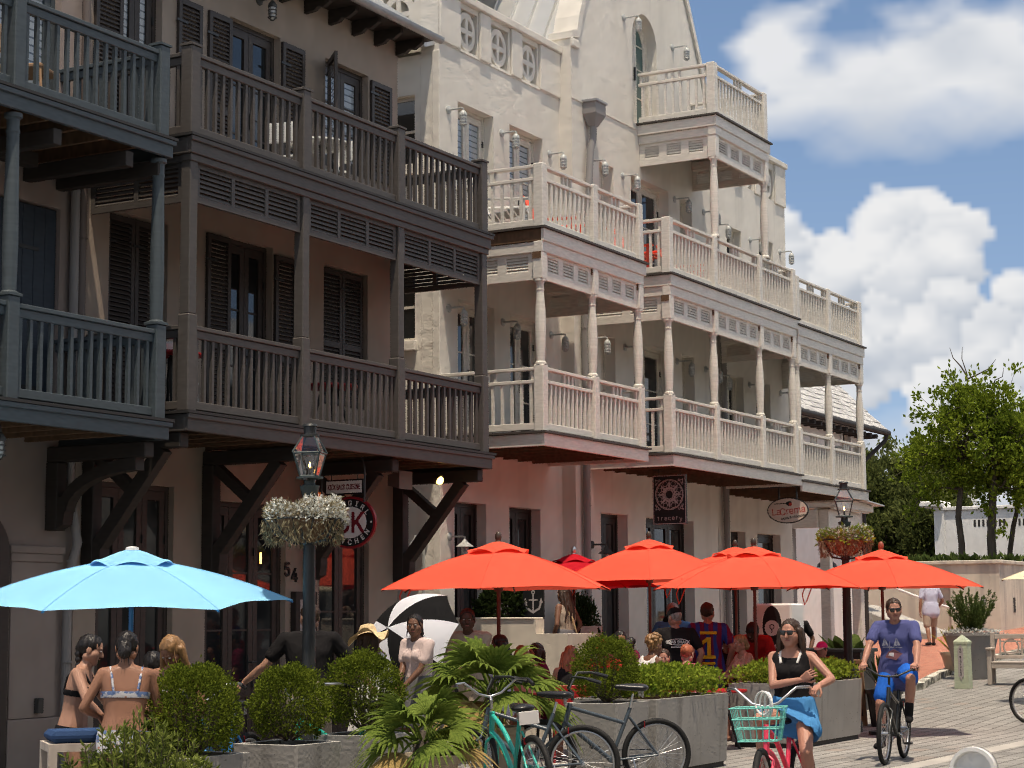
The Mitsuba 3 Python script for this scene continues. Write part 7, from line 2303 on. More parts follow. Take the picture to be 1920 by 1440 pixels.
            if kind in ('tank', 'tanktop'):
                st = []
                for q in (1, -1):
                    a = [B3(0.098 if female else 0.09, q * 0.07, 0.395), B3(0.06, q * 0.085, 0.46), B3(0.0, q * 0.09, 0.505), B3(-0.06, q * 0.08, 0.46), B3(-0.09, q * 0.07, 0.40)]
                    st.append(tube(a, 0.012 * s, 6))
                k.add('strap', cat(*st), w[2] if len(w) > 2 else mt, smooth=True)
        elif kind in ('shorts', 'trousers'):
            fr = w[2] if len(w) > 2 else (0.85 if kind == 'shorts' else 1.0)
            parts = tor(-0.11, 0.045, infl * 1.2)
            for nm in 'LR':
                hj, kn, an, fo = legj[nm]
                if kind == 'shorts':
                    e = hj + (kn - hj) * fr
                    parts.append(cap(hj, e, 0.094 * s * bw ** 0.5 + infl, 0.078 * s + infl * 1.3, 14))
                else:
                    e = kn + (an - kn) * 0.93
                    parts += [cap(hj, kn, 0.092 * s + infl, 0.066 * s + infl), cap(kn, e, 0.066 * s + infl, 0.052 * s + infl)]
            v, f = soften(union(parts), 0.03, 5)
            nn = meshkit.fbm(v * 9.0 + 7, 3, 4) - 0.5
            c0 = hip
            v = v + (v - c0) / (np.linalg.norm(v - c0, axis=1, keepdims=True) + 1e-6) * (nn * 0.02)[:, None] * s
            k.add(kind, (v, f), mt, smooth=True)
        elif kind == 'skirt':
            ring_t, rows = 36, []
            kl, kr = legj['L'][1], legj['R'][1]
            fr = w[2] if len(w) > 2 else 0.6
            el_, er = legj['L'][0] + (kl - legj['L'][0]) * fr, legj['R'][0] + (kr - legj['R'][0]) * fr
            parts = tor(-0.10, 0.06, infl * 2.2)
            parts.append(hull((legj['L'][0], 0.10 * s + infl), (legj['R'][0], 0.10 * s + infl), (el_ + [0, 0.03, -0.01], 0.088 * s + infl * 1.5), (er + [0, -0.03, -0.01], 0.088 * s + infl * 1.5), n=16))
            cutm = hull((el_ + (el_ - legj['L'][0]) * 0.45, 0.10 * s), (er + (er - legj['R'][0]) * 0.45, 0.10 * s), n=16)
            v, f = soften(union(parts) - cutm, 0.016, 4)
            nn = np.sin(np.arctan2(v[:, 1], v[:, 0] - hip[0]) * 26) * np.clip((hip[2] + 0.05 - v[:, 2]) * 5 + (v[:, 0] - hip[0]) * 2, 0, 1)
            v = v + np.column_stack([v[:, 0] * 0, v[:, 1] - hip[1], v[:, 2] * 0 + 0.05]) * (nn * 0.05)[:, None]
            k.add('skirt', (v, f), mt, smooth=True)
        elif kind == 'bikini_top':
            band = union(tor(0.255, 0.315, 0.006)) - union(tor(0.1, 0.42, -0.004))
            parts = [band ^ crop_box(0.265, 0.31)]
            for q in (1, -1):
                parts.append(ell(B3(0.080, q * 0.066, 0.322), np.array([0.063, 0.062, 0.060]) * s, np.column_stack([fw, latv, up])) ^ crop_box(0.25, 0.352))
            k.add('bikini_top', man(union(parts)), mt, smooth=50)
            st = [tube([B3(-0.095, q * 0.085, 0.30), B3(-0.085, q * 0.10, 0.40), B3(-0.03, q * 0.115, 0.488), B3(0.03, q * 0.11, 0.47), B3(0.105, q * 0.085, 0.37), B3(0.13, q * 0.07, 0.345)], 0.009 * s, 6) for q in (1, -1)]
            k.add('bikini_top__strap', cat(*st), mt, smooth=True)
        elif kind == 'bikini_bottom':
            parts = union(tor(-0.115, 0.035, 0.007) + [cap(legj[n_][0], legj[n_][0] + (legj[n_][1] - legj[n_][0]) * 0.2, 0.092 * s, 0.09 * s) for n_ in 'LR'])
            parts = parts ^ crop_box(-0.14, 0.03)
            for q, n_ in ((1, 'L'), (-1, 'R')):
                hj, kn = legj[n_][0], legj[n_][1]
                dv = nz(kn - hj)
                parts = parts - hull((hj + dv * 0.12 * s + latv * q * 0.10 * s, 0.10 * s), (hj + dv * 0.3 * s + latv * q * 0.03 * s, 0.12 * s))
            k.add('bikini_bottom', man(parts), mt, smooth=50)
        elif kind == 'shoes':
            parts = []
            for n_ in 'LR':
                hj, kn, an, fo = legj[n_]
                parts.append(hull((an + np.array([-0.045, 0, -0.04]) * s, 0.042 * s), (an + fo * 0.11 * s + np.array([0, 0, -0.045]) * s, 0.040 * s), (an + fo * 0.18 * s + np.array([0, 0, -0.052]) * s, 0.028 * s)))
                if len(w) > 2:
                    parts.append(cap(an + np.array([0, 0, -0.02]), an + (kn - an) * w[2], 0.045 * s, 0.05 * s))
            for p in parts[::2] if len(w) > 2 else parts:
                pass
            for q in range(2):
                sub = parts[q * (len(parts) // 2):(q + 1) * (len(parts) // 2)]
                k.add('shoe', soften(union(sub), 0.03, 3), mt, smooth=True)
        elif kind == 'cap':
            brim_to = w[2] if len(w) > 2 else 1
            crown = ell(Hd(-0.014, 0, 0.048), np.array([0.112, 0.093, 0.098]) * hs, HR, 24) ^ m3.Manifold.hull_points(np.array([Hd(a * 0.3, b * 0.3, c) for a in (-1, 1) for b in (-1, 1) for c in (0.045, 0.3)]))
            n_ = k.add('cap', man(crown), mt, smooth=40)
            bp = [Hd(brim_to * 0.075 + brim_to * 0.12 * math.cos(t), 0.085 * math.sin(t), 0.052 - 0.025 * math.cos(t)) for t in np.linspace(-1.57, 1.57, 12)]
            k.add(f'{n_}__brim', man(m3.Manifold.hull_points(np.array([p + HR @ np.array([0, 0, d]) for p in bp for d in (0, 0.006)]))), w[3] if len(w) > 3 else mt)
        elif kind == 'sunhat':
            prof = []
            for a in np.linspace(0, 2 * np.pi, 40, endpoint=False):
                wv = 0.035 * math.sin(3 * a + 0.6) + 0.02 * math.sin(5 * a)
                prof.append([(0.02, 0.165), (0.075, 0.155), (0.098, 0.11), (0.104, 0.05), (0.16, 0.035 + wv * 0.5), (0.235, 0.01 + wv * 1.6)])
            v = np.array([[[r * math.cos(a), r * math.sin(a), z] for r, z in p] for a, p in zip(np.linspace(0, 2 * np.pi, 40, endpoint=False), prof)]).reshape(-1, 3)
            f = []
            for i in range(40):
                j = (i + 1) % 40
                for q in range(5):
                    f += [(i * 6 + q, i * 6 + q + 1, j * 6 + q + 1), (i * 6 + q, j * 6 + q + 1, j * 6 + q)]
            k.add('sun_hat', (np.array([Hd(*p) for p in v + [-0.02, 0, 0.0]]), np.array(f)), mt, smooth=True)
        elif kind == 'bag_strap':
            k.add('bag_strap', tube([B3(0.12, -0.12, 0.05), B3(0.125, -0.03, 0.25), B3(0.06, 0.10, 0.45), B3(-0.05, 0.10, 0.47), B3(-0.13, 0.0, 0.28), B3(-0.11, -0.13, 0.05)], 0.014 * s, 6), mt)
            k.add('bag', man(hull((B3(0.06, -0.22, 0.0), 0.05 * s), (B3(-0.08, -0.22, 0.0), 0.05 * s), (B3(0.06, -0.22, -0.16), 0.06 * s), (B3(-0.08, -0.22, -0.16), 0.06 * s))), mt, smooth=40)
    for fn in extras:
        if callable(fn):
            fn(k, B3, Hd, s, np.column_stack([fw, latv, up]))
    gx, gy = at[0], at[1]
    gz = at[2] if len(at) > 2 else ground_z(gx)
    return thing('person', label, 'person', k, trans(gx, gy, gz) @ rotz(math.radians(face)), group)


def on_back(items, front=False):
    """Flat print on a shirt: (polygon in chest coordinates y right, z up; material, part name)."""
    def fn(k, B3, Hd, s, R):
        for poly, mt, nm in items:
            tri = prism(poly, 0, 0.004)
            v, f = tri
            q = -1 if front else 1
            w = []
            for y, d, z in v:
                bulge = 0.125 + 0.012 * math.cos(y * 9) - 0.10 * y * y * 6 - (0.06 * max(0, z - 0.36))
                w.append(B3((bulge + 0.02 + d) * (1 if front else -1), y if front else -y, z))
            k.add(nm, (np.array(w), f), mt)
    return fn


def text_poly(s, h, cx, cz, bold=True):
    v, f = cat(meshkit.text_mesh(s, h, 0.002, bold=bold))
    polys = [Polygon(v[t][:, :2]) for t in f if abs(np.cross(np.append(v[t][1] - v[t][0], 0)[:3], np.append(v[t][2] - v[t][0], 0)[:3])[2]) > 1e-9 and (v[t][:, 2] < 0.001).all()]
    p = unary_union([q.buffer(1e-5) for q in polys if q.is_valid])
    c = p.bounds
    return affinity.translate(p, cx - (c[0] + c[2]) / 2, cz - (c[1] + c[3]) / 2)


SIT = dict(pelvis=0.50 / 1.7)


def seated(label, at, face, H=1.65, seat=0.52, lean=0.12, **kw):
    s = H / 1.7
    kw.setdefault('hands', {'L': (0.40, 0.12, seat + 0.27), 'R': (0.40, -0.14, seat + 0.27)})
    kw.setdefault('feet', {'L': (0.40, 0.12, 0.08), 'R': (0.42, -0.12, 0.08)})
    kw.setdefault('knees', {'L': (0.6, 0.1, 1), 'R': (0.6, -0.1, 1)})
    return person(label, at, face, H=H, pelvis=(seat + 0.09) / H, lean=lean, **kw)


def spot(px_dir, z):
    return (px_dir[0] * z, px_dir[1] * z)


V = {150: (.7721, .6855), 235: (.7835, .665), 340: (.7976, .6397), 283: (.7899, .6534), 580: (.8298, .5818), 697: (.8455, .5536), 785: (.8573, .5324), 880: (.8701, .5095), 945: (.8788, .4938), 985: (.8841, .4842), 1020: (.8888, .4757),
     1070: (.8955, .4637), 1130: (.9036, .4492), 1160: (.9076, .442), 1185: (.911, .4359), 1213: (.9147, .4292), 1245: (.919, .4215), 1282: (.924, .4126), 1267: (.922, .4162), 1310: (.9277, .4058), 1365: (.9351, .3925), 1400: (.9398, .3841), 1480: (.9506, .3648), 1545: (.9593, .3491), 1000: (.8862, .4806)}

# the four in swimwear round the blue table
person('woman in a black bikini top leaning with one hand on a blue cushion', (11.05, 9.87), -48, H=1.60, lean=0.16, twist=-0.25, head_yaw=0.15, head_pitch=0.1, female=True, skin='skin_fair', hair=('braid', 'hair_black'),
       hands={'L': (0.36, 0.10, 0.93), 'R': (0.26, -0.24, 0.90)}, elbows={'L': (-0.2, 1, 0), 'R': (-0.5, -1.0, 0.1)}, palm={'R': ((0, 0, -1), (0.8, 0.5, -0.1)), 'L': ((0, 0, -1), (0.8, -0.4, -0.1))}, wear=[('bikini_top', 'cloth_black'), ('bikini_bottom', 'cloth_black')])
person('woman in a pale floral bikini with her back turned and dark hair in a bun', spot(V[235], 13.5), 42, H=1.62, lean=0.10, side_lean=-0.03, head_yaw=-0.2, head_pitch=0.15, female=True, skin='skin_tan', hair=('bun', 'hair_black'),
       hands={'L': (0.22, 0.16, 0.98), 'R': (0.30, -0.12, 0.98)}, wear=[('bikini_top', 'cloth_floral'), ('bikini_bottom', 'cloth_floral')])
person('dark-haired person in a blue zebra striped top with a white headband', spot((.7930, .6480), 15.0), 205, H=1.52, lean=0.42, head_pitch=0.7, head_yaw=0.4, female=True, skin='skin_fair', hair=('bun', 'hair_black'),
       hands={'L': (0.42, 0.1, 0.86), 'R': (0.42, -0.1, 0.86)}, wear=[('tee', 'cloth_zebra'), ('shorts', 'cloth_navy')])
person('woman with long honey hair looking down, in a strappy bikini top', spot(V[340], 14.35), 196, H=1.60, lean=0.22, head_pitch=0.6, head_yaw=-0.3, female=True, skin='skin_tan', hair=('longer', 'hair_honey'),
       hands={'L': (0.30, 0.10, 0.92), 'R': (0.30, -0.08, 0.92)}, wear=[('bikini_top', 'cloth_floral'), ('shorts', 'cloth_black', 0.5)])
# by the restaurant doors
person('tall man in a black shirt and khaki shorts spreading both arms', spot(V[580], 18.4), 30, H=1.84, lean=0.02, head_yaw=0.4, skin='skin_fair', build=1.22, hair=('crop', 'hair_brown'),
       hands={'L': (0.10, 0.62, 1.06), 'R': (0.25, -0.56, 1.02)}, elbows={'L': (-0.5, 0.3, -0.8), 'R': (-0.5, -0.3, -0.8)}, wear=[('polo', 'cloth_black'), ('shorts', 'cloth_khaki', 0.9), ('shoes', 'cloth_charcoal')])
person('woman in a floppy straw sun hat and a white sleeveless top', spot(V[697], 19.6), 70, H=1.60, lean=0.05, head_yaw=-0.3, head_pitch=0.25, female=True, skin='skin_brown', hair=('side', 'hair_brown'),
       hands={'L': (0.16, 0.14, 1.05), 'R': (0.06, -0.12, 1.42)}, elbows={'L': (-0.3, 0.8, -0.4), 'R': (0.3, -0.5, -1.0)}, wear=[('sunhat', 'straw'), ('tank', 'cloth_white'), ('skirt', 'cloth_white', 0.9)], curl=(0.4, 0.8))
person('woman in a white tee with dark hair standing by the golf umbrella', spot(V[785], 20.6), 150, H=1.74, lean=0.03, twist=0.3, head_yaw=0.5, female=True, skin='skin_brown', hair=('pony', 'hair_black'),
       hands={'L': (0.26, 0.14, 0.93), 'R': (0.30, 0.08, 0.95)}, wear=[('tee', 'cloth_blush'), ('skirt', 'cloth_grey', 0.8)])
person('man in a tan shirt with a dark bag strap across his chest', spot(V[880], 22.2), 190, H=1.80, lean=0.04, head_yaw=0.3, skin='skin_deep', build=1.08, hair=('crop', 'hair_black'),
       hands={'L': (0.24, -0.06, 1.02), 'R': (0.26, 0.02, 1.0)}, elbows={'L': (-0.4, 0.8, -0.3), 'R': (-0.4, -0.8, -0.3)}, wear=[('tee', 'cloth_tan'), ('bag_strap', 'hair_black'), ('shorts', 'cloth_khaki', 0.9)])
seated('young woman with dark hair in a pale blue top, turned to the left', spot(V[945], 22.6), 110, H=1.68, seat=0.62, lean=0.05, head_yaw=0.1, female=True, skin='skin_deep', hair=('long', 'hair_black'), wear=[('tee', 'cloth_lilac'), ('shorts', 'cloth_navy')])
person('woman carrying a plaid tote bag up the alley steps', (24.75, 12.9, 0.48), 80, H=1.66, female=True, skin='skin_brown', hair=('long', 'hair_brown'), wear=[('tank', 'cloth_tan'), ('skirt', 'cloth_grey', 0.9), ('bag_strap', 'straw')])
# diners under the orange umbrellas
DG = 'diners at the tables under the orange umbrellas'
seated('diner with long wavy red hair seen from behind', spot(V[1070], 22.4), 30, H=1.62, female=True, skin='skin_rosy', hair=('longer', 'hair_red'), wear=[('tank', 'cloth_black'), ('skirt', 'cloth_black', 0.8)], group=DG)
seated('diner with peach blond hair behind the palm fronds', spot(V[985], 23.6), 60, H=1.60, female=True, skin='skin_rosy', hair=('long', 'hair_blond'), wear=[('tee', 'cloth_peach'), ('shorts', 'cloth_grey')], group=DG)
seated('brown-haired diner between the blond one and the redhead', spot(V[1020], 24.3), 130, H=1.64, skin='skin_fair', hair=('side', 'hair_brown'), female=True, wear=[('tee', 'cloth_maroon'), ('shorts', 'cloth_grey')], group=DG)
seated('diner in a red cap behind the fourth boxwood', spot(V[1130], 25.0), 200, H=1.68, skin='skin_rosy', hair=('short', 'hair_brown'), wear=[('cap', 'cloth_red'), ('tee', 'cloth_red'), ('shorts', 'cloth_navy')], group=DG)
seated('tall dark-haired diner sitting behind the red cap', spot(V[1160], 26.2), 215, H=1.80, seat=0.58, skin='skin_tan', hair=('short', 'hair_black'), wear=[('tee', 'cloth_maroon'), ('shorts', 'cloth_charcoal')], group=DG)
seated('diner with a dark puff of hair beside the white pier', spot(V[1185], 25.4), 170, H=1.70, skin='skin_deep', hair=('puff', 'hair_black'), female=True, wear=[('tank', 'cloth_black'), ('shorts', 'cloth_charcoal')], group=DG)
seated('woman with short golden curls and bare shoulders looking right', spot(V[1213], 22.3), -25, H=1.66, seat=0.62, lean=0.12, skin='skin_brown', hair=('curly', 'hair_honey'), female=True, wear=[('tank', 'cloth_white'), ('shorts', 'cloth_white')], group=DG)
seated('diner in a hot pink top behind the umbrella pole', spot(V[1245], 24.6), 200, H=1.58, seat=0.46, skin='skin_rosy', hair=('bun', 'hair_brown'), female=True, wear=[('tee', 'cloth_pink'), ('shorts', 'cloth_pink')], group=DG)
seated('diner with short auburn hair in a pink red shirt, back to the street', spot(V[1282], 23.0), 5, H=1.62, seat=0.52, skin='skin_rosy', hair=('short', 'hair_red'), female=True, wear=[('tee', 'cloth_pink'), ('shorts', 'cloth_grey')], group=DG)  # red light from the umbrella is put into the hair colour here
seated('man in a flat cap and dark glasses resting his arm on the table', spot(V[1365], 27.3), 195, H=1.78, seat=0.55, skin='skin_fair', build=1.12, hair=('short', 'hair_grey'), wear=[('cap', 'cloth_maroon'), ('tee', 'cloth_charcoal'), ('shorts', 'cloth_charcoal')], extras=('sunglasses',), group=DG)
seated('woman in a headband with tied grey blond hair facing left', spot(V[1400], 26.1), 140, H=1.66, seat=0.58, skin='skin_rosy', hair=('bun', 'hair_blond'), female=True, wear=[('tank', 'cloth_peach'), ('shorts', 'cloth_grey')], group=DG)
seated('child in a pink and white cap behind the corner hedge', spot(V[1545], 27.0), 175, H=1.45, seat=0.55, skin='skin_rosy', hair=('short', 'hair_brown'), wear=[('cap', 'cloth_pink', 1, 'cloth_white'), ('tee', 'cloth_red'), ('shorts', 'cloth_navy')], group=DG)
oval = affinity.scale(Point(0, 0).buffer(1, 24), 0.135, 0.042)
person('man in a black cap and black tee with an oval white print on the back', spot(V[1267], 26.0), 35, H=1.80, lean=0.05, head_yaw=0.5, head_pitch=0.3, skin='skin_rosy', build=1.15, hair=('crop', 'hair_grey'), wear=[('cap', 'cloth_black'), ('tee', 'cloth_black'), ('shorts', 'cloth_charcoal', 0.9)],
       extras=(on_back([(affinity.translate(oval.difference(affinity.scale(oval, 0.93, 0.80)), 0, 0.33), 'cloth_white', 'back_print'), (text_poly('CRAB SHACK', 0.035, 0, 0.33), 'cloth_white', 'back_print'), (affinity.translate(sbox(-0.09, -0.006, 0.05, 0.006), 0, 0.265), 'cloth_white', 'back_print')]),))
person('boy with brown hair in a purple and blue jersey with a yellow number 1', spot((.9297, .4015), 26.6), 25, H=1.88, head_yaw=-0.3, skin='skin_fair', hair=('short', 'hair_brown'), wear=[('tee', 'cloth_jersey'), ('shorts', 'cloth_grey', 0.9)],
       extras=(on_back([(text_poly('1', 0.25, 0.0, 0.20), 'cloth_yellow', 'shirt_number'), (sbox(-0.105, 0.37, 0.105, 0.405), 'cloth_yellow', 'name_band'), (sbox(-0.08, 0.0, 0.08, 0.03), 'cloth_yellow', 'name_band')]),))
person('man in a blue shirt whose face shows between the cap and the umbrella hem', spot((.9215, .4175), 29.5), 200, H=1.90, skin='skin_fair', hair=('short', 'hair_grey'), wear=[('tee', 'cloth_sky'), ('shorts', 'cloth_navy', 0.9)])
person('server in a red shirt bending over a table', spot((.9405, .3823), 27.2), 205, H=1.82, lean=0.75, head_pitch=0.3, skin='skin_deep', build=1.1, hair=('crop', 'hair_black'), hands={'L': (0.62, 0.16, 0.92), 'R': (0.60, -0.18, 0.92)}, wear=[('tee', 'cloth_red'), ('trousers', 'cloth_black')])
person('person all in black standing behind the white cabinet', spot((.9515, .3625), 33.6), 195, H=1.72, skin='skin_brown', hair=('bun', 'hair_black'), wear=[('tee', 'cloth_black'), ('trousers', 'cloth_black')])
# the man walking away on the brick walk
person('man in a pale lilac tee and beige shorts walking away in sandals', (49.2, 15.0, ground_z(49.2) + 0.115), 35, H=1.80, lean=0.03, head_yaw=-0.2, skin='skin_tan', hair=('short', 'hair_brown'),
       hands={'L': (-0.05, 0.30, 0.86), 'R': (0.22, -0.26, 0.98)}, feet={'L': (-0.22, 0.13, 0.10), 'R': (0.16, -0.10, 0.085)}, wear=[('tee', 'cloth_lilac'), ('shorts', 'cloth_tan', 0.9), ('shoes', 'cloth_charcoal')])


# cyclists: local frame of the bicycle, hips on the saddle
def on_bike(ride, lx=0.55):
    h = math.radians(ride['heading'])
    return ride['x'] + lx * math.cos(h), ride['y'] + lx * math.sin(h)


gx, gy = on_bike(RIDE_G, 0.22)
strap_fn = None
person('girl cyclist in sunglasses, black vest and blue skirt with one arm across her chest', (gx, gy), RIDE_G['heading'], H=1.60, pelvis=0.915 / 1.60, lean=0.02, head_yaw=-0.1, head_pitch=-0.02, female=True, skin='skin_rosy', hair=('side', 'hair_brown'),
       hands={'L': (0.34, 0.30, 1.12), 'R': (0.17, 0.12, 1.16)}, elbows={'L': (-0.3, 0.8, -0.5), 'R': (0.35, -0.75, -0.7)}, palm={'L': ((-0.25, 0, -1), (0.8, -0.3, -0.35)), 'R': ((-1, 0.1, 0), (0.25, 0.75, 0.45))}, curl=(1.0, 0.6),
       feet={'L': (0.20, 0.17, 0.25), 'R': (0.28, -0.17, 0.50)}, knees={'L': (1, 0.25, 0.4), 'R': (1, -0.15, 0.6)}, wear=[('tank', 'cloth_black', 'cloth_white'), ('skirt', 'cloth_sky', 0.42), ('shoes', 'cloth_charcoal')], extras=('sunglasses',))
mat('print_pale', (0.28, 0.29, 0.36), 0.9, 0.1)
mat('print_rose', (0.26, 0.12, 0.13), 0.9, 0.1)
mx, my = on_bike(RIDE_M, 0.22)
sail = lambda x, z, w, h: Polygon([(x, z), (x + w, z), (x + w * 0.45, z + h)])
person('man cycling in sunglasses, navy printed tee and bright blue shorts', (mx, my), RIDE_M['heading'], H=1.80, pelvis=1.045 / 1.80, lean=0.10, head_yaw=0.35, head_pitch=0.02, skin='skin_rosy', build=1.04, hair=('crop', 'hair_brown'),
       hands={'L': (0.44, 0.30, 1.10), 'R': (0.44, -0.30, 1.10)}, elbows={'L': (-0.4, 0.9, -0.4), 'R': (-0.4, -0.9, -0.4)}, palm={'L': ((-0.2, 0, -1), (0.9, -0.2, -0.3)), 'R': ((-0.2, 0, -1), (0.9, 0.2, -0.3))}, curl=(1.0, 1.0),
       feet={'L': (0.30, 0.17, 0.52), 'R': (0.18, -0.17, 0.22)}, knees={'L': (1, 0.35, 0.5), 'R': (1, -0.25, 0.4)}, wear=[('tee', 'cloth_indigo'), ('shorts', 'cloth_blue', 0.78), ('shoes', 'cloth_black', 0.3)],
       extras=('sunglasses', on_back([(unary_union([Polygon([(-0.13 + a, 0.255), (-0.095 + a, 0.255), (-0.097 + a, 0.345)]).union(Polygon([(-0.088 + a, 0.26), (-0.055 + a, 0.26), (-0.088 + a, 0.325)])) for a in (0, 0.13)]), 'print_pale', 'shirt_print'), (sbox(-0.12, 0.235, 0.09, 0.243), 'print_pale', 'shirt_print'), (sbox(-0.045, 0.215, -0.04, 0.30), 'print_pale', 'shirt_print'), (Polygon([(-0.10, 0.13), (0.02, 0.10), (0.09, 0.17), (0.0, 0.22), (-0.06, 0.19)]), 'print_rose', 'shirt_print'), (Polygon([(-0.06, 0.15), (0.0, 0.14), (0.0, 0.18), (-0.05, 0.18)]), 'cloth_white', 'shirt_print')], front=True)))

# ------------------------------------------------------------------ tables, chairs, golf umbrella
def table(R, h, top_m, rect_top=None):
    k = Kit()
    if rect_top:
        k.add('table_top', bv(-rect_top[0] / 2, -rect_top[1] / 2, h - 0.035, rect_top[0] / 2, rect_top[1] / 2, h, 0.008), top_m)
    else:
        k.add('table_top', lathe([(0.03, h - 0.035), (R - 0.01, h - 0.035), (R, h - 0.02), (R - 0.005, h), (0.03, h)], 32), top_m, smooth=30)
    for a in range(4):
        t = a * math.pi / 2 + 0.78
        k.add('leg', tube([(0.28 * R * math.cos(t), 0.28 * R * math.sin(t), h - 0.04), (0.8 * R * math.cos(t), 0.8 * R * math.sin(t), 0.0)], 0.02, 8), 'black_iron')
    return k


def chair(m, frame_m='black_iron'):
    k = Kit()
    k.add('seat', bv(-0.21, -0.21, 0.43, 0.21, 0.21, 0.47, 0.01), m)
    k.add('backrest', bv(-0.25, -0.20, 0.62, -0.22, 0.20, 0.88, 0.008), m)
    for sx in (-1, 1):
        for sy in (-1, 1):
            k.add('leg', tube([(sx * 0.19, sy * 0.19, 0.43), (sx * 0.22, sy * 0.21, 0)], 0.013, 6), frame_m)
    for sy in (-1, 1):
        k.add('back_post', tube([(-0.20, sy * 0.19, 0.44), (-0.24, sy * 0.19, 0.88)], 0.013, 6), frame_m)
    return k


thing('table', 'dark blue round table in the shade of the sky blue umbrella', 'table', table(0.5, 0.78, 'navy_cushion'), trans(11.75, 9.75, 0))
for x, y, l in ((20.9, 11.2, 'red round table under the leftmost orange umbrella'), (22.6, 9.7, 'red round table between the golden-curled woman and the hedge'), (25.05, 10.12, 'red round table in front of the man with the flat cap'), (26.55, 10.35, 'red round table before the child in the pink cap')):
    thing('table', l, 'table', table(0.42, 0.74, 'red_plastic'), trans(x, y, 0), 'red café tables')
for (x, y), a, l in ((spot(V[1070], 22.4), 30, 'red chair of the red-haired diner'), (spot(V[1213], 22.3), -25, 'red chair of the woman with golden curls'), (spot(V[1282], 23.0), 5, 'red chair of the diner with short hair coloured by the red umbrella light'), (spot(V[1400], 26.1), 140, 'red chair of the woman in a headband')):
    thing('chair', l, 'chair', chair('red_plastic', 'red_plastic'), trans(x, y, 0) @ rotz(math.radians(a)), 'red café chairs')
k = Kit()
k.add('seat_cushion', bv(-0.34, -0.22, 0.80, 0.34, 0.22, 0.88, 0.03), 'navy_cushion')
k.add('frame', cat(bx(-0.36, -0.24, 0.74, 0.36, 0.24, 0.795), *[bx(sx * 0.33 - 0.03, sy * 0.21 - 0.03, 0, sx * 0.33 + 0.03, sy * 0.21 + 0.03, 0.74) for sx in (-1, 1) for sy in (-1, 1)]), 'bench_wood')
thing('bar_stool', 'wide bar stool with a navy cushion under the woman\'s hand', 'stool', k, trans(10.80, 9.42, 0) @ rotz(-0.7))
# black and white golf umbrella lying open on its side
k = Kit()
NG = 8
for i in range(NG):
    a0, a1 = i * 2 * math.pi / NG, (i + 1) * 2 * math.pi / NG
    v, f = [], []
    for it in range(9):
        t = it / 8
        ph = t * 1.12
        for js in range(7):
            q = js / 6
            a = a0 + (a1 - a0) * q
            w = 4 * q * (1 - q)
            r = 0.70 * math.sin(ph) / math.sin(1.12) * (1 - 0.07 * w * t ** 2)
            v.append((r * math.cos(a), r * math.sin(a), 0.72 * (math.cos(ph) - math.cos(1.12)) + 0.05 * w * t ** 3))
    for it in range(8):
        for js in range(6):
            b = it * 7 + js
            f += [(b, b + 7, b + 8), (b, b + 8, b + 1)]
    k.add('canopy_panel', (np.array(v), np.array(f)), 'white_canvas' if i % 2 else 'black_canvas', smooth=True)
    k.add('rib', tube([(0.70 * math.sin(t) / math.sin(1.12) * math.cos(a0), 0.70 * math.sin(t) / math.sin(1.12) * math.sin(a0), 0.72 * (math.cos(t) - math.cos(1.12)) - 0.008) for t in np.linspace(0, 1.12, 7)], 0.004, 5), 'black_iron')
k.add('shaft', tube([(0, 0, 0.43), (0, 0, -0.45)], 0.008, 8), 'silver')
k.add('handle', tube([(0, 0, -0.45), (0, 0, -0.60)], 0.018, 8), 'black_vinyl')
thing('golf_umbrella', 'large open black and white golf umbrella lying on its side', 'umbrella', k, trans(18.75, 11.75, 1.34) @ rotz(math.radians(188)) @ roty(1.0) @ rotx(0.35) @ rotz(0.2))
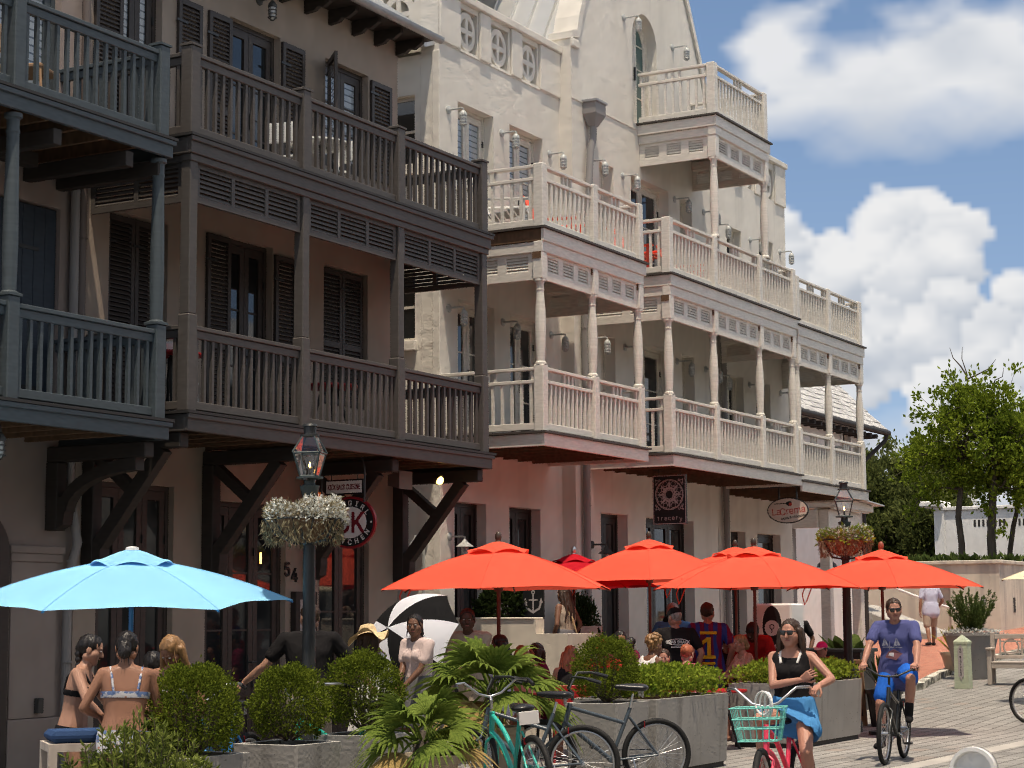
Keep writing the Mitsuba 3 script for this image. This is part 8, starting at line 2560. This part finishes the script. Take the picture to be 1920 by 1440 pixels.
# furniture on the balconies
k = chair('tan_cushion', 'frame_wood')
thing('chair', 'tan striped chair on the upper blue-grey balcony', 'chair', k, trans(14.75, 13.95, 6.83) @ rotz(-1.2) @ scl(1.15))
for x, y, z, a, l in ((17.3, 14.0, 3.9, 0.4, 'white chair behind the lower taupe railing'), (19.6, 14.1, 6.97, 0.2, 'white chair behind the upper taupe railing by the door'), (20.5, 14.1, 6.97, 2.6, 'white chair behind the upper taupe railing by the window')):
    thing('chair', l, 'chair', chair('white_plastic', 'white_plastic'), trans(x, y, z) @ rotz(a))
for x, y, z, l in ((16.95, 13.8, 3.9, 'red box table at the left end of the lower taupe balcony'), (20.4, 14.0, 3.9, 'red round table on the lower taupe balcony')):
    thing('table', l, 'table', table(0.36, 0.72, 'red_plastic'), trans(x, y, z))
thing('table', 'white table on the upper taupe balcony', 'table', table(0.4, 0.74, 'white_plastic'), trans(20.05, 13.95, 6.97))


def lounge_chair(m):
    k = Kit()
    for i in range(6):
        k.add('seat_slat', bv(-0.25 + i * 0.09, -0.26, 0.33 - i * 0.0 + 0.02 * i, -0.17 + i * 0.09, 0.26, 0.35 + 0.02 * i, 0.004), m)
    for i in range(5):
        k.add('back_slat', xf(bv(-0.012, -0.25 + i * 0.105, 0.0, 0.012, -0.16 + i * 0.105, 0.72, 0.004), trans(-0.27, 0, 0.33) @ roty(-0.42)), m)
    for s in (-1, 1):
        k.add('armrest', bv(-0.38, s * 0.31 - 0.06, 0.54, 0.36, s * 0.31 + 0.06, 0.565, 0.004), m)
        k.add('front_leg', bv(0.26, s * 0.31 - 0.04, 0, 0.30, s * 0.31 + 0.04, 0.539, 0.004), m)
        k.add('back_leg', bv(-0.40, s * 0.31 - 0.03, 0, -0.36, s * 0.31 + 0.03, 0.539, 0.004), m)
    return k


mat('coral_plastic', (0.85, 0.10, 0.05), 0.4, 0.4)
for x, y, a, l in ((27.0, 14.1, -1.3, 'coral adirondack chair on the first upper cream balcony'), (29.75, 13.95, -1.6, 'coral adirondack chair at the left end of the second upper cream balcony'), (31.9, 14.0, -1.4, 'coral adirondack chair behind the middle of the long cream railing')):
    thing('adirondack_chair', l, 'chair', lounge_chair('coral_plastic'), trans(x, y, 7.37) @ rotz(a), 'coral chairs on the cream balconies')
thing('adirondack_chair', 'white adirondack chair behind the first upper cream railing', 'chair', lounge_chair('white_plastic'), trans(25.3, 14.1, 7.37) @ rotz(-1.2))

# materials must come before the shapes that refer to them
scene = {**{k: v for k, v in scene.items() if v.get('type') not in ('ply', 'cube')}, **{k: v for k, v in scene.items() if v.get('type') in ('ply', 'cube')}}
